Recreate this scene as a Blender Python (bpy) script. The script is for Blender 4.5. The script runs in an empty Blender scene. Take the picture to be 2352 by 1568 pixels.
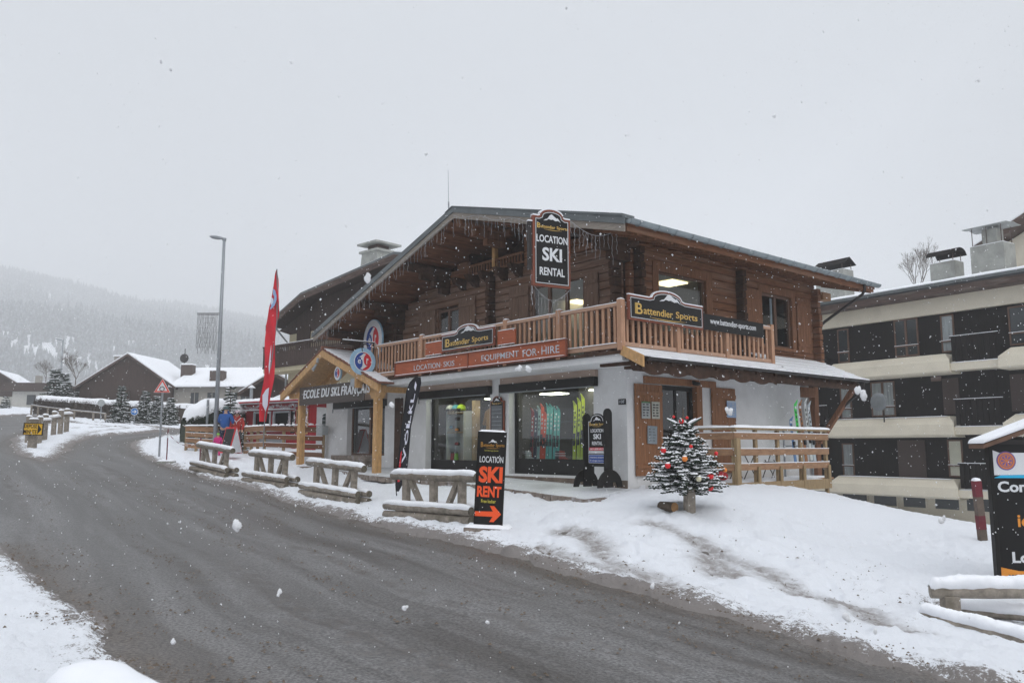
import bpy, math, random
import numpy as np
from mathutils import Vector, Matrix, noise as mnoise
random.seed(7)
rnd = random.Random(11)
R_ = math.radians
sc = bpy.context.scene
COL = sc.collection

# ---------------------------------------------------------------- camera
EYE = 1.65
PITCH = R_(7.29)
FPX, PCX, PCY = 1884.0, 1176.0, 784.0          # focal length and centre in a 2352 px wide frame
cam_d = bpy.data.cameras.new('camera')
cam = bpy.data.objects.new('camera', cam_d)
COL.objects.link(cam)
cam.location = (0, 0, EYE)
cam.rotation_euler = (R_(90) + PITCH, 0, 0)
cam_d.sensor_width = 36.0
cam_d.lens = 36.0 * FPX / 2352.0
cam_d.clip_start = 0.05
cam_d.clip_end = 6000
sc.camera = cam
cam_d.dof.use_dof = True
cam_d.dof.focus_distance = 21.0
cam_d.dof.aperture_fstop = 9.0

# ---------------------------------------------------------------- world, sun, exposure
world = bpy.data.worlds.new('World')
sc.world = world
world.use_nodes = True
wt = world.node_tree
wt.nodes.clear()
wo = wt.nodes.new('ShaderNodeOutputWorld')
bg = wt.nodes.new('ShaderNodeBackground')
sky = wt.nodes.new('ShaderNodeTexSky')
sky.sky_type = 'NISHITA'
sky.sun_disc = False
SUN_EL, SUN_AZ = R_(38), R_(150)
sky.sun_elevation = SUN_EL
sky.sun_rotation = SUN_AZ
sky.dust_density = 6.0
sky.air_density = 1.0
hs = wt.nodes.new('ShaderNodeHueSaturation')
hs.inputs['Saturation'].default_value = 0.10
mx = wt.nodes.new('ShaderNodeMix')
mx.data_type = 'RGBA'
mx.inputs[0].default_value = 0.88               # a closed cloud cover over the clear sky
mx.inputs[7].default_value = (6.6, 6.95, 7.45, 1)
wt.links.new(sky.outputs[0], hs.inputs['Color'])
wt.links.new(hs.outputs[0], mx.inputs[6])
# an overcast sky is brighter overhead than at the horizon
wtc = wt.nodes.new('ShaderNodeTexCoord'); wsp = wt.nodes.new('ShaderNodeSeparateXYZ'); wt.links.new(wtc.outputs['Generated'], wsp.inputs[0])
wcl = wt.nodes.new('ShaderNodeMath'); wcl.operation = 'MAXIMUM'; wcl.inputs[1].default_value = 0.0; wt.links.new(wsp.outputs[2], wcl.inputs[0])
wpw = wt.nodes.new('ShaderNodeMath'); wpw.operation = 'POWER'; wpw.inputs[1].default_value = 4.0; wt.links.new(wcl.outputs[0], wpw.inputs[0])
wml = wt.nodes.new('ShaderNodeMath'); wml.operation = 'MULTIPLY_ADD'; wml.inputs[1].default_value = 2.4; wml.inputs[2].default_value = 0.80; wt.links.new(wpw.outputs[0], wml.inputs[0])
wvm = wt.nodes.new('ShaderNodeVectorMath'); wvm.operation = 'SCALE'; wt.links.new(mx.outputs[2], wvm.inputs[0]); wt.links.new(wml.outputs[0], wvm.inputs['Scale'])
wt.links.new(wvm.outputs[0], bg.inputs[0])
bg.inputs[1].default_value = 0.104
wt.links.new(bg.outputs[0], wo.inputs[0])
sun_d = bpy.data.lights.new('sun', 'SUN')
sun_d.energy = 0.5
sun_d.angle = R_(60)
sun_d.color = (1.0, 0.97, 0.93)
sun = bpy.data.objects.new('sun', sun_d)
COL.objects.link(sun)
# the sun stands where the sky says: azimuth measured from +Y clockwise
_sd = Vector((math.sin(SUN_AZ) * math.cos(SUN_EL), math.cos(SUN_AZ) * math.cos(SUN_EL), math.sin(SUN_EL)))
sun.rotation_euler = _sd.to_track_quat('Z', 'Y').to_euler()
sc.view_settings.view_transform = 'Standard'
sc.view_settings.look = 'None'
sc.view_settings.gamma = 1.0
sc.view_settings.exposure = 0.0
sc.view_settings.use_curve_mapping = False
sc.cycles.max_bounces = 6
sc.cycles.diffuse_bounces = 3
sc.cycles.glossy_bounces = 3
sc.cycles.transmission_bounces = 4
sc.cycles.transparent_max_bounces = 24
sc.cycles.volume_bounces = 2
sc.cycles.use_denoising = True

# ---------------------------------------------------------------- geometry helpers
def ray(px, py):
    s, c = math.sin(PITCH), math.cos(PITCH)
    x = (px - PCX) / FPX
    u = (PCY - py) / FPX
    d = Vector((x, -s * u + c, c * u + s))
    return d / d.y
def at(px, py, Y):
    return Vector((0, 0, EYE)) + ray(px, py) * Y
AZ = R_(40.3)
U1 = Vector((-math.sin(AZ), math.cos(AZ), 0))
U2 = Vector((math.cos(AZ), math.sin(AZ), 0))
C0 = at(1443, 1115, 20.0)
RF = R_(-49.7)      # rotation of things that face the street
RS = R_(40.3)       # rotation of things that face the forecourt
def W(a, b, z=0.0):
    return C0 + U1 * a + U2 * b + Vector((0, 0, z))
def loc_ab(p):
    q = Vector(p) - C0
    return q.dot(U1), q.dot(U2)
def hit_z(px, py, z):
    d = ray(px, py)
    return Vector((0, 0, EYE)) + d * ((z - EYE) / d.z)

class MB:
    def __init__(s):
        s.v = []; s.f = []
    def add(s, vs, fs, M=None):
        o = len(s.v)
        if M is not None:
            vs = [M @ Vector(v) for v in vs]
        s.v += [tuple(v) for v in vs]
        s.f += [tuple(i + o for i in f) for f in fs]
        return s
    def box(s, x0, x1, y0, y1, z0, z1, M=None):
        x0, x1 = sorted((x0, x1)); y0, y1 = sorted((y0, y1)); z0, z1 = sorted((z0, z1))
        return s.add([(x0,y0,z0),(x1,y0,z0),(x1,y1,z0),(x0,y1,z0),(x0,y0,z1),(x1,y0,z1),(x1,y1,z1),(x0,y1,z1)],
              [(0,3,2,1),(4,5,6,7),(0,1,5,4),(1,2,6,5),(2,3,7,6),(3,0,4,7)], M)
    def beam(s, p0, p1, w, h, up=(0,0,1)):
        p0 = Vector(p0); p1 = Vector(p1); d = (p1 - p0); L = d.length; d.normalize()
        up = Vector(up); x = d.cross(up)
        if x.length < 1e-4: x = d.cross(Vector((0,1,0)))
        x.normalize(); z = x.cross(d)
        M = Matrix(((x.x, d.x, z.x, p0.x), (x.y, d.y, z.y, p0.y), (x.z, d.z, z.z, p0.z), (0,0,0,1)))
        return s.box(-w/2, w/2, 0, L, -h/2, h/2, M)
    def cyl(s, p0, p1, r0, r1=None, n=10, cap=True):
        r1 = r0 if r1 is None else r1
        p0 = Vector(p0); p1 = Vector(p1); d = (p1 - p0).normalized()
        x = d.orthogonal().normalized(); y = d.cross(x)
        vs = []; 
        for p, r in ((p0, r0), (p1, r1)):
            for i in range(n):
                a = 2*math.pi*i/n
                vs.append(p + (x*math.cos(a) + y*math.sin(a))*r)
        fs = [(i, (i+1) % n, n+(i+1) % n, n+i) for i in range(n)]
        if cap: fs += [tuple(range(n))[::-1], tuple(range(n, 2*n))]
        return s.add(vs, fs)
    def tube(s, path, r, n=6, cap=True):
        path = [Vector(p) for p in path]; m = len(path); rs = r if isinstance(r, (list, tuple)) else [r]*m
        vs = []; prev = None
        for i, p in enumerate(path):
            d = (path[min(i+1, m-1)] - path[max(i-1, 0)])
            if d.length < 1e-9: d = Vector((0,0,1))
            d.normalize()
            if prev is None: x = d.orthogonal().normalized()
            else:
                x = prev - d*prev.dot(d)
                x = x.normalized() if x.length > 1e-6 else d.orthogonal().normalized()
            prev = x; y = d.cross(x)
            for k in range(n):
                a = 2*math.pi*k/n
                vs.append(p + (x*math.cos(a) + y*math.sin(a))*rs[i])
        fs = []
        for i in range(m-1):
            for k in range(n):
                fs.append((i*n+k, i*n+(k+1) % n, (i+1)*n+(k+1) % n, (i+1)*n+k))
        if cap: fs += [tuple(range(n))[::-1], tuple(range((m-1)*n, m*n))]
        return s.add(vs, fs)
    def prism(s, pts, d0, d1, axis='y', M=None):
        # polygon in the plane across the axis, pushed along it
        n = len(pts)
        def P(u, w, d): return {'y': (u, d, w), 'x': (d, u, w), 'z': (u, w, d)}[axis]
        vs = [P(u, w, d0) for u, w in pts] + [P(u, w, d1) for u, w in pts]
        fs = [tuple(range(n)), tuple(range(n, 2*n))[::-1]]
        fs += [(i, n+i, n+(i+1) % n, (i+1) % n) for i in range(n)]
        return s.add(vs, fs, M)
    def sphere(s, c, r, seg=12, rings=8, sq=(1,1,1), M=None):
        c = Vector(c); vs = [c + Vector((0,0,r*sq[2]))]
        for j in range(1, rings):
            t = math.pi*j/rings
            for i in range(seg):
                a = 2*math.pi*i/seg
                vs.append(c + Vector((r*sq[0]*math.sin(t)*math.cos(a), r*sq[1]*math.sin(t)*math.sin(a), r*sq[2]*math.cos(t))))
        vs.append(c - Vector((0,0,r*sq[2])))
        fs = [(0, 1+i, 1+(i+1) % seg) for i in range(seg)]
        for j in range(rings-2):
            for i in range(seg):
                a = 1+j*seg
                fs.append((a+i, a+seg+i, a+seg+(i+1) % seg, a+(i+1) % seg))
        a = 1+(rings-2)*seg
        fs += [(len(vs)-1, a+(i+1) % seg, a+i) for i in range(seg)]
        return s.add(vs, fs, M)
    def log(s, p0, p1, r, n=14, seg=9, rough=0.05, seed=0):
        p0 = Vector(p0); p1 = Vector(p1); d = (p1-p0).normalized()
        x = d.orthogonal().normalized(); y = d.cross(x); vs = []
        for j in range(seg+1):
            p = p0.lerp(p1, j/seg)
            for i in range(n):
                a = 2*math.pi*i/n
                q = p + (x*math.cos(a)+y*math.sin(a))*r
                k = 1 + rough*mnoise.noise(Vector((q.x*3+seed, q.y*3, q.z*3)))
                if j in (0, seg): k *= 0.95
                vs.append(p + (x*math.cos(a)+y*math.sin(a))*r*k)
        fs = []
        for j in range(seg):
            for i in range(n):
                fs.append((j*n+i, j*n+(i+1) % n, (j+1)*n+(i+1) % n, (j+1)*n+i))
        c0 = len(vs); vs.append(p0 - d*0.002); vs.append(p1 + d*0.002)
        fs += [(c0, (i+1) % n, i) for i in range(n)] + [(c0+1, seg*n+i, seg*n+(i+1) % n) for i in range(n)]
        return s.add(vs, fs)
    def logsnow(s, p0, p1, r, h=0.05, seg=26, wide=75, seed=0, inset=0.0):
        # snow lying along the top of a log or round rail
        p0 = Vector(p0); p1 = Vector(p1); d = (p1-p0).normalized()
        side = d.cross(Vector((0,0,1))).normalized(); up = side.cross(d); n = 11; vs = []
        for j in range(seg+1):
            t = j/seg; p = p0.lerp(p1, t); e = min(t, 1-t)*seg
            ef = math.sqrt(min(1.0, e/1.6)) if e < 1.6 else 1.0
            wv = wide*(0.9+0.22*mnoise.noise(Vector((t*9+seed, 3.1, 0)))) 
            for i in range(n):
                q = -1+2*i/(n-1)
                a = R_(wv)*q + R_(6)*mnoise.noise(Vector((t*21+seed, q*2, 5)))
                hh = h*(1-abs(q)**3)*ef*(0.85+0.45*mnoise.noise(Vector((t*5+seed, q*1.3, 9))) + .2*mnoise.noise(Vector((t*30+seed, q*5, 9))))
                rr = r*1.012+max(hh, 0.0)
                if i in (0, n-1): rr = r*0.96
                if j in (0, seg): rr = r*0.97
                vs.append(p + (side*math.sin(a)+up*math.cos(a))*rr - (d*(0.012) if j == 0 else d*(-0.012) if j == seg else Vector((0,0,0))))
        fs = []
        for j in range(seg):
            for i in range(n-1):
                fs.append((j*n+i, (j+1)*n+i, (j+1)*n+i+1, j*n+i+1))
        return s.add(vs, fs)
    def slab(s, x0, x1, y0, y1, z, h, nx=None, ny=None, M=None, seed=0, zf=None, amp=.3):
        # snow lying on a flat top, rounded at its rim
        nx = nx or max(4, min(60, int(abs(x1-x0)/0.06))); ny = ny or max(4, min(60, int(abs(y1-y0)/0.06))); vs = []
        for j in range(ny+1):
            for i in range(nx+1):
                u = i/nx; w = j/ny
                X = x0+(x1-x0)*u; Y = y0+(y1-y0)*w
                ed = min(u*abs(x1-x0), (1-u)*abs(x1-x0), w*abs(y1-y0), (1-w)*abs(y1-y0))/max(h*1.3, .012)
                k = 1-(1-min(1, ed))**2
                k = math.sqrt(max(k, 0))
                b = z if zf is None else z+zf(X, Y)
                nn = 1+amp*mnoise.noise(Vector((X*3+seed, Y*3, z)))+amp*.5*mnoise.noise(Vector((X*14+seed, Y*14, z)))
                vs.append((X, Y, b+h*k*nn+(0.003 if k > 0 else -0.002)))
        fs = [(j*(nx+1)+i, j*(nx+1)+i+1, (j+1)*(nx+1)+i+1, (j+1)*(nx+1)+i) for j in range(ny) for i in range(nx)]
        if (x1 < x0) != (y1 < y0): fs = [f[::-1] for f in fs]
        return s.add(vs, fs, M)
    def build(s, name, mat, parent=None, bevel=0, smooth=False, label=None, tf=None):
        me = bpy.data.meshes.new(name)
        vs = s.v if tf is None else [tuple(tf @ Vector(v)) for v in s.v]
        me.from_pydata(vs, [], s.f)
        me.validate(); me.update()
        if smooth: me.polygons.foreach_set('use_smooth', [True]*len(me.polygons))
        o = bpy.data.objects.new(name, me)
        COL.objects.link(o)
        if mat is not None: me.materials.append(mat)
        if parent is not None: o.parent = parent
        if bevel:
            m = o.modifiers.new('bevel', 'BEVEL'); m.width = bevel; m.segments = 2; m.limit_method = 'ANGLE'
        if label: o['label'] = label
        return o

def tag(o, label=None, cat=None, group=None, kind=None):
    if label: o['label'] = label
    if cat: o['category'] = cat
    if group: o['group'] = group
    if kind: o['kind'] = kind
    return o
def thing(name, label, cat, loc=(0,0,0), rotz=0.0, group=None):
    o = bpy.data.objects.new(name, None)
    COL.objects.link(o)
    o.location = loc; o.rotation_euler = (0, 0, rotz)
    o.empty_display_size = 0.2
    return tag(o, label, cat, group)
def struct(o):
    o['kind'] = 'structure'; return o
def copy_tree(o, parent=None):
    c = o.copy(); COL.objects.link(c)
    if parent is not None: c.parent = parent
    for ch in list(o.children): copy_tree(ch, c)
    return c
def put(o, loc, rotz=None, label=None, scale=None):
    o.location = loc
    if rotz is not None: o.rotation_euler = (0, 0, rotz)
    if label: o['label'] = label
    if scale: o.scale = scale if isinstance(scale, (tuple, list)) else (scale,)*3
    return o

# ---------------------------------------------------------------- materials
MATS = {}
def rgb(h):
    # sRGB hex of a real base colour
    v = [int(h[i:i+2], 16)/255 for i in (0, 2, 4)]
    return tuple((c/12.92 if c <= .04045 else ((c+.055)/1.055)**2.4) for c in v)
def mat(name, col, rough=.6, var=.18, scale=3.0, stretch=(1,1,1), bump=.15, metal=0.0, spec=.4, col2=None, f2=.5, s2=None, emit=None, es=1.0, obj_var=0.0, coat=0.0):
    if name in MATS: return MATS[name]
    m = bpy.data.materials.new(name); m.use_nodes = True
    nt = m.node_tree; N = nt.nodes; L = nt.links
    b = N['Principled BSDF']
    b.inputs['Roughness'].default_value = rough
    b.inputs['Metallic'].default_value = metal
    b.inputs['Specular IOR Level'].default_value = spec
    if coat: b.inputs['Coat Weight'].default_value = coat
    tc = N.new('ShaderNodeTexCoord'); mp = N.new('ShaderNodeMapping')
    mp.inputs['Scale'].default_value = stretch
    L.new(tc.outputs['Object'], mp.inputs[0])
    n1 = N.new('ShaderNodeTexNoise'); n1.inputs['Scale'].default_value = scale; n1.inputs['Detail'].default_value = 6; n1.inputs['Roughness'].default_value = .65
    L.new(mp.outputs[0], n1.inputs[0])
    cr = N.new('ShaderNodeValToRGB'); L.new(n1.outputs[0], cr.inputs[0])
    lo = tuple(c*(1-var) for c in col)+(1,); hi = tuple(min(1, c*(1+var)) for c in col)+(1,)
    cr.color_ramp.elements[0].color = lo; cr.color_ramp.elements[0].position = .3
    cr.color_ramp.elements[1].color = hi; cr.color_ramp.elements[1].position = .7
    out = cr.outputs[0]
    if col2 is not None:
        n2 = N.new('ShaderNodeTexNoise'); n2.inputs['Scale'].default_value = s2 or scale*.35; n2.inputs['Detail'].default_value = 4
        L.new(mp.outputs[0], n2.inputs[0])
        r2 = N.new('ShaderNodeValToRGB'); L.new(n2.outputs[0], r2.inputs[0])
        r2.color_ramp.elements[0].position = f2-.08; r2.color_ramp.elements[1].position = f2+.12
        mm = N.new('ShaderNodeMix'); mm.data_type = 'RGBA'
        L.new(r2.outputs[0], mm.inputs[0]); L.new(out, mm.inputs[6]); mm.inputs[7].default_value = tuple(col2)+(1,)
        out = mm.outputs[2]
    if obj_var:
        oi = N.new('ShaderNodeObjectInfo'); hv = N.new('ShaderNodeHueSaturation')
        mr = N.new('ShaderNodeMapRange'); mr.inputs[3].default_value = 1-obj_var; mr.inputs[4].default_value = 1+obj_var
        L.new(oi.outputs['Random'], mr.inputs[0]); L.new(mr.outputs[0], hv.inputs['Value']); L.new(out, hv.inputs['Color'])
        out = hv.outputs[0]
    L.new(out, b.inputs['Base Color'])
    if bump:
        bp = N.new('ShaderNodeBump'); bp.inputs['Strength'].default_value = bump; bp.inputs['Distance'].default_value = .02
        L.new(n1.outputs[0], bp.inputs['Height']); L.new(bp.outputs[0], b.inputs['Normal'])
    if emit is not None:
        b.inputs['Emission Color'].default_value = tuple(emit)+(1,); b.inputs['Emission Strength'].default_value = es
    MATS[name] = m
    return m
def glass(name, tint=(.85,.9,.92), refl=1.0, rough=.02):
    if name in MATS: return MATS[name]
    m = bpy.data.materials.new(name); m.use_nodes = True
    nt = m.node_tree; N = nt.nodes; L = nt.links; N.clear()
    o = N.new('ShaderNodeOutputMaterial'); t = N.new('ShaderNodeBsdfTransparent'); g = N.new('ShaderNodeBsdfGlossy')
    t.inputs[0].default_value = tuple(tint)+(1,); g.inputs['Roughness'].default_value = rough
    f = N.new('ShaderNodeFresnel'); f.inputs[0].default_value = 1.5
    ad = N.new('ShaderNodeMath'); ad.operation = 'MULTIPLY'; ad.inputs[1].default_value = 1.6*refl
    ad.use_clamp = True
    ge = N.new('ShaderNodeNewGeometry'); iv = N.new('ShaderNodeMath'); iv.operation = 'SUBTRACT'; iv.inputs[0].default_value = 1.0
    L.new(ge.outputs['Backfacing'], iv.inputs[1]); m2 = N.new('ShaderNodeMath'); m2.operation = 'MULTIPLY'
    mxs = N.new('ShaderNodeMixShader')
    L.new(f.outputs[0], ad.inputs[0]); L.new(ad.outputs[0], m2.inputs[0]); L.new(iv.outputs[0], m2.inputs[1]); L.new(m2.outputs[0], mxs.inputs[0]); L.new(t.outputs[0], mxs.inputs[1]); L.new(g.outputs[0], mxs.inputs[2])
    L.new(mxs.outputs[0], o.inputs[0])
    MATS[name] = m; return m

m_snow = mat('snow', (.86,.87,.90), rough=.75, var=.03, scale=6, bump=.25, spec=.2)
m_white = mat('white_render', (.71,.71,.71), rough=.9, var=.07, scale=2.2, bump=.45, col2=(.58,.57,.56), f2=.66, s2=.9)
m_weather = mat('weathered_wood', (.21,.17,.14), rough=.8, var=.35, scale=5, stretch=(1,1,8), bump=.4)
WX = dict(spec=.2, rough=.8, var=.4, scale=4, bump=.5)
m_log = mat('log_wood', (.27,.235,.195), rough=.85, var=.35, scale=9, bump=.5, col2=(.14,.12,.09), f2=.6)
m_logend = mat('log_end', (.11,.095,.07), rough=.9, var=.4, scale=14, bump=.3)
m_oldx = mat('brown_planks_lying', (.185,.082,.042), stretch=(.6,.6,9), col2=(.23,.13,.085), f2=.55, s2=.7, **WX)
m_oldz = mat('brown_planks_standing', (.20,.095,.052), stretch=(9,9,.6), **WX)
m_greyx = mat('grey_brown_planks_lying', (.21,.135,.10), stretch=(.6,.6,9), col2=(.16,.085,.052), f2=.5, s2=.6, **WX)
m_soffit = mat('soffit_boards', (.18,.078,.042), stretch=(6,.5,6), **WX)
m_darkbeam = mat('dark_beam', (.065,.036,.024), spec=.15, rough=.8, var=.4, scale=5, bump=.4)
m_newz = mat('new_larch_standing', (.42,.235,.145), rough=.7, var=.22, scale=5, stretch=(7,7,.7), bump=.2, obj_var=.1)
m_newx = mat('new_larch_lying', (.44,.27,.185), rough=.7, var=.2, scale=5, stretch=(.7,.7,7), bump=.2)
m_yellow = mat('honey_spruce', (.50,.29,.12), rough=.6, var=.25, scale=4, stretch=(3,3,1.2), bump=.15)
m_deck = mat('treated_pine', (.31,.175,.095), rough=.75, var=.3, scale=4, stretch=(1,1,6), bump=.3, obj_var=.08)
m_deckg = mat('greenish_pine', (.29,.205,.11), rough=.75, var=.25, scale=4, stretch=(6,6,1), bump=.3)
m_black = mat('black_paint', (.013,.012,.011), rough=.5, var=.25, scale=4, bump=.05, spec=.2)
m_metal = mat('grey_zinc', (.20,.215,.225), rough=.45, var=.15, scale=3, bump=.05, metal=.3)
m_galv = mat('galvanised_steel', (.30,.32,.34), rough=.45, var=.12, scale=8, bump=.03, metal=.35)
m_iron = mat('wrought_iron', (.02,.016,.015), rough=.55, var=.2, bump=.05)
# ---------------------------------------------------------------- the lie of the land
_cp = []
def cpY(px, py, Y): p = at(px, py, Y); _cp.append((p.x, p.y, p.z))
def cpz(px, py, z): p = hit_z(px, py, z); _cp.append((p.x, p.y, p.z))
for t in [(0,0,0),(-3,0,0.02),(3.5,0,-.2),(-3,4,.0),(0,3.5,0.0),(4.2,3.5,-.3),(8,5,-.45),(-6,8,.1),(-10,3,.0),(12,9,-.6),(14,16,-.75),(20,12,-1.0)]: _cp.append(t)
for t in [(1176,1568,-.02),(2200,1568,-.33),(1600,1410,-.12),(1300,1325,.0),(700,1400,.0),(300,1500,.02),(1000,1245,.04),(740,1183,.1),
          (500,1400,.0),(300,1200,.12)]: cpz(*t)
for t in [(2118,1432,10.5),(2420,1512,9.2),(2200,1412,11.4),(2420,1440,11.2),(1120,1222,15.5),(1090,1203,16.5),(837,1160,21.5),(674,1120,24.5),(527,1097,28.0),(400,1076,29.5),
          (1340,1160,18.5),(1480,1146,18.6),(1000,1125,22.5),(880,1100,26.5),(1240,1150,19.5),
          (2255,1232,16.0),(2320,1342,12.4),(1900,1136,19.5),(1750,1134,18.2),(1640,1140,17.2),(1580,1172,16.0),(2050,1178,20.5),(2000,1240,16.5),(1750,1230,15.0),(2300,1216,33.0),(2180,1200,33.0),
          (70,1030,32.0),(170,1062,26.0),(30,1045,27.0),(160,995,38.0),(367,1052,32.0),(300,1030,33.5),(308,974,55.0),(180,960,62.0),(60,985,42.0),
          (440,1052,33.0),(550,1045,33.5),(690,1062,31.0),(20,935,95.0),(100,945,80.0),(600,985,60.0),(500,990,48.0)]: cpY(*t)
_P = np.array(_cp)
def _tps(r2): return np.where(r2 > 1e-12, .5*r2*np.log(np.maximum(r2, 1e-12)), 0.0)
def _fit(P):
    n = len(P); d2 = (P[:,None,0]-P[None,:,0])**2+(P[:,None,1]-P[None,:,1])**2
    K = _tps(d2)+np.eye(n)*1.2
    A = np.zeros((n+3, n+3)); A[:n,:n] = K; A[:n,n] = 1; A[:n,n+1:] = P[:,:2]; A[n,:n] = 1; A[n+1:,:n] = P[:,:2].T
    return np.linalg.solve(A, np.concatenate([P[:,2], [0,0,0]]))
_C = _fit(_P)
def Hn(x, y):
    x = np.asarray(x, float); y = np.asarray(y, float); out = _C[-3]+_C[-2]*x+_C[-1]*y
    for i in range(len(_P)):
        out = out+_C[i]*_tps((x-_P[i,0])**2+(y-_P[i,1])**2)
    return out
def H(x, y): return float(Hn(x, y))
def gp(px, py, lift=0.0, y0=1.5, y1=150.0):
    # where the line of sight meets the ground
    d = ray(px, py); Ys = np.geomspace(y0, y1, 400); xs = d.x*Ys; zs = EYE+d.z*Ys
    g = zs-(Hn(xs, Ys)+lift); k = np.argmax(g < 0)
    if g[k] >= 0: k = int(np.argmin(np.abs(g)))
    Y = Ys[k]
    if k > 0 and g[k] < 0: Y = Ys[k-1]+(Ys[k]-Ys[k-1])*g[k-1]/(g[k-1]-g[k])
    return Vector((d.x*Y, Y, H(d.x*Y, Y)+lift))
def gY(px, Y):
    py = 1040.0
    for _ in range(6):
        x = ray(px, py).x*Y; z = H(x, Y)
        # picture row of that ground point
        wv = Y*math.cos(PITCH)+(z-EYE)*math.sin(PITCH); uv = -Y*math.sin(PITCH)+(z-EYE)*math.cos(PITCH)
        py = PCY-FPX*uv/wv
    return Vector((x, Y, z))

RIGHT_EDGE = [(690,992),(560,992),(440,997),(350,1004),(305,1012),(296,1024),(315,1042),(360,1062),(430,1085),(500,1106),(620,1138),(740,1176),(860,1208),(1000,1237),(1090,1259),(1200,1290),(1330,1330),(1480,1366),(1600,1404),(1750,1446),(1900,1492),(2100,1545),(2340,1600)]
LEFT_EDGE = [(420,1600),(390,1558),(330,1500),(200,1390),(60,1290),(14,1250),(-60,1262),(-400,1330)]
pr = [gp(*p) for p in RIGHT_EDGE]; pr = [(p.x, p.y) for p in pr]
pl = [gp(*p) for p in LEFT_EDGE]; pl = [(p.x, p.y) for p in pl]
road_poly = [(-75,75)]+[(pr[0][0]+2, pr[0][1]+1.5)]+pr+[(9,5),(10,-12),(-2.0,-12),(-.2,3.0)]+pl+[(-14,5),(-30,14),(-60,34)]
far_l = [gp(*p) for p in [(-60,985),(0,957),(60,952),(120,962),(190,975),(300,985),(400,986)]]
road_poly = pr+[(9,4.5),(10,-12),(-1.5,-12),(-.35,3.4)]+pl+[(-16,6),(-34,22)]+[(p.x, p.y) for p in far_l]
isl_px = [(25,1008),(24,1022),(32,1036),(60,1050),(98,1060),(125,1056),(152,1038),(180,1016),(215,1004),(270,998),(330,994),(395,989),(345,979),(240,972),(170,968),(95,975),(60,990)]
isl = [gp(*p) for p in isl_px]; isl = [(p.x, p.y) for p in isl]
def seg_dist(X, Y, poly, closed=True):
    best = np.full(X.shape, 1e9); n = len(poly)
    for i in range(n if closed else n-1):
        x0, y0 = poly[i]; x1, y1 = poly[(i+1) % n]; dx, dy = x1-x0, y1-y0; L = dx*dx+dy*dy+1e-12
        t = np.clip(((X-x0)*dx+(Y-y0)*dy)/L, 0, 1)
        best = np.minimum(best, (X-x0-t*dx)**2+(Y-y0-t*dy)**2)
    return np.sqrt(best)
def inside(X, Y, poly):
    r = np.zeros(X.shape, bool); n = len(poly)
    for i in range(n):
        x0, y0 = poly[i]; x1, y1 = poly[(i+1) % n]
        c = ((y0 > Y) != (y1 > Y))
        xi = (x1-x0)*(Y-y0)/((y1-y0) if abs(y1-y0) > 1e-12 else 1e-12)+x0
        r ^= (c & (X < xi))
    return r
def vnoise(X, Y, s, seed=0):
    # smooth value noise on arrays
    rs = np.random.RandomState(seed); T = rs.rand(256, 256)
    x = X*s; y = Y*s; xi = np.floor(x).astype(int); yi = np.floor(y).astype(int); fx = x-xi; fy = y-yi
    fx = fx*fx*(3-2*fx); fy = fy*fy*(3-2*fy)
    g = lambda a, b: T[a % 256, b % 256]
    return (g(xi,yi)*(1-fx)+g(xi+1,yi)*fx)*(1-fy)+(g(xi,yi+1)*(1-fx)+g(xi+1,yi+1)*fx)*fy-.5
def fbm(X, Y, s, o=4, seed=0):
    r = 0; a = 1.0
    for i in range(o): r = r+a*vnoise(X+i*17.3, Y-i*9.1, s*2**i, seed+i); a *= .55
    return r
CH_FOOT = [(W(a,b).x, W(a,b).y) for a, b in ((-.0,-.0),(15.4,-.0),(15.4,9),(0,9))]
def grid(az0, az1, na, r0, r1, nr):
    az = np.linspace(az0, az1, na); r = np.geomspace(r0, r1, nr)
    A, Rr = np.meshgrid(az, r); return Rr*np.sin(A), Rr*np.cos(A)
def sheet(name, X, Y, Z, material, attrs=None, uv=None, drop=None, smooth=True):
    nr, na = X.shape
    co = np.stack([X, Y, Z], -1).reshape(-1, 3).astype(np.float32)
    i = np.arange(nr*na).reshape(nr, na)
    q = np.stack([i[:-1,:-1], i[:-1,1:], i[1:,1:], i[1:,:-1]], -1).reshape(-1, 4)
    q = q[:, ::-1]
    if drop is not None:
        dm = drop.reshape(-1); q = q[~(dm[q].all(axis=1))]
    me = bpy.data.meshes.new(name)
    me.vertices.add(len(co)); me.vertices.foreach_set('co', co.ravel())
    me.loops.add(q.size); me.loops.foreach_set('vertex_index', q.ravel().astype(np.int32))
    me.polygons.add(len(q)); me.polygons.foreach_set('loop_start', (np.arange(len(q))*4).astype(np.int32))
    try: me.polygons.foreach_set('loop_total', np.full(len(q), 4, np.int32))
    except Exception: pass
    me.update(calc_edges=True)
    if smooth: me.polygons.foreach_set('use_smooth', [True]*len(q))
    for k, a in (attrs or {}).items():
        at_ = me.attributes.new(k, 'FLOAT', 'POINT'); at_.data.foreach_set('value', a.reshape(-1).astype(np.float32))
    me.materials.append(material)
    o = bpy.data.objects.new(name, me); COL.objects.link(o); return o

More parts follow.
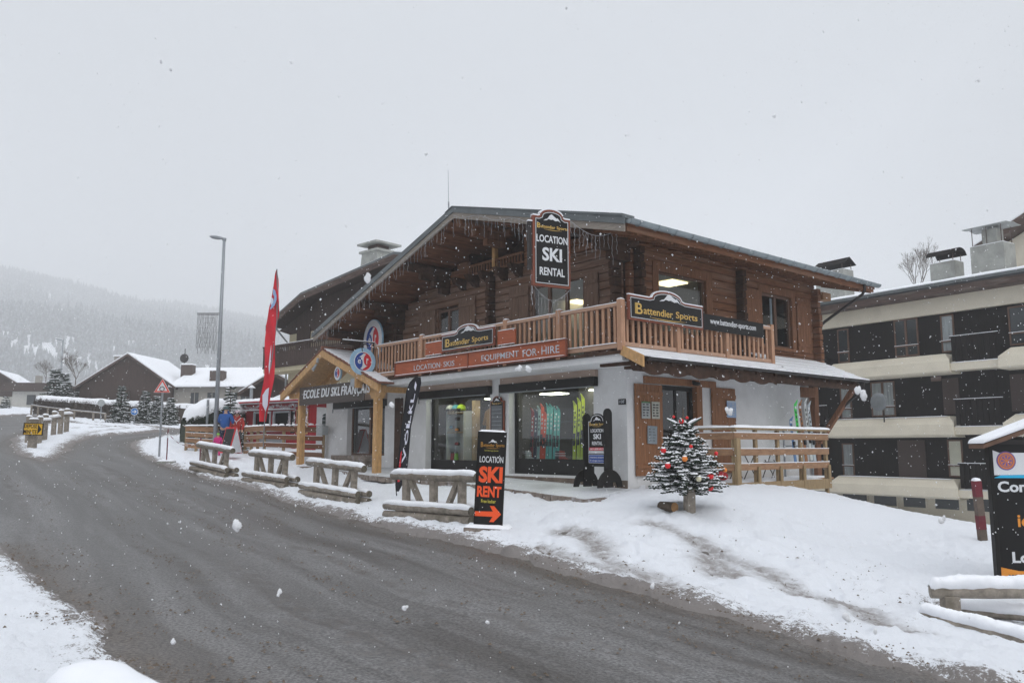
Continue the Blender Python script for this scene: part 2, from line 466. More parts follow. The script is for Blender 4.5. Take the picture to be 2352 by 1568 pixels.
def attr(N, name):
    a = N.new('ShaderNodeAttribute'); a.attribute_name = name; return a
def math_n(N, L, op, a, b=None, clamp=False):
    m = N.new('ShaderNodeMath'); m.operation = op; m.use_clamp = clamp
    for i, v in enumerate((a, b)):
        if v is None: continue
        if isinstance(v, (int, float)): m.inputs[i].default_value = v
        else: L.new(v, m.inputs[i])
    return m.outputs[0]
def road_material():
    m = bpy.data.materials.new('wet_asphalt'); m.use_nodes = True
    nt = m.node_tree; N = nt.nodes; L = nt.links; b = N['Principled BSDF']
    ac = attr(N, 'across'); al = attr(N, 'along'); sl = attr(N, 'slush')
    cv = N.new('ShaderNodeCombineXYZ'); L.new(ac.outputs['Fac'], cv.inputs[0])
    L.new(math_n(N, L, 'MULTIPLY', al.outputs['Fac'], .055), cv.inputs[1])
    tr = N.new('ShaderNodeTexNoise'); tr.inputs['Scale'].default_value = 1.5; tr.inputs['Detail'].default_value = 5; tr.inputs['Roughness'].default_value = .6
    L.new(cv.outputs[0], tr.inputs[0])
    tc = N.new('ShaderNodeTexCoord')
    fn = N.new('ShaderNodeTexNoise'); fn.inputs['Scale'].default_value = 34; fn.inputs['Detail'].default_value = 5; fn.inputs['Roughness'].default_value = .7
    L.new(tc.outputs['Object'], fn.inputs[0])
    md = N.new('ShaderNodeTexNoise'); md.inputs['Scale'].default_value = 2.2; md.inputs['Detail'].default_value = 8; md.inputs['Roughness'].default_value = .72
    L.new(tc.outputs['Object'], md.inputs[0])
    cr = N.new('ShaderNodeValToRGB'); L.new(tr.outputs[0], cr.inputs[0])
    cr.color_ramp.elements[0].position = .40; cr.color_ramp.elements[0].color = (.080,.075,.071,1)
    cr.color_ramp.elements[1].position = .61; cr.color_ramp.elements[1].color = (.165,.161,.160,1)
    # brown sand and slush lines
    cv2 = N.new('ShaderNodeCombineXYZ'); L.new(ac.outputs['Fac'], cv2.inputs[0]); L.new(math_n(N, L, 'MULTIPLY', al.outputs['Fac'], .035), cv2.inputs[1]); cv2.inputs[2].default_value = 4.2
    t2 = N.new('ShaderNodeTexNoise'); t2.inputs['Scale'].default_value = 1.9; t2.inputs['Detail'].default_value = 3
    L.new(cv2.outputs[0], t2.inputs[0])
    br = math_n(N, L, 'MULTIPLY', math_n(N, L, 'SUBTRACT', t2.outputs[0], .50), 7.0, True)
    g2 = math_n(N, L, 'MULTIPLY', math_n(N, L, 'SUBTRACT', md.outputs[0], .42), 7.0, True)
    g3 = math_n(N, L, 'MULTIPLY', math_n(N, L, 'SUBTRACT', fn.outputs[0], .46), 8.0, True)
    f = math_n(N, L, 'MULTIPLY', math_n(N, L, 'MULTIPLY', br, g2), g3)
    f = math_n(N, L, 'MULTIPLY', f, .9, True)
    m1 = N.new('ShaderNodeMix'); m1.data_type = 'RGBA'; L.new(f, m1.inputs[0]); L.new(cr.outputs[0], m1.inputs[6]); m1.inputs[7].default_value = (.060,.045,.034,1)
    # slush at the edge
    e = math_n(N, L, 'MULTIPLY', sl.outputs['Fac'], math_n(N, L, 'ADD', math_n(N, L, 'MULTIPLY', md.outputs[0], 1.1), .1), True)
    m2 = N.new('ShaderNodeMix'); m2.data_type = 'RGBA'; L.new(e, m2.inputs[0]); L.new(m1.outputs[2], m2.inputs[6]); m2.inputs[7].default_value = (.10,.080,.064,1)
    # wheel-worn pale grain
    f5 = N.new('ShaderNodeHueSaturation'); L.new(m2.outputs[2], f5.inputs['Color'])
    mr = N.new('ShaderNodeMapRange'); mr.inputs[1].default_value = .40; mr.inputs[2].default_value = .60; mr.inputs[3].default_value = .55; mr.inputs[4].default_value = 1.45
    L.new(fn.outputs[0], mr.inputs[0]); L.new(mr.outputs[0], f5.inputs['Value'])
    L.new(f5.outputs[0], b.inputs['Base Color'])
    rr = N.new('ShaderNodeMapRange'); rr.inputs[1].default_value = .35; rr.inputs[2].default_value = .7; rr.inputs[3].default_value = .42; rr.inputs[4].default_value = .72
    L.new(tr.outputs[0], rr.inputs[0]); L.new(rr.outputs[0], b.inputs['Roughness'])
    b.inputs['Specular IOR Level'].default_value = .35
    bp = N.new('ShaderNodeBump'); bp.inputs['Strength'].default_value = .5; bp.inputs['Distance'].default_value = .012
    L.new(math_n(N, L, 'ADD', fn.outputs[0], math_n(N, L, 'MULTIPLY', f, .8)), bp.inputs['Height']); L.new(bp.outputs[0], b.inputs['Normal'])
    return m
def snow_material():
    m = bpy.data.materials.new('trodden_snow'); m.use_nodes = True
    nt = m.node_tree; N = nt.nodes; L = nt.links; b = N['Principled BSDF']
    d = attr(N, 'dirt'); tk = attr(N, 'track')
    tc = N.new('ShaderNodeTexCoord')
    n1 = N.new('ShaderNodeTexNoise'); n1.inputs['Scale'].default_value = 7; n1.inputs['Detail'].default_value = 9; n1.inputs['Roughness'].default_value = .75
    L.new(tc.outputs['Object'], n1.inputs[0])
    n2 = N.new('ShaderNodeTexNoise'); n2.inputs['Scale'].default_value = 38; n2.inputs['Detail'].default_value = 4; n2.inputs['Roughness'].default_value = .7
    L.new(tc.outputs['Object'], n2.inputs[0])
    # crumbs of dirt: the dirtier the place the more of them
    th = math_n(N, L, 'SUBTRACT', .80, math_n(N, L, 'MULTIPLY', d.outputs['Fac'], .40))
    mixn = math_n(N, L, 'ADD', math_n(N, L, 'MULTIPLY', n1.outputs[0], .62), math_n(N, L, 'MULTIPLY', n2.outputs[0], .38))
    f = math_n(N, L, 'MULTIPLY', math_n(N, L, 'SUBTRACT', mixn, th), 18.0, True)
    c1 = N.new('ShaderNodeMix'); c1.data_type = 'RGBA'; c1.inputs[6].default_value = (.80,.82,.86,1); c1.inputs[7].default_value = (.12,.092,.072,1)
    L.new(math_n(N, L, 'MULTIPLY', f, .85), c1.inputs[0])
    g = math_n(N, L, 'MULTIPLY', tk.outputs['Fac'], math_n(N, L, 'MULTIPLY', math_n(N, L, 'SUBTRACT', n1.outputs[0], .25), 3.2, True), True)
    c2 = N.new('ShaderNodeMix'); c2.data_type = 'RGBA'; L.new(math_n(N, L, 'MULTIPLY', g, .9), c2.inputs[0]); L.new(c1.outputs[2], c2.inputs[6]); c2.inputs[7].default_value = (.23,.205,.19,1)
    L.new(c2.outputs[2], b.inputs['Base Color'])
    b.inputs['Roughness'].default_value = .7; b.inputs['Specular IOR Level'].default_value = .25
    bp = N.new('ShaderNodeBump'); bp.inputs['Strength'].default_value = .9; bp.inputs['Distance'].default_value = .05
    L.new(mixn, bp.inputs['Height']); L.new(bp.outputs[0], b.inputs['Normal'])
    return m
m_road = road_material(); m_gsnow = snow_material()

# pavement in front of the shop: outer rim from the photograph, tops slope gently down to the corner
def pave_z(a): return -.20+.030*max(0.0, min(a, 12.0))
PAVE_PX = [(1530,1126),(1440,1136),(1343,1146),(1200,1127),(1050,1108),(930,1098),(850,1092)]
pave_rim = []
for px, py in PAVE_PX:
    a_ = 1.0
    for _ in range(30):
        p = hit_z(px, py, C0.z+pave_z(a_)); a_ = .5*a_+.5*loc_ab(p)[0]
    pave_rim.append((a_, loc_ab(p)[1]))
print('PAVE', [(round(a,2), round(b,2)) for a, b in pave_rim])
TRACKS = [[(1297,1222),(1336,1238),(1363,1258),(1379,1281),(1434,1312),(1493,1332),(1560,1362)],
          [(1502,1214),(1564,1236),(1602,1255),(1664,1286),(1751,1323),(1813,1356),(1875,1385),(1958,1406),(2024,1443),(2115,1464)],
          [(1622,1265),(1643,1306),(1680,1327)],[(1240,1262),(1330,1290),(1420,1322)],[(130,1052),(150,1030),(178,1008),(225,992),(300,985)],
          [(180,985),(300,980),(380,984)]]
def build_ground():
    X, Y = grid(R_(-42), R_(40), 720, 1.3, 135, 620)
    H0 = Hn(X, Y)
    inr = inside(X, Y, road_poly) & ~inside(X, Y, isl)
    d = np.minimum(seg_dist(X, Y, road_poly), seg_dist(X, Y, isl))
    sd = np.where(inr, -d, d)
    ragged = sd+fbm(X, Y, 1.3, 5, 3)*.26+fbm(X, Y, 9, 3, 9)*.12
    k = np.clip((ragged+.12)/.42, 0, 1); k = k*k*(3-2*k)
    tr = np.full(X.shape, 1e9)
    for T in TRACKS:
        q = [gp(*p) for p in T]; tr = np.minimum(tr, seg_dist(X, Y, [(p.x, p.y) for p in q], False))
    wob = fbm(X, Y, 1.1, 4, 21)
    track = np.exp(-((tr+wob*.30)/.26)**2)
    rough = fbm(X, Y, 2.2, 6, 5)+.55*np.abs(fbm(X, Y, 6.0, 3, 15))
    R2 = np.hypot(X, Y)
    # footprints and clods: rough near the road, smooth on the bank below the deck
    bank = np.exp(-(((X-7.5)/3.0)**2+((Y-18.0)/1.9)**2))
    amp = (.072*(1-bank)+.006)*np.clip(R2/6, .3, 1.2)
    th = .075*k*(1-.55*track)+np.where(k > .02, rough*amp*k, 0)
    Zs = H0-.03*(1-k)*2-.01+th
    rp_ = random.Random(17)
    for P in ([(1210,1300),(1260,1240),(1330,1190),(1400,1160)],[(1420,1310),(1450,1250),(1500,1200),(1540,1165)],[(1700,1400),(1660,1330),(1640,1260),(1600,1215)],[(1990,1500),(1930,1400),(1860,1320),(1740,1260)],[(2080,1360),(1960,1320),(1850,1290),(1720,1230)],[(1000,1180),(1080,1160),(1180,1150),(1260,1160)]):
        q = [gp(*p) for p in P]
        for i in range(len(q)-1):
            L = (q[i+1]-q[i]).length; d_ = (q[i+1]-q[i]).normalized(); n_ = max(1, int(L/.62))
            for s in range(n_):
                for sd_ in (-.12, .14):
                    c_ = q[i]+d_*(L*(s+(.5 if sd_ > 0 else 0))/n_)+Vector((-d_.y, d_.x, 0))*(sd_+rp_.uniform(-.04,.04))
                    dx = X-c_.x; dy = Y-c_.y; u_ = dx*d_.x+dy*d_.y; w_ = -dx*d_.y+dy*d_.x
                    g_ = np.exp(-((u_/.15)**2+(w_/.075)**2))
                    Zs = Zs-.075*g_*k+.012*np.exp(-(((u_)/.23)**2+(w_/.14)**2))*k
    dirt = np.exp(-np.clip(sd, 0, 9)/.75)*.98+.22*np.exp(-np.clip(sd, 0, 9)/2.6)*(1-bank)+(fbm(X, Y, .5, 3, 40)*.25)
    fore = np.exp(-(((X-5.5)/4.5)**2+((Y-12.5)/3.2)**2))*(1-bank)
    dirt = dirt+fore*(.46+fbm(X, Y, .8, 4, 31)*.65)
    dirt = np.clip(dirt*(1-.8*bank), 0, 1.25)
    a = (X-C0.x)*U1.x+(Y-C0.y)*U1.y; b_ = (X-C0.x)*U2.x+(Y-C0.y)*U2.y
    drop = ((a > .05) & (a < 15.2) & (b_ > .05) & (b_ < 8.9))
    pv = [(W(p[0], p[1]).x, W(p[0], p[1]).y) for p in pave_rim]+[(W(13.5,.1).x, W(13.5,.1).y), (W(-.3,.5).x, W(-.3,.5).y)]
    inp = inside(X, Y, pv); dp = seg_dist(X, Y, pv)
    deep = np.where(inp, dp, 0)
    Zs = np.where(inp & (deep > .05), np.minimum(Zs, C0.z+(-.45)), Zs)
    H0 = np.where(inp & (deep > .05), np.minimum(H0, C0.z-.5), H0)
    keep_s = k > .001
    so = sheet('snow_cover', X, Y, Zs, m_gsnow, {'dirt': dirt, 'track': track}, drop=drop | ~keep_s)
    struct(so)
    Xr, Yr, Hr = X[::2, ::2], Y[::2, ::2], H0[::2, ::2]
    rp = np.array(pr); best = np.full(Xr.shape, 1e9); al = np.zeros(Xr.shape); s0 = 0
    for i in range(len(pr)-1):
        x0, y0 = pr[i]; x1, y1 = pr[i+1]; dx, dy = x1-x0, y1-y0; L = math.hypot(dx, dy)
        t = ((Xr-x0)*dx+(Yr-y0)*dy)/L/L; tc = np.clip(t, 0, 1)
        dd = np.hypot(Xr-x0-tc*dx, Yr-y0-tc*dy); u = dd < best
        best = np.where(u, dd, best); al = np.where(u, s0+tc*L, al); s0 += L
    sdr = sd[::2, ::2]
    sl = np.exp(-np.abs(np.clip(-sdr, 0, 9))/.32)
    ro = sheet('road', Xr, Yr, Hr-.012, m_road, {'across': best, 'along': al, 'slush': sl}, drop=drop[::2, ::2])
    struct(ro)
    # ground that carries on outside the photograph, all round
    X2, Y2 = grid(R_(40), R_(318), 140, 1.3, 135, 90)
    H2 = Hn(X2, Y2); H2 = np.clip(H2, -6, 9)
    ins = inside(X2, Y2, road_poly)
    s2 = struct(sheet('snow_field', X2, Y2, H2+np.where(ins, -.2, .06), m_gsnow, {'dirt': np.zeros(X2.shape), 'track': np.zeros(X2.shape)}))
    s3 = struct(sheet('road_surface', X2, Y2, H2-.012, m_road, {'across': seg_dist(X2, Y2, pr, False), 'along': np.hypot(X2, Y2), 'slush': np.zeros(X2.shape)}))
    X4, Y4 = grid(0, 2*math.pi, 60, .01, 1.35, 8)
    H4 = Hn(X4, Y4); ins = inside(X4, Y4, road_poly)
    struct(sheet('snow_patch', X4, Y4, H4+np.where(ins, .02, .06), m_gsnow, {'dirt': np.zeros(X4.shape), 'track': np.zeros(X4.shape)}))
build_ground()

# pavement slab with its stone edge
m_pave = mat('snowy_pavement', (.66,.68,.71), rough=.6, var=.12, scale=1.6, bump=.15, col2=(.42,.43,.44), f2=.58, s2=.8)
m_stone = mat('edge_stone', (.23,.19,.16), rough=.9, var=.35, scale=8, bump=.5, col2=(.5,.5,.52), f2=.62, s2=3)
def build_pavement():
    rim = pave_rim+[(15.6, -.25)]
    rim = [(-1.35, 1.42)]+rim
    mb = MB(); n = len(rim); vs = []
    inner = [(0.0, .02) if a < .0 else (a, -.02) for a, b in rim]
    inner[0] = (-.01, 1.42)
    for (a, b), (ai, bi) in zip(rim, inner):
        vs.append(W(a, b, pave_z(a))); vs.append(W(ai, bi, pave_z(a)+.13))
    fs = [(2*i, 2*i+2, 2*i+3, 2*i+1) for i in range(n-1)]
    mb.add(vs, fs)
    struct(mb.build('pavement', m_pave))
    ed = MB()
    for i in range(n-1):
        p0 = W(rim[i][0], rim[i][1], pave_z(rim[i][0])); p1 = W(rim[i+1][0], rim[i+1][1], pave_z(rim[i+1][0]))
        L = (p1-p0).length; m = max(1, int(L/.32))
        for k in range(m):
            q0 = p0.lerp(p1, k/m+.01); q1 = p0.lerp(p1, (k+1)/m-.01); dz = rnd.uniform(-.012, .012)
            ed.beam(q0+Vector((0,0,-.08+dz)), q1+Vector((0,0,-.08+dz)), .10+rnd.uniform(-.02,.02), .15)
    struct(ed.build('pavement_kerb', m_stone, bevel=.01))
build_pavement()
# ---------------------------------------------------------------- clods of dirty slush thrown up along the road
def build_clods():
    r = np.random.RandomState(12); vs = []; fs = []
    def lump(x, y, z, s, rr):
        o = len(vs)
        for d in ((1,0,0),(-1,0,0),(0,1,0),(0,-1,0),(0,0,1)):
            k = s*rr.uniform(.5,1.3); vs.append((x+d[0]*k, y+d[1]*k, z+d[2]*k*.8))
        for a, b, c in ((0,2,4),(2,1,4),(1,3,4),(3,0,4)): fs.append((o+a, o+b, o+c))
    rr = random.Random(2)
    edges = [(pr, 1.0), (pl, 1.0)]
    X, Y = [], []
    for poly, w in edges:
        for i in range(len(poly)-1):
            x0, y0 = poly[i]; x1, y1 = poly[i+1]; L = math.hypot(x1-x0, y1-y0); d = math.hypot((x0+x1)/2, (y0+y1)/2)
            if d > 34 or L > 40: continue
            n = int(L*(150 if d < 14 else 60)); nx, ny = (y1-y0)/L, -(x1-x0)/L
            for _ in range(n):
                f = rr.random(); off = rr.gauss(.1 if poly is pr else 0, .42)
                X.append(x0+(x1-x0)*f+nx*off); Y.append(y0+(y1-y0)*f+ny*off)
    for off, dn in ((-1.3,30),(-2.1,18),(-3.0,34),(-4.4,22),(-5.6,26)):
        for i in range(len(pr)-1):
            x0, y0 = pr[i]; x1, y1 = pr[i+1]; L = math.hypot(x1-x0, y1-y0); d = math.hypot((x0+x1)/2, (y0+y1)/2)
            if d > 26 or i < 6: continue
            nx, ny = (y1-y0)/L, -(x1-x0)/L
            sg = -1 if inside(np.array([x0+nx*.5]), np.array([y0+ny*.5]), road_poly)[0] else 1
            for _ in range(int(L*dn)):
                f = rr.random(); q = sg*off+rr.gauss(0, .10)+.15*math.sin(off*9+y0)
                X.append(x0+(x1-x0)*f+nx*q); Y.append(y0+(y1-y0)*f+ny*q)
    for _ in range(1600):
        X.append(rr.uniform(1.5, 8.5)); Y.append(rr.uniform(7.5, 14.5))
    X = np.array(X); Y = np.array(Y); Z = Hn(X, Y); cl = fbm(X, Y, 1.6, 3, 91)
    inr = inside(X, Y, road_poly)
    for x, y, z, c, q in zip(X, Y, Z, cl, inr):
        if c < -.05+rr.uniform(-.2,.2): continue
        s = min(.045, .006+abs(rr.gauss(0,.009)))
        lump(x, y, z+(.0 if q else .055), s, rr)
    me = bpy.data.meshes.new('slush_clods'); me.from_pydata(vs, [], fs); me.materials.append(mat('dirty_slush', (.14,.11,.085), rough=.8, var=.4, scale=12, bump=0))
    o = bpy.data.objects.new('slush_clods', me); COL.objects.link(o); tag(o, kind='stuff')
build_clods()
# ---------------------------------------------------------------- the chalet (local axes: X = -a along the street front, Y = b depth, Z up)
RIDGE_A, RIDGE_Z = 4.7, 7.58
def roof_top(a):
    return RIDGE_Z+(a-RIDGE_A)*.262 if a < RIDGE_A else RIDGE_Z-(a-RIDGE_A)*.322
m_zincr = mat('zinc_sheet', (.13,.145,.15), rough=.5, var=.2, scale=2, bump=.08, metal=.2)
m_fascia = mat('grey_fascia', (.27,.235,.20), rough=.8, var=.25, scale=4, stretch=(1,1,8), bump=.3)
m_glass = glass('window_glass')
m_glassd = glass('dark_glass', (.45,.5,.52), 1.3)
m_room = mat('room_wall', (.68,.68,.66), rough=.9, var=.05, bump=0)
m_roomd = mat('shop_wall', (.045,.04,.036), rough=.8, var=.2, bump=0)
m_ceil = mat('ceiling_panel', (1,.9,.65), emit=(1.0,.76,.42), es=3.0, bump=0, var=.02)
m_tube = mat('light_strip', (1,.95,.6), emit=(1.0,.95,.70), es=12.0, bump=0, var=.02)
m_beige = mat('beige_panel', (.40,.30,.245), rough=.85, var=.12, scale=1.5, bump=.1)
m_plinth = mat('brown_plinth', (.17,.13,.10), rough=.9, var=.3, scale=4, bump=.3)
m_frame = mat('brown_frame', (.13,.07,.045), rough=.6, var=.25, scale=5, stretch=(1,1,.5), bump=.15)
m_shut = mat('shutter_planks', (.165,.10,.068), rough=.8, var=.35, scale=4, stretch=(8,8,.5), bump=.45)
m_shutnew = mat('larch_shutter', (.26,.115,.05), rough=.65, var=.3, scale=4, stretch=(8,8,.5), bump=.25)
m_curtain = mat('net_curtain', (.55,.57,.60), rough=.9, var=.15, scale=6, stretch=(8,8,.3), bump=.2)
m_slate = mat('slate', (.05,.05,.055), rough=.7, var=.3, scale=5, bump=.3)

chalet = thing('ski_chalet', 'large brown timber chalet with white ground floor, ski shop windows and new larch balcony', 'chalet', C0, RF)

def wall_with_holes(mb, axis, p0, p1, z0, z1, t0, t1, holes):
    # rectangles of wall left round the holes; axis 'x': wall runs in X, t in Y
    us = sorted({p0, p1}|{h[0] for h in holes}|{h[1] for h in holes}); zs = sorted({z0, z1}|{h[2] for h in holes}|{h[3] for h in holes})
    for i in range(len(us)-1):
        run = None
        for j in range(len(zs)-1):
            uc = (us[i]+us[i+1])/2; zc = (zs[j]+zs[j+1])/2
            solid = z0 < zc < z1 and p0 < uc < p1 and not any(h[0] < uc < h[1] and h[2] < zc < h[3] for h in holes)
            if solid: run = [zs[j], zs[j+1]] if run is None else [run[0], zs[j+1]]
            if (not solid or j == len(zs)-2) and run:
                if axis == 'x': mb.box(us[i], us[i+1], t0, t1, run[0], run[1])
                else: mb.box(t0, t1, us[i], us[i+1], run[0], run[1])
                run = None
GF = MB()
# front (X=-a). openings (x0,x1,z0,z1)
holes_f = [(-4.46,-1.12,.18,2.6), (-8.62,-5.32,.10,2.6), (-13.75,-11.12,.62,2.45)]
wall_with_holes(GF, 'x', -15.4, 0, -.6, 2.98, 0, .34, holes_f)
holes_s = [(1.30,2.95,-.6,2.5)]
wall_with_holes(GF, 'y', .345, 7.9, -.6, 3.25, 0, -.30, holes_s)
GF.box(-15.4, -15.05, .34, 9, -.6, 2.98)
GF.box(-15.05, -.3, 8.7, 9, -.6, 2.98)
GF.build('ground_floor_wall', m_white, chalet)
MB().box(-8.66,-.01,-.02,-.001,-.4,.12).box(-15.3,-11.0,-.02,-.001,-.3,.2).build('plinth', m_plinth, chalet)

# log walls
def logwall(name, along, u0, u1, z0, z1, holes, mA, top=None, course=.205, proud=.0):
    mb = MB(); z = z0; k = 0
    while z < z1-.02:
        h = min(course, z1-z); zc = z+h/2
        spans = [(u0, u1)]
        for (a, b, c, d) in holes:
            if c < zc < d:
                ns = []
                for s, e in spans:
                    if b <= s or a >= e: ns.append((s, e))
                    else:
                        if a > s: ns.append((s, a))
                        if b < e: ns.append((b, e))
                spans = ns
        for s, e in spans:
            if top:
                s2, e2 = top(zc+h*.3)
                s, e = max(s, s2), min(e, e2)
            if e-s < .05: continue
            n = max(1, int((e-s)/3.2)); 
            for q in range(n):
                a = s+(e-s)*q/n; b = s+(e-s)*(q+1)/n-(.004 if q < n-1 else 0)
                o = rnd.uniform(-.012, .012)+proud
                if along == 'x': mb.box(a, b, -.06-o, .10, z+.006, z+h-.006)
                else: mb.box(.06+o, -.10, a, b, z+.006, z+h-.006)
        z += h; k += 1
    return mb.build(name, mA, chalet, bevel=.02)
def top_front(z):
    # span in X below the roof underside at height z
    aR = RIDGE_A-(RIDGE_Z-.30-z)/.262; aL = RIDGE_A+(RIDGE_Z-.30-z)/.322
    return (-aL, -max(aR, -.3))
win1 = (-7.92,-6.80,4.05,5.24); dr2 = (-3.40,-1.36,3.10,5.36); logg = (-6.38,-3.72,6.08,7.12)
logwall('log_wall', 'x', -10.06, -.12, 3.05, 6.0, [win1, dr2], m_greyx, top_front)
logwall('log_wall', 'x', -10.06, -.12, 6.0, 7.3, [logg], m_oldx, top_front)
logwall('log_wall', 'x', -13.2, -10.3, 3.05, 5.2, [], m_oldx, top_front)
w1 = (1.22,3.22,3.85,5.42); w2 = (5.90,7.50,3.85,5.45)
logwall('log_wall', 'y', .12, 8.95, 3.05, 6.0, [w1, w2], m_oldx)
MB().box(.05,-.16,.12,8.95,6.0,6.15).build('wall_plate', m_oldx, chalet, bevel=.02)
MB().box(-13.2,.0,.10,.16,3.05,5.9).box(-.10,-.16,.16,8.9,3.05,5.9).build('wall_lining', m_darkbeam, chalet) if False else None
# backing so nothing shows between courses, cut out at openings
bk = MB()
wall_with_holes(bk, 'x', -13.2, -.1, 3.05, 5.35, .101, .2, [win1, dr2])
wall_with_holes(bk, 'x', -10.0, -.1, 5.35, 5.9, .101, .2, [])
wall_with_holes(bk, 'x', -8.0, -2.2, 5.9, 6.6, .101, .2, [logg])
wall_with_holes(bk, 'y', .2, 8.9, 3.05, 5.95, -.101, -.2, [w1, w2])
bk.build('wall_lining', m_darkbeam, chalet)
# crossing log ends
def crossing(x, y, z0, z1, dirs, name='notched_log_ends', m=m_darkbeam):
    mb = MB(); z = z0
    while z < z1-.1:
        j = rnd.uniform(-.03, .03)
        if 'f' in dirs: mb.box(x-.09, x+.09, -.30+j, -.02, z+.01, z+.195)
        if 's' in dirs: mb.box(.02, .30+j, y-.09, y+.09, z+.01, z+.195)
        z += .205
    mb.build(name, m, chalet, bevel=.02)
crossing(-.16, 0, 3.05, 5.9, 'f'); crossing(-5.09, 0, 3.05, 6.0, 'f'); crossing(-10.06, 0, 3.05, 5.6, 'f', m=m_darkbeam)
crossing(0, .36, 3.05, 5.85, 's'); crossing(0, 4.72, 3.25, 5.85, 's'); crossing(0, 8.78, 3.0, 5.85, 's', m=m_oldx)
MB().box(-10.45,-10.1,-.14,.1,3.05,5.35).build('corner_post', m_darkbeam, chalet, bevel=.02)

# roof
RB0, RB1 = -1.80, 9.62
def roofpoly(t0, t1, aR=-1.68, aL=13.05):
    return [(-aL, roof_top(aL)+t0), (-RIDGE_A, RIDGE_Z+t0), (-aR, roof_top(aR)+t0), (-aR, roof_top(aR)+t1), (-RIDGE_A, RIDGE_Z+t1), (-aL, roof_top(aL)+t1)]
roof = MB(); roof.prism(roofpoly(-.09, 0), RB0, RB1); roof_o = roof.build('roof', m_zincr, chalet)
MB().prism(roofpoly(-.17, -.095), RB0+.05, RB1-.02).build('soffit', m_soffit, chalet)
# front verge: grey fascia board with a zinc flashing over it
MB().prism(roofpoly(-.30, -.06, -1.66, 13.0), RB0-.045, RB0-.005).build('verge_board', m_fascia, chalet)
vf = MB().prism(roofpoly(-.13, .035, -1.70, 13.1), RB0-.075, RB0-.047).prism(roofpoly(.003, .035, -1.70, 13.1), RB0-.047, RB0+.25)
vf.build('verge_flashing', m_zincr, chalet)
# raised ridge piece over the right slope as seen at the front
MB().prism([(-RIDGE_A-.35, RIDGE_Z-.07), (-RIDGE_A, RIDGE_Z+.05), (1.66, roof_top(-1.66)+.10), (1.66, roof_top(-1.66)+.037), (-RIDGE_A, RIDGE_Z+.037)], RB0-.1, RB0+.3).build('verge_cap', m_zincr, chalet)
rs = MB()
for k in range(44):
    y0 = RB0+.35+k*.255
    if y0+.2 > RB1: break
    rs.prism([(1.66, roof_top(-1.66)+.004), (1.66, roof_top(-1.66)+.045+rnd.uniform(0,.02)), (-4.5, roof_top(4.5)+.05), (-4.5, roof_top(4.5)+.004)], y0, y0+.21)
rs.prism([(-4.9, roof_top(4.9)+.006), (-4.9, roof_top(4.9)+.05), (-13, roof_top(13)+.05), (-13, roof_top(13)+.006)], RB0+.3, RB1-.1)
rs.build('roof_snow', m_snow, roof_o, bevel=.02)
# batten ends under the right eave
# purlins with corbels carrying the overhang
for a, drop in ((4.7,.45),(7.35,.42),(9.95,.42),(12.2,.42),(2.0,.42),(-.12,.42)):
    z = roof_top(a)-drop+.08
    mb = MB(); mb.log((-a, .3, z), (-a, -1.66, z), .145, seg=5, seed=a)
    mb.box(-a-.10, -a+.10, .0, -1.15, z-.33, z-.12); mb.box(-a-.10, -a+.10, .0, -.70, z-.52, z-.335)
    if a in (7.35, 9.95): mb.box(-a-.09, -a+.09, 0, -.42, z-.70, z-.525)
    mb.build('purlin', m_darkbeam if a not in (4.7,) else m_oldz, chalet, bevel=.015)
rf = MB()
for a in np.arange(-1.2, 12.6, .75):
    z0 = roof_top(float(a))-.235
    if abs(a-4.7) < .3: continue
    z1 = roof_top(float(a)+.01)-.235
    rf.box(-a-.05, -a+.05, -1.68, -.03, z0-.02, z0+.05)
rf.build('rafter_row', m_soffit, chalet)
# eave rafters on the forecourt side
ef = MB()
for k in range(19):
    y = -1.3+k*.6
    ef.beam((1.60, y, roof_top(-1.60)-.24), (.0, y, roof_top(0)-.24), .09, .13)
ef.build('eave_rafters', m_oldz, chalet)
MB().box(.05,.30,9.0,9.5,5.55,5.8).build('purlin', m_deck, chalet, bevel=.02)
MB().beam((1.64,RB0+.05,roof_top(-1.64)-.19),(1.64,RB1-.05,roof_top(-1.64)-.19),.03,.16).build('eave_board', m_oldx, chalet)
# gutter, half round, with its brackets and downpipe
def gutter(name, x, y0, y1, z, r, m, parent, brk=None):
    mb = MB(); n = 8; vs = []
    for y in (y0, y1):
        for rr in (r, r*.9):
            for i in range(n+1):
                t = math.pi*i/n; vs.append((x-rr*math.cos(t), y, z-rr*math.sin(t)))
    fs = []; m_ = n+1
    for i in range(n):
        fs += [(i, i+1, 2*m_+i+1, 2*m_+i), (m_+i+1, m_+i, 3*m_+i, 3*m_+i+1)]
        fs += [(i+1, i, m_+i, m_+i+1), (2*m_+i, 2*m_+i+1, 3*m_+i+1, 3*m_+i)]
    fs += [(0, 2*m_, 3*m_, m_), (n, m_+n, 3*m_+n, 2*m_+n)]
    mb.add(vs, fs)
    for yy in (y0+.004, y1-.004): mb.prism([(x-r*math.cos(math.pi*i/n), z-r*math.sin(math.pi*i/n)) for i in range(n+1)], yy-.004, yy+.004)
    g = mb.build(name, m, parent)
    if brk:
        y = y0+.3
        while y < y1:
            pts = [(x-(r+.012)*math.cos(math.pi*i/n), y, z-(r+.012)*math.sin(math.pi*i/n)) for i in range(n+1)]
            MB().tube(pts, .012, 5).build('gutter_bracket', m, g); y += brk
    return g
m_gut = mat('zinc_gutter', (.25,.285,.30), rough=.4, var=.2, scale=3, bump=.05, metal=.3)
g1 = gutter('gutter', 1.78, RB0-.02, RB1+.02, roof_top(-1.68)-.035, .10, m_gut, chalet, .62)
gs = MB(); y = RB0+.05
while y < RB1-.2:
    L = rnd.uniform(.35, .57); gs.slab(1.69, 1.865, y, y+L, roof_top(-1.68)-.06, .045, seed=y); y += L+.05
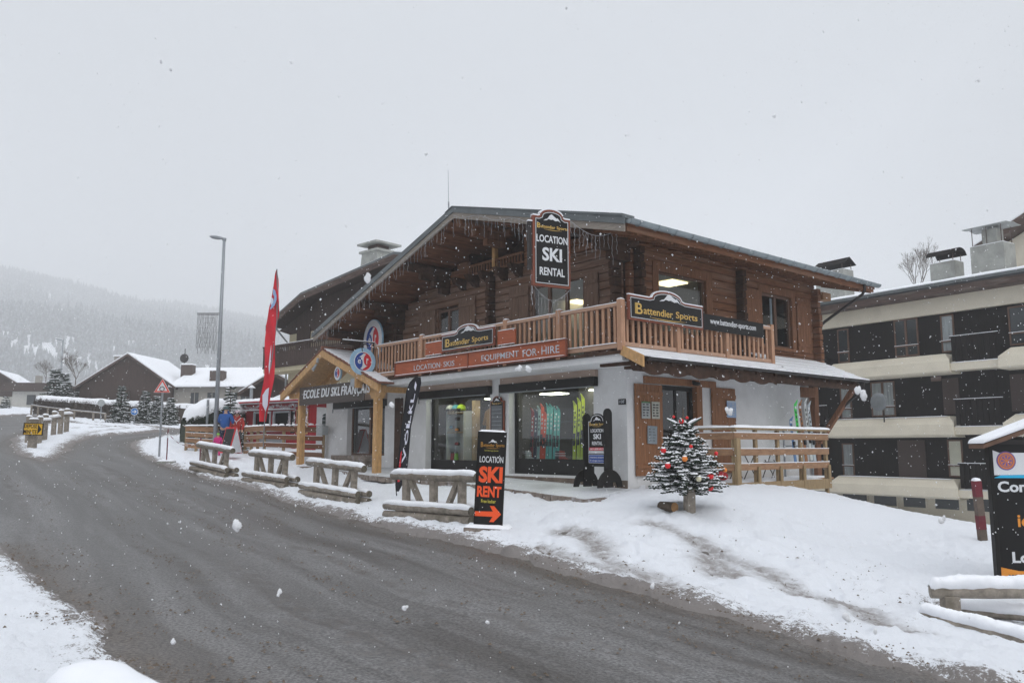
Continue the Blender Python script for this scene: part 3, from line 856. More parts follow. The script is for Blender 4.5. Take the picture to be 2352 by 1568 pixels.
gs.build('snow_strip', m_snow, g1, smooth=True)
dz = roof_top(-1.68)-.13
MB().tube([(1.78,8.75,dz),(1.78,8.75,dz-.18),(1.70,8.75,dz-.30),(.35,8.95,dz-.95),(.18,9.0,dz-1.05),(.14,9.02,dz-1.3),(.14,9.02,3.6)], .045, 8).build('downpipe', m_iron, chalet, smooth=True)

# windows helper ---------------------------------------------------
def win_front(x0, x1, z0, z1, y, name='window', mull=1, fm=m_frame, fw=.07, gm=m_glass, parent=None, trans=None):
    f = MB()
    f.box(x0, x1, y, y+.07, z0, z0+fw).box(x0, x1, y, y+.07, z1-fw, z1).box(x0, x0+fw, y, y+.07, z0+fw, z1-fw).box(x1-fw, x1, y, y+.07, z0+fw, z1-fw)
    for k in range(1, mull+1):
        c = x0+(x1-x0)*k/(mull+1); f.box(c-fw*.75, c+fw*.75, y-.01, y+.07, z0+fw, z1-fw)
    if trans: f.box(x0+fw, x1-fw, y-.004, y+.066, trans-.03, trans+.03)
    o = f.build(name, fm, parent or chalet, bevel=.006)
    MB().box(x0+fw, x1-fw, y+.03, y+.04, z0+fw, z1-fw).build('pane', gm, o)
    return o
def win_side(y0, y1, z0, z1, x, name='window', mull=1, fm=m_frame, fw=.07, gm=m_glass):
    f = MB()
    f.box(x, x-.07, y0, y1, z0, z0+fw).box(x, x-.07, y0, y1, z1-fw, z1).box(x, x-.07, y0, y0+fw, z0+fw, z1-fw).box(x, x-.07, y1-fw, y1, z0+fw, z1-fw)
    for k in range(1, mull+1):
        c = y0+(y1-y0)*k/(mull+1); f.box(x+.01, x-.07, c-fw*.75, c+fw*.75, z0+fw, z1-fw)
    o = f.build(name, fm, chalet, bevel=.006)
    MB().box(x-.03, x-.04, y0+fw, y1-fw, z0+fw, z1-fw).build('pane', gm, o)
    return o
win_front(-7.92, -6.80, 4.05, 5.24, -.02, mull=1)
d2 = win_front(-3.40, -1.36, 3.10, 5.36, -.02, 'balcony_door', mull=2)
win_side(1.22, 3.22, 3.85, 5.42, .0, mull=0, fw=.05)
win_side(5.90, 7.50, 3.85, 5.45, .0, mull=1, fw=.08)
MB().box(-.22,-.235,5.98,6.35,3.95,5.4).box(-.22,-.235,6.78,7.10,3.95,5.4).build('curtain', m_curtain, chalet)
# wide casings round the forecourt windows
cs = MB()
cs.box(.085,.02,.98,1.22,3.7,5.6).box(.085,.02,3.22,3.5,3.7,5.6).box(.09,.02,.98,3.5,5.42,5.66)
cs.build('window_casing', m_oldz, chalet, bevel=.01); cs = MB()
cs.box(.085,.02,5.72,5.90,3.7,5.6).box(.085,.02,7.50,7.72,3.7,5.6).box(.09,.02,5.72,7.72,5.45,5.66).box(.16,.02,5.7,7.75,3.76,3.85)
cs.build('window_casing', m_oldz, chalet, bevel=.01)
def shutter_f(x0, x1, z0, z1, m=m_shut, nm='shutter'):
    mb = MB(); n = max(3, int((x1-x0)/.13))
    for k in range(n): mb.box(x0+(x1-x0)*k/n, x0+(x1-x0)*(k+1)/n-.006, -.115, -.075, z0, z1)
    mb.box(x0+.01, x1-.01, -.14, -.115, z0+.18, z0+.28); mb.box(x0+.01, x1-.01, -.14, -.115, z1-.28, z1-.18)
    return mb.build(nm, m, chalet, bevel=.004)
def shutter_s(y0, y1, z0, z1, x=.12, m=m_shut, nm='shutter'):
    mb = MB(); n = max(3, int((y1-y0)/.13))
    for k in range(n): mb.box(x, x-.04, y0+(y1-y0)*k/n, y0+(y1-y0)*(k+1)/n-.006, z0, z1)
    mb.box(x+.025, x, y0+.01, y1-.01, z0+.18, z0+.28); mb.box(x+.025, x, y0+.01, y1-.01, z1-.28, z1-.18)
    return mb.build(nm, m, chalet, bevel=.004)
shutter_f(-6.74,-5.9,3.9,5.46); shutter_f(-8.95,-8.0,3.9,5.30); shutter_f(-4.32,-3.48,3.2,5.42); shutter_f(-1.30,-.80,3.2,5.36)
shutter_s(5.02,5.70,3.8,5.46, m=m_oldz); shutter_s(7.74,8.50,3.8,5.50, m=m_oldz)
# rooms behind upper windows
rm = MB()
rm.box(-5.0,-.21,.22,.24,3.0,3.84) if False else None
def room(x0, x1, y0, y1, z0, z1, m, nm):
    # floor, ceiling and back walls of a room (open where its windows are)
    mb = MB(); mb.box(x0,x1,y0,y1,z0-.05,z0).box(x0,x1,y0,y1,z1,z1+.05).box(x0,x1,y1,y1+.05,z0,z1).box(x0-.05,x0,y0,y1,z0,z1)
    return mb.build(nm, m, chalet)
room(-5.0,-.21,.21,5.6,3.06,5.50, m_room, 'room_lining')
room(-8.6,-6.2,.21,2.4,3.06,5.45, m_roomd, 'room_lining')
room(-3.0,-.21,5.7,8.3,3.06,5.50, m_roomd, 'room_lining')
for px, py in ((1540,651),(1325,695)):
    p = hit_z(px, py, C0.z+5.47); a, b = loc_ab(p)
    MB().box(-a-.34,-a+.34,b-.34,b+.34,5.455,5.495).build('ceiling_light', m_ceil, chalet)
# loggia in the gable
lg = MB(); lg.box(-6.38,-3.72,1.2,1.25,5.9,7.3).box(-6.43,-6.38,.05,1.2,5.9,7.3).box(-3.72,-3.67,.05,1.2,5.9,7.3).box(-6.4,-3.7,.05,1.2,5.95,6.05)
lg.build('loggia', m_darkbeam, chalet)
lr = MB(); lr.box(-6.38,-3.72,-.12,-.06,6.37,6.43).box(-6.38,-3.72,-.12,-.06,6.10,6.15)
k = -6.3
while k < -3.72: lr.box(k,k+.04,-.11,-.07,6.15,6.37); k += .13
lr.build('loggia_railing', m_oldz, chalet)
MB().box(-5.10,-4.96,-.13,.01,6.06,7.24).build('loggia_post', m_yellow, chalet, bevel=.01)
le = MB()
for x in (-6.5,-5.85,-5.2,-4.5,-3.85):
    le.prism([(-.55,6.05),(-.02,6.05),(-.02,5.70),(-.2,5.72),(-.3,5.82),(-.45,5.86)], x-.09, x+.09, 'x')
le.build('corbel', m_darkbeam, chalet, bevel=.01)

# balcony ------------------------------------------------------------
MB().prism([(-9.95,-1.2),(.95,-1.2),(.95,4.95),(.0,4.95),(.0,-.001),(-9.95,-.001)], 2.87, 3.03, 'z').build('balcony_slab', m_white, chalet, bevel=.01)
rail_f = MB(); 
rail_f.box(-9.9,.97,-1.27,-1.16,4.12,4.20).box(-9.9,.97,-1.25,-1.18,3.16,3.28)
rf_o = rail_f.build('railing', m_newx, chalet, bevel=.008)
rail_s = MB(); rail_s.box(.90,1.01,-1.155,4.95,4.12,4.20).box(.92,.99,-1.155,4.95,3.20,3.30)
rs_o = rail_s.build('railing', m_newx, chalet, bevel=.008)
def post_f(x, y, z0=3.04, z1=4.27, s=.075): return MB().box(x-s, x+s, y-s*.9, y+s*.9, z0, z1).build('railing_post', m_newz, chalet, bevel=.012)
posts_a = []
for px in (860, 970, 1060, 1163, 1285):
    d = ray(px, 760); t = ((C0+U2*-1.22-Vector((0,0,EYE))).dot(U2))/d.dot(U2); p = Vector((0,0,EYE))+d*t; posts_a.append(loc_ab(p)[0])
for a in posts_a: post_f(-a, -1.22)
for x, y in ((.955,-1.22),(.955,.78),(.955,2.78),(.955,4.88)): post_f(x, y, 3.1)
allp = sorted([-a for a in posts_a]+[.955])
for i in range(len(allp)-1):
    L = allp[i+1]-allp[i]; n = int(round(L/.185))
    for k in range(1, n):
        x = allp[i]+L*k/n
        MB().box(x-.037,x+.037,-1.235,-1.2,3.28,4.12).build('baluster', m_newz, rf_o, bevel=.004)
for y0, y1 in ((-1.22,.78),(.78,2.78),(2.78,4.88)):
    n = 10
    for k in range(1, n):
        y = y0+(y1-y0)*k/n
        MB().box(.94,.975,y-.037,y+.037,3.30,4.12).build('baluster', m_newz, rs_o, bevel=.004)
sn = MB().slab(-9.9,.97,-1.265,-1.165,4.20,.022,nx=120,ny=4).slab(.905,1.005,-1.15,4.9,4.20,.02,nx=4,ny=80).slab(-9.9,.9,-1.28,-1.23,3.27,.02,nx=120,ny=3)
for x in allp: sn.slab(x-.07,x+.07,-1.285,-1.155,4.27,.03,nx=5,ny=5)
sn.build('snow_strip', m_snow, rf_o, smooth=True)
MB().box(-9.95,.97,-1.28,-1.205,3.03,3.10).build('balcony_edge_board', m_darkbeam, chalet)

# shop window boxes ------------------------------------------------------
for x0, x1 in ((-4.73,-.95),(-8.84,-5.21),(-14.6,-11.0)):
    dz_ = 0 if x0 > -10 else -.12
    MB().box(x0,x1,-.16,-.001,2.45+dz_,2.69+dz_).build('shutter_box', m_black, chalet, bevel=.008)
    MB().box(x0,x1,-.11,-.001,2.692+dz_,2.90+dz_).build('fascia_panel', m_beige, chalet)
    MB().box(x0+.1,x1-.1,-.20,-.17,2.42+dz_,2.45+dz_).box(x0+.05,x0+.09,-.2,-.17,2.3+dz_,2.44+dz_).build('awning_rail', m_metal, chalet)
def shopwin(x0, x1, z0, z1, y):
    f = MB(); fw = .06
    f.box(x0,x1,y,y+.08,z0,z0+.42).box(x0,x1,y,y+.08,z1-fw,z1).box(x0,x0+fw*1.6,y,y+.08,z0+.42,z1-fw).box(x1-fw,x1,y,y+.08,z0+.42,z1-fw)
    o = f.build('shop_window', m_black, chalet, bevel=.006)
    MB().box(x0+fw,x1-fw,y+.03,y+.042,z0+.42,z1-fw).build('pane', m_glass, o)
shopwin(-4.46,-1.12,.18,2.6,.22); shopwin(-8.62,-5.32,.10,2.6,.22)
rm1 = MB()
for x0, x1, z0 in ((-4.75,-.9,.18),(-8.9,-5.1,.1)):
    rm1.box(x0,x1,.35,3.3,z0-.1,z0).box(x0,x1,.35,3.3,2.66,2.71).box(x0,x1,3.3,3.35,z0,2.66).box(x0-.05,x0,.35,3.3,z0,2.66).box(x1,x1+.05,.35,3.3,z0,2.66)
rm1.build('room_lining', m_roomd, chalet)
for px, py, L in ((1452,950,.0),): pass
for x0_, x1_, y_, z_ in ((-2.95,-1.35,1.35,2.475),(-4.25,-3.5,1.0,2.43),(-7.6,-6.2,1.6,2.46)):
    MB().box(x0_, x1_, y_, y_+.45, z_, z_+.03).build('light_strip', m_tube, chalet)
for x0_, x1_ in ((-8.5,-5.5),(-4.4,-1.2)): MB().box(x0_, x1_, .42, .56, 2.62, 2.645).build('light_strip', m_tube, chalet)  # strips added mostly out of sight above the glass to brighten the displays
win_front(-13.75,-11.12,.62,2.45,.2,'school_window',mull=1,fm=m_frame,fw=.07,gm=m_glassd)
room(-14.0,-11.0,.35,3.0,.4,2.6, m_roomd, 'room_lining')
MB().box(-14.3,-11.8,-.34,-.02,.42,.62).box(-14.2,-11.9,-.28,-.02,-.1,.42).build('stone_bench', m_stone, chalet, bevel=.01)
MB().box(-10.35,-9.95,-.10,-.001,.05,2.55).build('brown_pilaster', m_darkbeam, chalet, bevel=.01)
# forecourt door with shutters
MB().box(.07,-.02,.62,3.55,2.50,2.68).build('door_lintel', m_shutnew, chalet, bevel=.01)
MB().box(.05,-.28,2.72,2.95,.0,2.50).build('door_jamb', m_shutnew, chalet, bevel=.01)
dr = MB(); dr.box(-.10,-.16,1.30,1.40,.05,2.5).box(-.10,-.16,2.62,2.72,.05,2.5).box(-.10,-.16,1.4,2.62,2.38,2.5).box(-.10,-.16,1.4,2.62,.05,.35).box(-.10,-.155,1.96,2.04,.35,2.38).box(-.10,-.155,1.4,1.96,1.3,1.36).box(-.10,-.155,2.04,2.62,1.3,1.36)
dr_o = dr.build('entrance_door', m_black, chalet, bevel=.006)
MB().box(-.125,-.135,1.4,2.62,.35,2.38).build('pane', m_glassd, dr_o)
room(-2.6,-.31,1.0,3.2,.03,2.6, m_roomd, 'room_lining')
shutter_s(.24,1.27,.22,2.47, x=.07, m=m_shutnew, nm='door_shutter'); shutter_s(3.35,4.42,.22,2.52, x=.07, m=m_shutnew, nm='door_shutter')
MB().tube([(.12,2.45,2.62),(.22,2.45,2.6)],.03,8).sphere((.24,2.45,2.56),.09,12,6,(1,1.6,.6)).build('door_lamp', m_black, chalet, smooth=True)

# canopy over the forecourt side -------------------------------------------
def can_z(x): return 3.62-.45*x
cn = MB()
cn.prism([(.93,can_z(.93)),(1.55,can_z(1.55)),(1.55,can_z(1.55)-.06),(.93,can_z(.93)-.06)], -1.2, 4.95)
cn.prism([(.04,can_z(.04)),(1.55,can_z(1.55)),(1.55,can_z(1.55)-.06),(.04,can_z(.04)-.06)], 4.96, 8.95)
cn_o = cn.build('canopy', m_slate, chalet)
ts = MB()
for y0, y1, xa in ((-1.18,4.93,.97),(5.0,8.93,.06)):
    x = 1.54
    while x > xa:
        xx = max(x-.30, xa)
        ts.prism([(x,can_z(x)+.003),(x,can_z(x)+.035+.012*rnd.random()),(xx+.035,can_z(xx+.035)+.022),(xx+.035,can_z(xx+.035)+.003)], y0+.02*rnd.random(), y1-.02*rnd.random())
        x = xx
ts.build('canopy_snow', m_snow, cn_o, bevel=.008)
MB().prism([(.93,can_z(.93)+.04),(1.62,can_z(1.62)+.04),(1.62,can_z(1.62)-.22),(.93,can_z(.93)-.20)], -1.26, -1.205).build('verge_board', m_yellow, chalet, bevel=.008)
g2 = gutter('gutter', 1.62, -1.15, 9.0, can_z(1.55)-.02, .075, m_iron, chalet)
sg = MB().slab(1.67,1.705,-1.1,8.95,can_z(1.55)-.022,.018,nx=3,ny=120)
y = -.7
while y < 8.9: sg.beam((1.49,y-.10,can_z(1.49)+.03),(1.66,y+.06,can_z(1.6)+.02),.022,.03); y += .6
sg.build('snow_strip', m_snow, g2)
cb = MB(); cb.log((1.28,-1.15,2.74),(1.28,8.9,2.74),.13,seg=30,rough=.12); cb.build('canopy_beam', m_darkbeam, chalet, smooth=True)
wv = MB(); pts = []; n = 60
for i in range(n+1):
    y = -1.1+i*(5.4)/n; pts.append((y, 2.70-.07-.10*abs(math.sin(i*.33))))
poly = [(-1.1,2.82),(4.3,2.82)]+pts[::-1]
for i in range(n): wv.prism([(pts[i][0],pts[i][1]),(pts[i+1][0],pts[i+1][1]),(pts[i+1][0],2.84),(pts[i][0],2.84)], 1.42, 1.45, 'x')
wv.build('carved_board', m_darkbeam, chalet)
fl = MB(); fl.box(.02,1.5,-1.15,8.9,2.90,2.93); 
fl2 = MB().box(.04,1.5,4.96,8.95,2.93,2.96)
cs2 = MB()
for k in range(12):
    y = -.9+k*.85; cs2.beam((.02,y,2.86),(1.5,y,2.83),.10,.12)
cs2.box(.02,1.46,-1.1,8.9,2.925,2.95)
cs2.build('canopy_ceiling', m_darkbeam, chalet)
MB().tube([(1.62,8.7,can_z(1.55)-.08),(1.6,8.7,can_z(1.55)-.22),(1.5,8.72,can_z(1.55)-.35),(.3,9.0,1.75),(.1,9.05,1.6),(.08,9.05,-.3)], .04, 8).build('downpipe', m_iron, chalet, smooth=True)
MB().beam((1.25,8.85,2.72),(.03,8.85,1.05),.14,.16,(0,1,0)).box(-.2,.0,8.75,8.98,-.3,3.1).box(-.2,0,7.95,8.75,2.45,2.75).build('canopy_strut', m_oldz, chalet, bevel=.01)
# recess under the rear corner
rc = MB().box(-1.6,-1.5,7.9,9,-.3,2.95).build('recess_wall', m_oldz, chalet)
MB().box(-1.5,-1.44,8.0,8.45,.05,2.25).build('recess_door', m_white, chalet)
# ---------------------------------------------------------------- lettering
def text_mesh(s, bold=0.0, shear=0.0, depth=.004, spacing=1.0, res=3):
    cu = bpy.data.curves.new('lettering', 'FONT'); cu.body = s; cu.size = 1.0; cu.shear = shear; cu.extrude = depth; cu.offset = bold
    cu.space_character = spacing; cu.resolution_u = res; cu.fill_mode = 'BOTH'
    o = bpy.data.objects.new('lettering', cu); COL.objects.link(o)
    dg = bpy.context.evaluated_depsgraph_get(); me = bpy.data.meshes.new_from_object(o.evaluated_get(dg))
    bpy.data.objects.remove(o)
    v = np.empty(len(me.vertices)*3); me.vertices.foreach_get('co', v); v = v.reshape(-1, 3)
    f = [tuple(p.vertices) for p in me.polygons]
    bpy.data.meshes.remove(me)
    return v, f
def lettering(name, s, mat_, parent, cx, z0, w, h, y=-.01, bold=.0, shear=0.0, depth=.003, rotate=0.0, spacing=1.0, curve=None, label=None, left=False):
    # letters standing in the local X-Z plane, read from -Y; fitted to width w and height h
    v, f = text_mesh(s, bold, shear, .5, spacing)
    mn = v.min(0); mxx = v.max(0); sx = w/(mxx[0]-mn[0]); sz = h/(mxx[1]-mn[1])
    X = (v[:,0]-mn[0])*sx-(0 if left else w/2); Z = (v[:,1]-mn[1])*sz; D = -v[:,2]*depth
    if rotate:
        c, s_ = math.cos(rotate), math.sin(rotate); Zc = Z-h/2
        X, Z = X*c-Zc*s_, X*s_+Zc*c
    if curve is not None: Z = Z+np.array([curve(x) for x in X])
    mb = MB(); mb.v = [(float(a)+cx, y+float(d), float(b)+z0) for a, b, d in zip(X, Z, D)]; mb.f = f
    return mb.build(name, mat_, parent, label=label)
def pl(name, pts, y0, y1, m, parent, bevel=0): return MB().prism(pts, y0, y1).build(name, m, parent, bevel=bevel)

m_signblk = mat('sign_black', (.012,.011,.011), spec=.2, rough=.4, var=.15, bump=0)
m_signwht = mat('sign_white', (.70,.71,.73), rough=.5, var=.03, bump=0)
m_silver = mat('silver_letter', (.50,.52,.56), rough=.4, var=.1, bump=0)
m_gold = mat('gold_letter', (.62,.40,.10), rough=.4, var=.15, scale=12, bump=0)
m_terra = mat('terracotta_board', (.36,.085,.03), rough=.6, var=.2, scale=3, stretch=(1,1,4), bump=.1)
m_terrad = mat('terracotta_frame', (.20,.055,.028), rough=.6, var=.2, scale=3, bump=.1)
m_orange = mat('orange_letter', (.88,.10,.02), rough=.5, var=.05, bump=0)
m_yell = mat('yellow_letter', (.65,.58,.08), rough=.5, var=.05, bump=0)
m_red = mat('red_sign', (.60,.02,.03), rough=.45, var=.05, bump=0)
m_blue = mat('blue_sign', (.015,.06,.30), rough=.45, var=.1, bump=0)
m_lblue = mat('pale_blue_sign', (.33,.52,.68), rough=.4, var=.2, scale=2.5, bump=0)
m_cream = mat('cream_letter', (.75,.72,.6), rough=.5, var=.05, bump=0)

def arch_pts(w, z0, zs, za, aw, n=14):
    # board outline with an arch rising from its top edge (shoulders at zs, crown at za)
    pts = [(-w/2, z0), (w/2, z0), (w/2, zs), (aw/2+.04*w, zs)]
    for i in range(n+1):
        t = math.pi*i/n; pts.append((aw/2*math.cos(t), zs+(za-zs)*(.12+.88*math.sin(t))))
    pts += [(-aw/2-.04*w, zs), (-w/2, zs)]
    return pts
def inset(pts, d):
    cx = sum(p[0] for p in pts)/len(pts); cz = sum(p[1] for p in pts)/len(pts)
    out = []; n = len(pts)
    for i in range(n):
        p0 = Vector(pts[i-1]); p1 = Vector(pts[i]); p2 = Vector(pts[(i+1) % n])
        n1 = Vector(((p1-p0).y, -(p1-p0).x)); n2 = Vector(((p2-p1).y, -(p2-p1).x))
        n1 = n1.normalized() if n1.length > 1e-6 else n1; n2 = n2.normalized() if n2.length > 1e-6 else n2
        b = (n1+n2); b = b.normalized() if b.length > 1e-6 else n1
        k = d/max(.5, b.dot(n1)); out.append((p1.x-b.x*k, p1.y-b.y*k))
    return out
def outline(name, pts, t, y, m, parent):
    a = pts; b = inset(pts, t); n = len(a); mb = MB()
    vs = [(x, y, z) for x, z in a]+[(x, y, z) for x, z in b]+[(x, y+.004, z) for x, z in a]+[(x, y+.004, z) for x, z in b]
    fs = []
    for i in range(n):
        j = (i+1) % n
        fs += [(i, j, n+j, n+i), (2*n+j, 2*n+i, 3*n+i, 3*n+j)]
    mb.add(vs, fs); return mb.build(name, m, parent)
def mountain(cx, z0, w, h, y, parent, m=None):
    m = m or m_signwht
    P = [(-.5,0),(-.38,.22),(-.28,.30),(-.12,.85),(-.02,1.0),(.12,.72),(.26,.50),(.33,.56),(.5,.0),(.36,.22),(.20,.12),(.05,.30),(-.06,.22),(-.20,.30),(-.30,.10)]
    return pl('mountain_emblem', [(cx+a*w, z0+b*h) for a, b in P][::-1], y-.004, y, m, parent)
def logo_words(parent, cx, z0, w, h, y, m=None, tail=True):
    # big B, then the rest of the name, with a swoosh
    m = m or m_gold
    lettering('lettering', 'B', m, parent, cx-w/2+w*.045, z0-h*.12, w*.10, h*1.5, y, bold=.01)
    for dx in (-.022, .005): MB().box(cx-w/2+w*dx, cx-w/2+w*(dx+.010), y-.003, y, z0-h*.12, z0+h*1.38).build('lettering', m, parent) if tail else None
    lettering('lettering', 'attendier', m, parent, cx-w*.155, z0, w*.47, h*1.0, y, bold=.012)
    lettering('lettering', 'Sports', m, parent, cx+w*.315, z0-h*.18, w*.37, h*1.22, y, bold=.012)
    sw = [(cx-w*.30+w*.6*i/14, z0-h*(.30+.16*math.sin(math.pi*i/14*.9+.2))) for i in range(15)]
    mb = MB()
    for i in range(14):
        t = .012*h/.1*math.sin(math.pi*(i+.5)/14)+.002
        mb.beam((sw[i][0],y-.002,sw[i][1]),(sw[i+1][0],y-.002,sw[i+1][1]),.004,t,(0,0,1))
    mb.build('swoosh', m, parent)

# sign on the street railing
def front_pt(px, py, b):
    d = ray(px, py); o = Vector((0,0,EYE)); t = ((C0+U2*b-o).dot(U2))/d.dot(U2); p = o+d*t-C0
    return p.dot(U1), p.z
def side_pt(px, py, a):
    d = ray(px, py); o = Vector((0,0,EYE)); t = ((C0+U1*a-o).dot(U1))/d.dot(U1); p = o+d*t-C0
    return p.dot(U2), p.z
def arch_sign(t, w, z0, zs, za, aw, th=.06, tsize=.10, tw=.82, tz=.16):
    P = arch_pts(w, z0, zs, za, aw)
    pl('frame', P, -th, 0, m_terrad, t, .006)
    Q = inset(P, .045); pl('panel', Q, -th-.008, -th-.001, m_signblk, t)
    outline('border', inset(P, .055), .014, -th-.012, m_signwht, t)
    y = -th-.013
    mountain(.03*w, zs-.06*(za-z0)+(za-zs)*.1-.02, aw*.72, (za-zs)*.75+.05, y, t)
    logo_words(t, .0, z0+(zs-z0)*.30, w*tw, tsize, y)
    s = MB()
    n = len(P)
    for i in range(2, n-1):
        (x0, a0), (x1, a1) = P[i], P[i+1]
        if abs(x0-x1) > .008 and abs(a1-a0) < abs(x1-x0)*3: s.beam((x0,-th/2,a0+.012),(x1,-th/2,a1+.012),th*1.15,.028)
    s.build('snow_cap', m_snow, t, bevel=.006)
b1 = thing('shop_sign', 'black and gold arched shop name sign on the street railing above the terracotta board', 'sign', W(4.63,-1.33,3.62), RF)
arch_sign(b1, 2.42, 0, .50, .68, .95, tsize=.155, tw=.80)
b2 = thing('shop_sign', 'large black and gold arched shop name sign on the forecourt railing beside the balcony corner', 'sign', W(-1.06,.25,3.80), RS)
arch_sign(b2, 2.76, 0, .58, .79, 1.1, tsize=.17, tw=.82)
bn = thing('web_banner', 'black banner with white web address tied to the forecourt railing', 'banner', W(-1.05,3.02,3.84), RS)
MB().box(-1.37,1.36,-.012,.0,0,.40).build('cloth', m_signblk, bn)
lettering('lettering', 'www.battendier-sports.com', m_signwht, bn, -.02, .125, 2.02, .19, -.016, bold=.012)

tb = thing('hire_board', 'long terracotta board with silver lettering for ski hire fixed along the street railing', 'sign', W(0,-1.29,0), RF)
MB().box(-8.37,-4.62,-.05,0,3.10,3.50).box(-4.615,-.72,-.05,0,3.10,3.50).build('board', m_terra, tb, bevel=.008)
fr = MB()
for z in (3.085,3.49): fr.box(-8.40,-.69,-.075,-.05,z,z+.035)
for x in (-8.40,-4.64,-.72): fr.box(x,x+.035,-.075,-.05,3.12,3.49)
fr.build('frame', m_terrad, tb)
MB().box(-6.75,-5.90,-.04,0,3.60,3.98).build('side_panel', m_terra, tb, bevel=.008); MB().box(-3.36,-2.62,-.04,0,3.60,3.98).build('side_panel', m_terra, tb, bevel=.008)
MB().slab(-8.4,-.69,-.08,0,3.525,.02,nx=90,ny=3).slab(-8.35,-.73,-.075,-.052,3.12,.015,nx=90,ny=3).slab(-6.75,-5.9,-.05,0,3.98,.02,ny=3).slab(-3.36,-2.62,-.05,0,3.98,.02,ny=3).slab(-6.75,-5.9,-.055,-.04,3.60,.012,ny=2).slab(-3.36,-2.62,-.055,-.04,3.60,.012,ny=2).build('snow_strip', m_snow, tb, smooth=True)
def serif_word(s, x0, x1, z0, h, parent):
    # lettering with small serifs added at the feet and heads of the stems
    lettering('lettering', s, m_silver, parent, (x0+x1)/2, z0, x1-x0, h, -.056, bold=.004)
def ab_x(px, py): return -front_pt(px, py, -1.34)[0]
lz = 3.205
serif_word('LOCATION', ab_x(951,850), ab_x(1011,843), lz, .155, tb); serif_word('SKIS', ab_x(1019,840), ab_x(1044,838), lz, .155, tb)
serif_word('EQUIPMENT', ab_x(1106,826), ab_x(1192,815), lz, .185, tb); serif_word('FOR', ab_x(1201,812), ab_x(1233,808), lz, .185, tb); serif_word('HIRE', ab_x(1244,806), ab_x(1285,800), lz, .185, tb)

# big hanging double sign at the balcony corner
hp = at(1265, 577, 18.15)
hy = R_(90-61)
hs_ = thing('hanging_sign', 'tall black arched sign reading location ski rental hung with icicle lights at the roof corner', 'sign', (hp.x, hp.y, hp.z-.83), hy)
hw = .99
P = arch_pts(hw, 0, 1.60, 1.78, .62)
pl('frame', P, -.05, .05, m_terrad, hs_, .008)
pl('panel', inset(P, .05), -.058, -.051, m_signblk, hs_)
outline('border', inset(P, .062), .014, -.062, m_signwht, hs_)
mountain(.0, 1.50, .46, .17, -.062, hs_)
logo_words(hs_, 0.02, 1.33, .80, .075, -.062)
lettering('lettering', 'LOCATION', m_signwht, hs_, 0, 1.00, .82, .17, -.062, bold=.02)
lettering('lettering', 'SKI', m_signwht, hs_, 0, .58, .52, .31, -.062, bold=.03)
lettering('lettering', 'RENTAL', m_signwht, hs_, 0, .25, .66, .18, -.062, bold=.02)
MB().box(-.60,-.52,-.03,.03,.35,1.45).box(.5,.76,-.02,.02,1.25,1.31).build('bracket', m_iron, hs_)
s = MB()
for i in range(2, len(P)-1):
    (x0, a0), (x1, a1) = P[i], P[i+1]
    if abs(x0-x1) > .008: s.beam((x0,0,a0+.014),(x1,0,a1+.014),.11,.032)
s.box(-.61,-.5,-.04,.04,1.45,1.48)
s.build('snow_cap', m_snow, hs_, bevel=.006)

# round ski school emblems
def emblem(t, r, sx=1.0, y=0.0, both=False, words=True):
    def circ(R, cx=0, cz=0, n=36, a0=0, a1=2*math.pi): return [((cx+R*math.cos(a0+(a1-a0)*i/n))*sx, cz+R*math.sin(a0+(a1-a0)*i/n)) for i in range(n if a1-a0 > 6.2 else n+1)]
    pl('disc', circ(r), y-.03, y+.03, m_lblue, t)
    sides = (-1, 1) if both else (-1,)
    for sd in sides:
        f = y+sd*.031; g = f+sd*.004
        def LAY(nm, pts, m, k=0):
            a = f+sd*(.004*k+.0005); b = a+sd*.003
            mb = MB().prism([(x if sd < 0 else -x, z) for x, z in pts], min(a, b), max(a, b)); mb.build(nm, m, t)
        LAY('ring', circ(r*.97), m_signwht if not both else m_lblue, 0)
        LAY('white_field', circ(r*.72), m_signwht, 1)
        def teardrop(sgn):
            pts = []
            for i in range(20):      # outer half circle
                a = R_(80)+R_(200)*i/19; pts.append((.66*r*math.cos(a), .66*r*math.sin(a)))
            for i in range(14):      # inner sweep back to the head
                a = R_(-80)+R_(185)*i/13; pts.append((-.29*r+.25*r*math.cos(a)+0, -.12*r+.42*r*math.sin(a)))
            return [(sgn*x*sx, sgn*z) for x, z in pts]
        LAY('blue_sweep', teardrop(1), m_blue, 2); LAY('red_sweep', teardrop(-1), m_red, 2)
        if words:
            o = lettering('lettering', 'e', m_signwht, t, -.30*r*sx, -.18*r, .26*r*sx, .32*r, f-.014 if sd < 0 else f, bold=.02) if sd < 0 else None
            o = lettering('lettering', 'r', m_signwht, t, .33*r*sx, -.18*r, .17*r*sx, .42*r, f-.014, bold=.03) if sd < 0 else None
b_ = 10.93
e1 = thing('ski_school_sign', 'large oval ski school emblem on the brown gable wall above the balcony', 'sign', W(10.95,-.62,4.55), RF)
emblem(e1, .72, .86)
a_, z_ = 9.72, 0
sb, sz = side_pt(833, 830, 9.72)
e2 = thing('ski_school_sign', 'round blue and white ski school emblem hanging from the iron bracket over the porch roof', 'sign', W(9.72, sb, sz), RS-R_(5))
emblem(e2, .44, 1.0, both=True)
ib = thing('iron_bracket', 'black wrought iron bracket with a curled stay at the left end of the balcony', 'bracket', W(9.72,-1.34,0), RS)
x0 = sb+1.34
mb = MB().tube([(0,0,2.85),(0,0,4.28)], .028, 8).box(x0-.75,.03,-.02,.02,4.26,4.30)
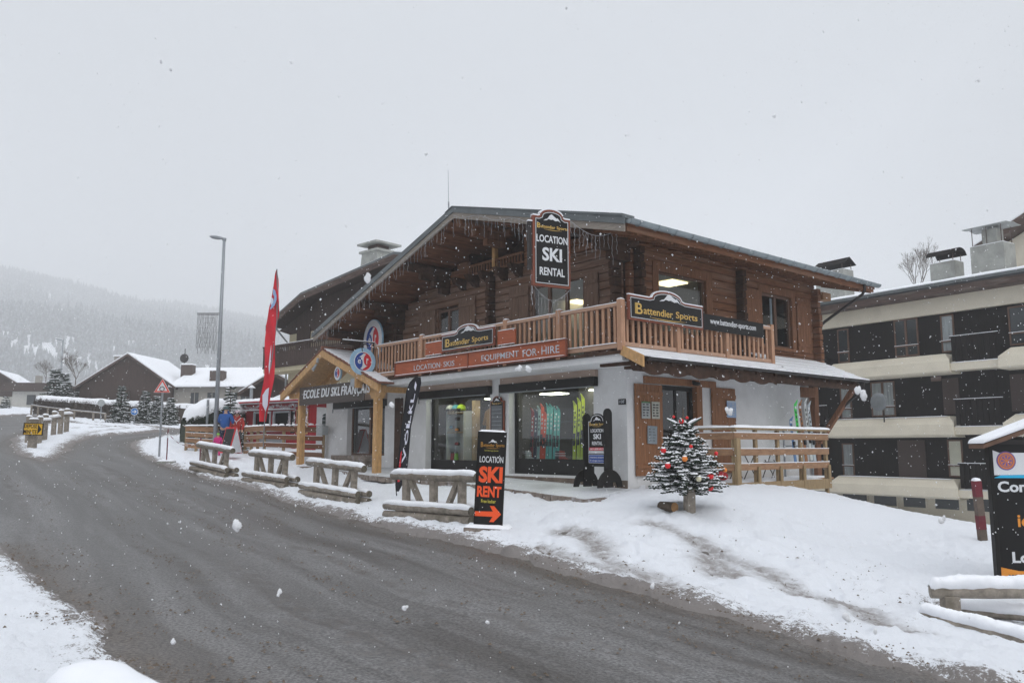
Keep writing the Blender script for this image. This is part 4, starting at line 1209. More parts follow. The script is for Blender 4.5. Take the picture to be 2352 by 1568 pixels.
mb.tube([(0,0,3.55)]+[(-.05-.55*math.sin(math.pi*.5*i/8)*.9, 0, 3.45+.8*(i/8)) for i in range(0,1)]+[(-.02-.42*math.sin(i/10*math.pi*.62), 0, 3.42+.85*i/10) for i in range(11)], .035, 8)
mb.tube([(x0,0,4.26),(x0,0,sz+.43)], .012, 6)
mb.tube([(-.3+.1*math.cos(a), 0, 4.12+.1*math.sin(a)) for a in np.linspace(0, 5.2, 14)], .022, 6)
mb.build('stay', m_iron, ib)
MB().slab(x0-.75,.03,-.03,.03,4.30,.02,ny=3,nx=50).build('snow_strip', m_snow, ib)

# opening hours board, house number, free-standing double sign
ob = thing('price_board', 'narrow arched board of price rows between the two shop windows', 'sign', W(4.90,-.03,1.36), RF)
P = arch_pts(.62, 0, .88, 1.02, .40)
pl('frame', P, -.05, 0, m_terrad, ob, .006); pl('panel', inset(P, .04), -.057, -.051, m_signblk, ob)
MB().box(-.24,.24,-.062,-.058,.05,.74).build('list_sheet', mat('grey_sheet', (.13,.14,.15), rough=.5, bump=0), ob)
rw = MB()
for k in range(6): rw.box(-.22,.22,-.066,-.063,.07+k*.112,.074+k*.112)
rw.build('rule', m_signwht, ob); mountain(0, .86, .26, .10, -.058, ob); logo_words(ob, 0, .79, .42, .035, -.058, tail=False)
hn = thing('house_number', 'small dark number plate 108 near the white corner', 'sign', W(.13,-.015,2.02), RF)
MB().box(-.12,.12,-.015,0,-.07,.07).build('plate', m_blue if False else m_signblk, hn)
lettering('lettering', '108', m_silver, hn, 0, -.035, .15, .075, -.018, bold=.01)
fsn = thing('floor_sign', 'free-standing black ski rental sign between two ski-shaped planks on half-round feet by the white corner', 'sign', W(.30,-.72,-.02), RF)
for x, k in ((.33,0),(-.36,1)):
    pts = [(-.13,.0),(.13,.0)]+[(.13,1.72)]+[(.13*math.cos(R_(a)),1.72+.13*math.sin(R_(a))) for a in range(15,180,15)]+[(-.13,1.72)]
    if k: pts = [(u, z-.10 if z > 1 else z) for u, z in pts]
    MB().prism(pts, x-.025, x+.025, 'x').build('upright', m_black, fsn, bevel=.005)
    half = [(.42*math.cos(R_(a)), .42*math.sin(R_(a))) for a in range(0,181,10)]
    cut = half+[(-.26,0),(-.20,.12),(.20,.12),(.26,0)]
    MB().prism(cut, x+.028 if not k else x-.065, x+.065 if not k else x-.028, 'x').build('foot', m_black, fsn, bevel=.005)
P = arch_pts(.60, .48, 1.58, 1.74, .42)
pl('panel', P, -.02, .02, m_signblk, fsn, .004)
lo_ = [(x, z) for x, z in arch_pts(.57, .79, 1.555, 1.71, .40)]
outline('border', lo_, .014, -.024, m_signwht, fsn)
mountain(0, 1.56, .26, .10, -.022, fsn); logo_words(fsn, 0, 1.455, .50, .055, -.022, tail=False)
lettering('lettering', 'LOCATION', m_signwht, fsn, 0, 1.29, .42, .085, -.022, bold=.02)
lettering('lettering', 'SKI', m_signwht, fsn, 0, 1.13, .25, .125, -.022, bold=.03)
lettering('lettering', 'RENTAL', m_signwht, fsn, 0, .99, .34, .085, -.022, bold=.02)
MB().box(-.27,.27,-.026,-.021,.86,.93).build('red_strip', m_red, fsn); lettering('lettering', 'SKI SERVICE', m_signwht, fsn, 0, .873, .48, .042, -.029, bold=.02, shear=.2)
MB().box(-.27,.27,-.026,-.021,.815,.848).build('white_strip', m_signwht, fsn)
MB().box(-.28,.28,-.026,-.021,.565,.765).build('blue_plate', m_blue, fsn); outline('border', [(-.28,.565),(.28,.565),(.28,.765),(-.28,.765)], .010, -.03, m_signwht, fsn)
lettering('lettering', 'PARKING RESERVE', m_silver, fsn, 0, .675, .47, .042, -.029, bold=.01)
lettering('lettering', '20 minutes maximum', m_silver, fsn, 0, .605, .50, .042, -.029, bold=.01)

# posters on the larch shutters
def poster(b0, z0, w, h, col, label, tilt=0.0, seed=0):
    t = thing('poster', label, 'poster', W(-.105, b0+w/2, z0+h/2), RS)
    M = Matrix.Rotation(tilt, 4, 'Y')
    MB().box(-w/2,w/2,-.006,0,-h/2,h/2,M).build('sheet', mat('poster_'+col[0], col[1], var=.1, bump=0, rough=.4), t)
    pr_ = MB(); r2 = random.Random(seed)
    for c in range(2):
        for k in range(5):
            x = -w*.38+c*w*.42; pr_.box(x, x+w*r2.uniform(.2,.33), -.011, -.007, h*.28-k*h*.16, h*.36-k*h*.16, M)
    pr_.build('print', mat('print_'+col[0], col[2], var=.3, bump=0, rough=.4), t)
    MB().box(-w/2,w/2,-.0115,-.0075,h*.40,h*.5,M).build('heading', mat('head_'+col[0], col[3], var=.1, bump=0, rough=.4), t)
poster(.42,1.62,.32,.42,('a',(.35,.37,.36),(.05,.05,.06),(.06,.14,.05)),'green-headed notice with photographs on the left larch shutter',0,1)
poster(.80,1.62,.30,.42,('b',(.42,.42,.36),(.03,.03,.03),(.40,.40,.33)),'cream list of opening times on the left larch shutter',0,2)
poster(.62,1.0,.36,.44,('c',(.25,.29,.32),(.16,.18,.2),(.22,.27,.30)),'grey weather chart pinned low on the left larch shutter',R_(2),3)
poster(3.95,1.72,.42,.46,('d',(.30,.42,.62),(.45,.50,.58),(.5,.56,.65)),'pale blue mountain picture on the right larch shutter',0,4)
# ---------------------------------------------------------------- log barriers
def make_barrier(name, label, cat, group, L=2.5, seed=0, snow=1.0):
    t = thing(name, label, cat, group=group)
    r = .098; zt = .92
    a = MB().log((-L/2,0,zt),(L/2,0,zt),r,seed=seed).build('top_log', m_log, t, smooth=True)
    MB().logsnow((-L/2,0,zt),(L/2,0,zt),r,.060*snow,seed=seed).build('snow_cap', m_snow, a, smooth=True)
    for x in (-L/2-.006, L/2+.006): MB().cyl((x-.004,0,zt),(x+.004,0,zt),r*.93,n=14).build('log_end', m_logend, a)
    for x in (-.82,.03,.86):
        MB().box(x-.07,x+.07,-.065,.065,-.1,zt-.07).build('post', m_log, t, bevel=.01)
    MB().beam((-.68,0,.84),(-.22,0,.16),.11,.10,(0,1,0)).build('brace', m_log, t, bevel=.008)
    MB().beam((.74,0,.84),(.36,0,.16),.11,.10,(0,1,0)).build('brace', m_log, t, bevel=.008)
    k = 0
    for y, z in ((-.165,.10),(.165,.10),(-.165,.285),(.165,.285)):
        o = MB().log((-L/2-.05,y,z),(L/2+.02+.05*(k%2),y,z),.090,seed=seed+k*7).build('ground_log', m_log, t, smooth=True)
        e = MB().cyl((L/2+.022+.05*(k%2),y,z),(L/2+.032+.05*(k%2),y,z),.084,n=12).build('log_end', m_logend, o)
        if z > .2: MB().logsnow((-L/2-.05,y,z),(L/2+.02,y,z),.090,.05*snow,seed=seed+k).build('snow_cap', m_snow, o, smooth=True)
        k += 1
    return t
BG = 'log barriers along the road edge'
BAR = [((903,17.95),(1092,16.3),'nearest of the row of snow-capped log barriers, beside the ski rent pylon'),
       ((703,23.0),(832,21.3),'second log barrier from the ski rent pylon, in front of the ski school porch'),
       ((572,25.95),(668,24.2),'log barrier left of the ski school porch, in front of the red kiosk fence'),
       ((450,29.25),(530,27.5),'farthest log barrier in the row, in front of the people at the kiosk')]
for i, ((pa, Ya), (pb, Yb), lb) in enumerate(BAR):
    A = gY(pa, Ya); B = gY(pb, Yb)
    d = B-A
    t = make_barrier('log_barrier', lb, 'barrier', BG, L=2.5, seed=i*31+3)
    t.location = (A+B)/2+Vector((0,0,.0)); t.rotation_euler = (0, -math.atan2(d.z, math.hypot(d.x, d.y)), math.atan2(d.y, d.x))
# the one right by the camera, only its snow-capped end in view
t = make_barrier('log_barrier', 'snow-covered log barrier end at the bottom left, right beside the camera', 'barrier', BG, L=2.5, seed=77, snow=1.1)
A = Vector((-.90, 1.80, 0)); dr_ = Vector((.60, -.80, 0)).normalized(); c = A+dr_*1.25
t.location = (c.x, c.y, .165); t.rotation_euler = (0, 0, math.atan2(dr_.y, dr_.x))
# low rail at the bottom right
t = thing('log_rail', 'low snow-laden log rail with stub post at the lower right edge, below the information board', 'barrier', (0,0,0))
A = at(2137,1358,11.0); B = at(2480,1358,10.7)
o = MB().log(A, B, .088, seed=4, seg=14).build('top_log', m_log, t, smooth=True)
MB().logsnow(A, B, .088, .13, seed=2, seg=60, wide=62).build('snow_cap', m_snow, o, smooth=True)
for f in (.13, .8):
    p = A.lerp(B, f); MB().box(p.x-.10,p.x+.10,p.y-.08,p.y+.08,H(p.x,p.y)-.1,p.z-.05).build('post', m_log, t, bevel=.01)
A2 = at(2118,1414,10.6); B2 = at(2420,1492,9.2)
o = MB().log(A2, B2, .085, seed=9, seg=14).build('ground_log', m_log, t, smooth=True)
MB().logsnow(A2, B2, .085, .10, seed=5, seg=60, wide=60).build('snow_cap', m_snow, o, smooth=True)
A3 = at(2195,1392,11.4); B3 = at(2480,1424,10.6); A3.z -= .02
o = MB().log(A3, B3, .08, seed=19, seg=10).build('rear_log', m_log, t, smooth=True)
MB().logsnow(A3, B3, .08, .09, seed=15, seg=40, wide=100).build('snow_cap', m_snow, o, smooth=True)

# ---------------------------------------------------------------- ski rent pylon
p = gp(1120, 1212)
p = gY(1121, 15.4)+Vector((0,0,.05))
py = thing('rent_pylon', 'tall black pylon sign with orange ski rent lettering and a right-pointing arrow by the roadside', 'sign', (p.x, p.y, p.z+.09), R_(3))
py.rotation_euler = (0, R_(2.6), R_(-5))
MB().box(-.265,.265,-.035,.035,0,1.70).build('board', m_signblk, py, bevel=.006)
MB().box(-.268,-.262,-.037,.037,0,1.70).box(.262,.268,-.037,.037,0,1.70).build('edge_strip', m_black, py)
mountain(.02,1.49,.17,.07,-.036,py); o_ = m_goldd = mat('dull_gold_letter', (.45,.22,.03), rough=.5, var=.1, bump=0)
logo_words(py, .02, 1.42, .44, .06, -.036, m_goldd, tail=False)
lettering('lettering', 'Cordonnerie festive'[0:0]+'Gardiennage gratuit', m_yell, py, 0, 1.335, .26, .028, -.038)
lettering('lettering', 'LOCATION', m_signwht, py, .01, 1.13, .44, .115, -.038, bold=.012)
lettering('lettering', 'SKI', m_orange, py, .01, .76, .44, .30, -.038, bold=.045)
lettering('lettering', 'RENT', m_orange, py, -.005, .50, .45, .20, -.038, bold=.04)
lettering('lettering', 'Free locker', m_yell, py, -.01, .395, .27, .062, -.038, bold=.01)
pl('arrow', [(-.25,.15),(.08,.15),(.02,.055),(.10,.055),(.235,.20),(.10,.345),(.02,.345),(.08,.245),(-.25,.235)], -.041, -.036, m_orange, py)
MB().box(-.42,.44,-.24,.24,-.13,-.045).box(.22,.34,-.16,.2,-.16,-.13).build('base_slab', m_stone, py, bevel=.015)
MB().slab(-.42,.44,-.25,-.04,-.045,.045,seed=3).slab(-.42,.44,.04,.25,-.045,.05,seed=4).build('snow_on_base', m_snow, py, smooth=True); MB().slab(-.265,.265,-.034,.034,1.70,.03,ny=5).build('snow_cap', m_snow, py, smooth=True)

# ---------------------------------------------------------------- black feather flag
m_flagk = mat('black_flag_cloth', (.015,.015,.02), rough=.8, var=.2, bump=.05)
m_flagr = mat('red_flag_cloth', (.62,.018,.035), rough=.8, var=.12, scale=2, bump=.1)
def feather(name, label, pts_px, Y, thick, mcloth, pole_px, group=None):
    base = at(*pole_px[-1], Y)
    t = thing(name, label, 'flag', base)
    n = len(pts_px); vs = []
    for px, py_ in pts_px: vs.append(at(px, py_, Y)-base)
    return t, base
A = gY(911, 19.8)
fb = thing('feather_flag', 'narrow black feather flag with white vertical lettering leaning beside the left shop window', 'flag', A)
# centre line (px,y) and half width
cl = [(914,1128,2),(917,1112,8),(925,1070,11.5),(929,1030,11),(934,979,10.5),(941,940,12),(949,897,15),(955,878,13),(960,866,6)]
def cloth_strip(cl, Y, base, wav=.03, sub=6, curl=0):
    vs = []; cs = []
    ys = np.array([c[1] for c in cl], float)
    k = np.linspace(0, len(cl)-1, (len(cl)-1)*sub+1)
    cx = np.interp(k, range(len(cl)), [c[0] for c in cl]); cy = np.interp(k, range(len(cl)), ys); hw_ = np.interp(k, range(len(cl)), [c[2] for c in cl])
    m = 7; fs = []
    for i in range(len(k)):
        for j in range(m):
            q = -1+2*j/(m-1); p = at(cx[i]+q*hw_[i], cy[i], Y)-base
            p.y += wav*math.sin(q*2.6+i*.35)+curl*q*q
            vs.append(p)
    for i in range(len(k)-1):
        for j in range(m-1): fs.append((i*m+j, i*m+j+1, (i+1)*m+j+1, (i+1)*m+j))
    mb = MB(); o = len(vs)
    mb.v = [tuple(v) for v in vs]+[(v.x, v.y+.006, v.z) for v in vs]
    mb.f = fs+[tuple(i+o for i in f[::-1]) for f in fs]
    return mb
cloth_strip(cl, 19.8, A, .02).build('cloth', m_flagk, fb, smooth=True)
def P_(px, py_, Y, base, off=-.07): q = at(px, py_, Y)-base; q.y += off; return q
MB().tube([P_(911,1138,19.8,A,0),P_(909,1112,19.8,A,0),P_(913,1070,19.8,A,0),P_(918,1030,19.8,A,0),P_(923,979,19.8,A,0),P_(929,940,19.8,A,0),P_(934,897,19.8,A,0),P_(942,878,19.8,A,0),P_(955,865,19.8,A,0),P_(964,868,19.8,A,0)], .014, 6).build('pole', m_black, fb, smooth=True)
# vertical letters: each letter turned on its side and run up the cloth
def letters_up(word, path, half, Y, base, m, parent, off=-.08):
    n = len(word)
    for i, ch in enumerate(word):
        v, f = text_mesh(ch, .03, 0.0, .5)
        mn = v.min(0); mxx = v.max(0)
        u = (v[:,0]-mn[0])/(mxx[0]-mn[0]); w = (v[:,1]-mn[1])/(mxx[1]-mn[1])
        vs = []
        for a, b in zip(u, w):
            s = (i+.06+a*.88)/n; kx = s*(len(path)-1); k0 = min(int(kx), len(path)-2); fr_ = kx-k0
            cx = path[k0][0]*(1-fr_)+path[k0+1][0]*fr_; cy = path[k0][1]*(1-fr_)+path[k0+1][1]*fr_
            vs.append(P_(cx+(.5-b)*2*half, cy, Y, base, off))
        mb = MB(); mb.v = [tuple(q) for q in vs]; mb.f = [t_ for t_ in f if all(v[i][2] > 0 for i in t_)]; mb.build('lettering', m, parent)
m_flagw = mat('flag_white', (.66,.66,.76), rough=.7, var=.05, bump=0)
letters_up('VÖLKL', [(927,1066),(935,996),(944,941),(951,903)], 4.0, 19.8, A, m_flagw, fb)
MB().add([P_(955,876,19.8,A),P_(958,884,19.8,A),P_(955,898,19.8,A),P_(952,890,19.8,A)], [(0,1,2,3)]).build('diamond', m_flagw, fb)
MB().add([P_(917,1072,19.8,A),P_(921,1072,19.8,A),P_(924,1034,19.8,A),P_(921,1040,19.8,A)], [(0,1,2,3)]).add([P_(914,1106,19.8,A),P_(919,1105,19.8,A),P_(919,1092,19.8,A),P_(915,1092,19.8,A)], [(0,1,2,3)]).build('red_streak', m_red, fb)
# ---------------------------------------------------------------- red feather flag
YB = 31.0
A = gY(602, YB)
fr_ = thing('feather_flag', 'very tall red feather flag with a white and blue ski school emblem beside the kiosk', 'flag', A)
cl = [(603,968,7),(609,920,12),(617,870,12),(620,820,11),(621,780,12),(622,745,12),(629,718,12),(632,695,10),(632,665,7),(635,640,4),(636,620,1)]
cloth_strip(cl, YB, A, .07).build('cloth', m_flagr, fr_, smooth=True)
MB().tube([P_(604,1040,YB,A,0),P_(608,960,YB,A,0),P_(621,850,YB,A,0),P_(636,740,YB,A,0),P_(637,660,YB,A,0),P_(636,618,YB,A,0)], .022, 6).build('pole', m_metal, fr_)
def blob(name, pts, m, off=-.12): MB().add([P_(x, y, YB, A, off) for x, y in pts]+[P_(x, y, YB, A, off+.012) for x, y in pts], [tuple(range(len(pts)))[::-1], tuple(range(len(pts), 2*len(pts)))]).build(name, m, fr_)
m_flagb = mat('flag_pale_blue', (.28,.40,.62), rough=.7, var=.15, bump=0)
blob('emblem_ring', [(629,664),(634,668),(637,680),(637,690),(633,702),(627,709),(622,712),(626,700),(631,690),(632,682),(629,677)], m_flagb)
blob('emblem_red', [(626,684),(630,688),(629,697),(624,702),(624,692)], m_flagw, -.125)
blob('white_sweep', [(619,842),(622,812),(625,792),(624,820),(622,850),(620,860)], m_flagw)
blob('white_disc', [(613,895),(620,890),(618,910),(617,930),(612,945),(605,930),(605,908)], m_flagw)

# ---------------------------------------------------------------- ski school porch
porch = thing('gabled_porch', 'honey-coloured timber porch with snowy tiled gable roof over the ski school entrance', 'porch', C0, RF)
pk = front_pt(738,802,-1.8); eL = front_pt(641,905,-1.8); eR = front_pt(869,880,-1.8)
m_tile = mat('brown_roof_tile', (.20,.085,.055), rough=.8, var=.35, scale=6, bump=.4)
def pz(a):
    if a > pk[0]: return pk[1]+(eL[1]-pk[1])*(a-pk[0])/(eL[0]-pk[0])
    return pk[1]+(eR[1]-pk[1])*(pk[0]-a)/(pk[0]-eR[0])
# tiles in rows with snow on each
for side_, (ea) in (('l', eL[0]), ('r', eR[0])):
    tl = MB(); snw = MB(); n = 15; La = ea-pk[0]
    for k in range(n):
        a0 = pk[0]+La*k/n; a1 = pk[0]+La*(k+1.12)/n
        y1 = -1.22 if (side_ == 'r' and a1 < 10.0) else -.02
        m_ = 5
        z0 = pz(a0)+.03; z1 = pz(a1 if k < n-1 else ea)+.055
        if k == n-1: a1 = ea
        tl.prism([(-a0,z0-.05),(-a1,z1-.05),(-a1,z1),(-a0,z0)], -1.8+.012*(k%2), y1)
        h = .028+.012*rnd.random()
        s0 = a0+(a1-a0)*.0; s1 = a0+(a1-a0)*(.80+.1*rnd.random())
        zz = lambda a: z0+(z1-z0)*(a-a0)/(a1-a0)
        snw.prism([(-s0,zz(s0)+.003),(-s1,zz(s1)+.003),(-s1,zz(s1)+h*.7),(-s0,zz(s0)+h)], -1.76+.04*rnd.random(), y1-.01)
    r_o = tl.build('roof', m_tile, porch, bevel=.008); snw.build('roof_snow', m_snow, r_o, bevel=.006)
MB().log((-pk[0],-1.8,pk[1]+.05),(-pk[0],-.02,pk[1]+.05),.07,seg=6).build('ridge_tile', m_tile, porch, smooth=True)
for b, m_, w_ in ((-1.72,m_yellow,.24),(-.55,m_yellow,.2)):
    for ea in (eL[0]-.05, eR[0]+.06):
        if b > -1 and ea < 12: ea = 10.3
        MB().prism([(-pk[0],pz(pk[0])-.03),(-ea,pz(ea)-.03),(-ea,pz(ea)-.03-w_),(-pk[0],pz(pk[0])-.03-w_)], b-.06, b+.06).build('rafter', m_, porch, bevel=.008)
bd = MB()
for ea in (eL[0], eR[0]):
    y1 = -.02
    if ea < 12: bd.prism([(-pk[0],pz(pk[0])-.02),(-10.0,pz(10.0)-.02),(-10.0,pz(10.0)-.045),(-pk[0],pz(pk[0])-.045)], -1.76, y1)
    else: bd.prism([(-pk[0],pz(pk[0])-.02),(-ea,pz(ea)-.02),(-ea,pz(ea)-.045),(-pk[0],pz(pk[0])-.045)], -1.76, y1)
bd.build('roof_boarding', m_yellow, porch)
PR, PL = -9.27, -14.62
for x, z0 in ((PR,.05),(PL,.28)):
    MB().box(x-.11,x+.11,-1.51,-1.29,z0,2.70).build('post', m_yellow, porch, bevel=.01)
MB().box(PL-.9,PL+.35,-1.50,-1.30,2.70,2.90).box(PR-.55,PR+.35,-1.50,-1.30,2.62,2.86).build('tie_beam', m_yellow, porch, bevel=.01)
for x in (PR, PL): MB().box(x-.1,x+.1,-1.28,-.0,2.66,2.84).build('side_beam', m_darkbeam if x == PL else m_yellow, porch, bevel=.01)
MB().prism([(PR-.35,2.62),(PR+.32,2.62),(PR+.2,2.45),(PR-.25,2.45)], -1.50, -1.30).build('post_cap', m_yellow, porch, bevel=.01)
MB().box(PL-.55,PL+.9,-1.75,-.8,-.15,.24).build('stone_footing', m_stone, porch, bevel=.02)
MB().slab(PL-.55,PL+.9,-1.75,-.8,.24,.03).build('snow_cap', m_snow, porch, smooth=True)
s_l = front_pt(696,892,-1.53); s_b = front_pt(696,931,-1.53)
sbd = thing('school_sign', 'dark board with bold white slanted lettering for the ski school under the porch gable', 'sign', C0, RF)
zb = s_b[1]; zt = s_l[1]+.03
MB().box(-14.52,-9.88,-1.56,-1.52,zb,zt).build('board', mat('dark_brown_board', (.06,.045,.038), rough=.6, var=.3, stretch=(1,1,8), bump=.2), sbd)
w0 = -front_pt(697,900,-1.58)[0]; w1_ = -front_pt(850,880,-1.58)[0]
lettering('lettering', 'ECOLE DU SKI FRANÇAIS', m_signwht, sbd, (w0+w1_)/2, zb+.16, w1_-w0, .38, -1.575, bold=.012, shear=.18, depth=.02, spacing=1.10)
e3 = thing('ski_school_sign', 'small round ski school emblem in the porch gable above the white lettering', 'sign', W(11.75,-1.50,3.42), RF)
emblem(e3, .24, .95, words=False)
fl_ = thing('floodlight', 'grey floodlight in front of the last letters of the ski school board', 'lamp', W(10.15,-1.80,3.0), RF)
MB().box(-.13,.13,-.05,.05,-.14,.12).build('housing', m_galv, fl_, bevel=.01); MB().box(.13,.20,-.04,.3,-.18,.14).build('arm', m_yellow, fl_)
sp_ = thing('spotlight', 'small spotlight pair below the peak of the porch gable', 'lamp', W(12.6,-1.86,3.72), RF)
MB().cyl((0,0,.1),(0,.02,.26),.05,.05,10).cyl((-.02,-.02,.05),(-.16,-.08,-.14),.035,.06,10).build('lamp_head', m_galv, sp_, smooth=False)
eb = thing('meter_box', 'pale grey electricity box on the fence end left of the ski school wall', 'box', at(741,988,31.2), RF)
MB().box(-.29,.22,-.12,.12,-.17,.17).build('case', mat('pale_grey_box', (.36,.38,.38), rough=.5, var=.1, bump=.05), eb, bevel=.012)
MB().box(-.26,.19,-.128,-.121,-.14,.14).box(.13,.15,-.135,-.128,-.03,.03).build('lid', mat('pale_grey_lid', (.40,.42,.42), rough=.5, var=.1, bump=.05), eb)

# ---------------------------------------------------------------- kiosk
KR = R_(-34.8)
kp = Vector((-8.58, 35.0, 0)); kp.z = at(710,1040,35.0).z
ki = thing('food_kiosk', 'red wooden snack kiosk with snowy flat roof, white serving windows and tinsel', 'kiosk', kp, KR)
m_kred = mat('kiosk_red', (.34,.012,.02), rough=.6, var=.2, scale=2, stretch=(8,8,.6), bump=.2)
m_kwht = mat('kiosk_white', (.55,.56,.58), rough=.6, var=.08, bump=.05)
KL = 4.85
kb = MB(); wall_with_holes(kb, 'x', -KL, 0, 0, 2.16, 0, .06, [(-3.75,-2.55,1.0,1.82),(-2.4,-1.25,1.0,1.82)])
kb.box(-KL,-KL+.06,.06,2.3,0,2.16).box(-.06,0,.06,2.3,0,2.16).box(-KL+.06,-.06,2.24,2.3,0,2.16)
kb.build('wall', m_kred, ki)
kr = MB().box(-KL-.25,.25,-.35,2.5,2.16,2.24).build('roof', m_kwht, ki)
MB().box(-KL-.26,.26,-.37,-.355,2.20,2.27).build('roof_trim', m_kred, ki)
MB().slab(-KL-.2,.22,-.33,2.45,2.24,.16,nx=50,ny=16).build('roof_snow', m_snow, kr, smooth=True)
MB().box(-KL+.9,-.9,-.5,-.02,1.86,1.90).build('awning', m_kwht, ki); 
for x0, x1 in ((-3.75,-2.55),(-2.4,-1.25)):
    f = MB().box(x0,x1,-.03,.05,1.0,1.07).box(x0,x1,-.03,.05,1.74,1.82).box(x0,x0+.09,-.03,.05,1.07,1.74).box(x1-.09,x1,-.03,.05,1.07,1.74).build('window', m_kwht, ki)
MB().box(-3.75,-1.2,-.28,-.03,.92,.98).build('counter', m_kwht, ki)
MB().box(-KL+.1,-.1,1.0,1.05,.1,2.1).build('back_panel', m_roomd, ki)
MB().box(-1.20,-.95,-.03,-.005,.85,1.8).build('menu_board', m_signblk, ki); MB().box(-.82,-.12,-.05,-.005,.8,1.85).build('menu_board_frame', m_yellow, ki)
o = MB().box(-.76,-.18,-.06,-.051,.86,1.79).build('menu_board', m_signblk, ki)
chk = MB()
for k in range(9): chk.box(-.70,-.70+rnd.uniform(.25,.46),-.065,-.061,1.70-k*.09,1.715-k*.09)
chk.build('chalk_writing', m_silver, ki)
MB().box(0.002,.03,.35,1.25,.05,1.95).build('side_door', m_kwht, ki)
MB().prism([(.65,1.0),(1.05,1.0),(1.05,1.55)]+[(.85+.2*math.cos(R_(a)),1.55+.14*math.sin(R_(a))) for a in range(15,180,15)]+[(.65,1.55)], .031, .036, 'x').build('door_window', m_glassd, ki)
db = MB().box(.037,.041,.84,.86,1.0,1.68)
for z in (1.2,1.38,1.56): db.box(.037,.041,.66,1.04,z,z+.02)
db.build('glazing_bars', m_kwht, ki)
MB().box(-3.3,-1.5,-.03,-.004,.05,.80).build('grey_panel', mat('grey_panel', (.30,.31,.33), rough=.6, var=.15, stretch=(1,1,12), bump=.2), ki)
tn = MB(); r5 = random.Random(5)
for i in range(700):
    s = r5.random(); x = -KL+.5+s*(KL-.55); z = 2.08-.10*abs(math.sin(s*12))
    if r5.random() < .35: x = r5.choice((-1.22,-.88,-.1))+r5.uniform(-.03,.03); z = r5.uniform(.95,2.0)
    c = Vector((x+r5.uniform(-.03,.03), -.10+r5.uniform(-.04,.02), z+r5.uniform(-.04,.04))); d = Vector((r5.uniform(-1,1), r5.uniform(-1,1), r5.uniform(-1,1))).normalized()*.05
    e = d.orthogonal().normalized()*.008
    tn.add([c-d-e, c+d-e, c+d+e, c-d+e], [(0,1,2,3)])
tn.build('tinsel', mat('silver_tinsel', (.75,.70,.72), rough=.25, metal=.8, bump=0), ki)
fp = MB().cyl((-KL+.1,.6,2.2),(-KL+.1,.6,2.95),.075,n=12).build('flue', m_galv, ki, smooth=False)
MB().cyl((-KL+.1,.6,2.98),(-KL+.1,.6,3.12),.19,.02,14).build('flue_cap', m_snow, fp)

# ---------------------------------------------------------------- plank fences round the kiosk
def plank_fence(name, label, pts, h, rows, mt, mp, snow=True, bh=.17, zadd=0.0, posts=3, top=True, group=None, lumps=False):
    o = Vector(pts[0]); t = thing(name, label, 'fence', o, group=group)
    for i in range(len(pts)-1):
        A = Vector(pts[i])-o; B = Vector(pts[i+1])-o; A.z += zadd; B.z += zadd
        d = (B-A); dh = Vector((d.x, d.y, 0)).normalized(); nrm = Vector((dh.y, -dh.x, 0))
        for k in range(rows):
            z = .12+(h-.2)*k/(rows-1)
            up = Vector((0,0,z))
            MB().beam(A+up+nrm*.05, B+up+nrm*.05, .03, bh).build('plank', mt[i] if isinstance(mt, list) else mt, t, bevel=.006)
        for k in range(posts+1):
            if i > 0 and k == 0: continue
            p = A.lerp(B, k/posts)
            MB().box(p.x-.05,p.x+.05,p.y-.05,p.y+.05,p.z-.25,p.z+h).build('post', mp, t, bevel=.006)
        if top:
            r = MB().beam(A-dh*.1+Vector((0,0,h+.02)), B+dh*.08+Vector((0,0,h+.02)), .16, .035).build('top_rail', mt[i] if isinstance(mt, list) else mt, t, bevel=.006)
            if snow:
                L = d.length; M = Matrix.Translation(A+Vector((0,0,h+.04))) @ Matrix.Rotation(math.atan2(d.y, d.x), 4, 'Z')
                s = MB()
                if lumps:
                    x = -.05
                    while x < L: w_ = rnd.uniform(.12,.3); s.slab(x, min(x+w_, L+.06), -.07, .07, 0, .07, nx=6, ny=6, M=M, seed=x); x += w_+rnd.uniform(.06,.16)
                else: s.slab(-.1, L+.08, -.08, .08, 0, .045, nx=int(L/.08)+4, ny=6, M=M)
                s.build('snow_cap', m_snow, r, smooth=True)
            if snow and rows > 1:
                s = MB()
                for k in range(rows-1):
                    z = .12+(h-.2)*k/(rows-1)+bh/2+.008
                    s.beam(A+Vector((0,0,z))+nrm*.05, B+Vector((0,0,z))+nrm*.05, .034, .018)
                s.build('snow_strip', m_snow, t)
    return t
def fp_(px, py, Y): return at(px, py, Y)
plank_fence('plank_fence', 'brown plank fence with lumps of snow on its rail in front of the red kiosk', [fp_(562,1046,34.0), fp_(606,1046,32.6), fp_(742,1052,31.5)], 1.13, 4, [m_deck, m_oldx], m_deckg, lumps=True)
plank_fence('plank_fence', 'short light plank fence beside the round hedge, left of the people', [fp_(427,1030,34.3), fp_(497,1034,34.0)], .90, 4, m_deck, m_deckg)
# low timber steps and platform boards
pf = thing('timber_platform', 'low timber platform boards with snow under the kiosk fence', 'platform', at(600,1050,33.6), KR)
MB().box(-2.2,2.4,-.6,.9,-.14,.0).build('boards', m_deck, pf, bevel=.01); MB().slab(-2.2,2.4,-.6,.2,0,.05).build('snow_cap', m_snow, pf, smooth=True)
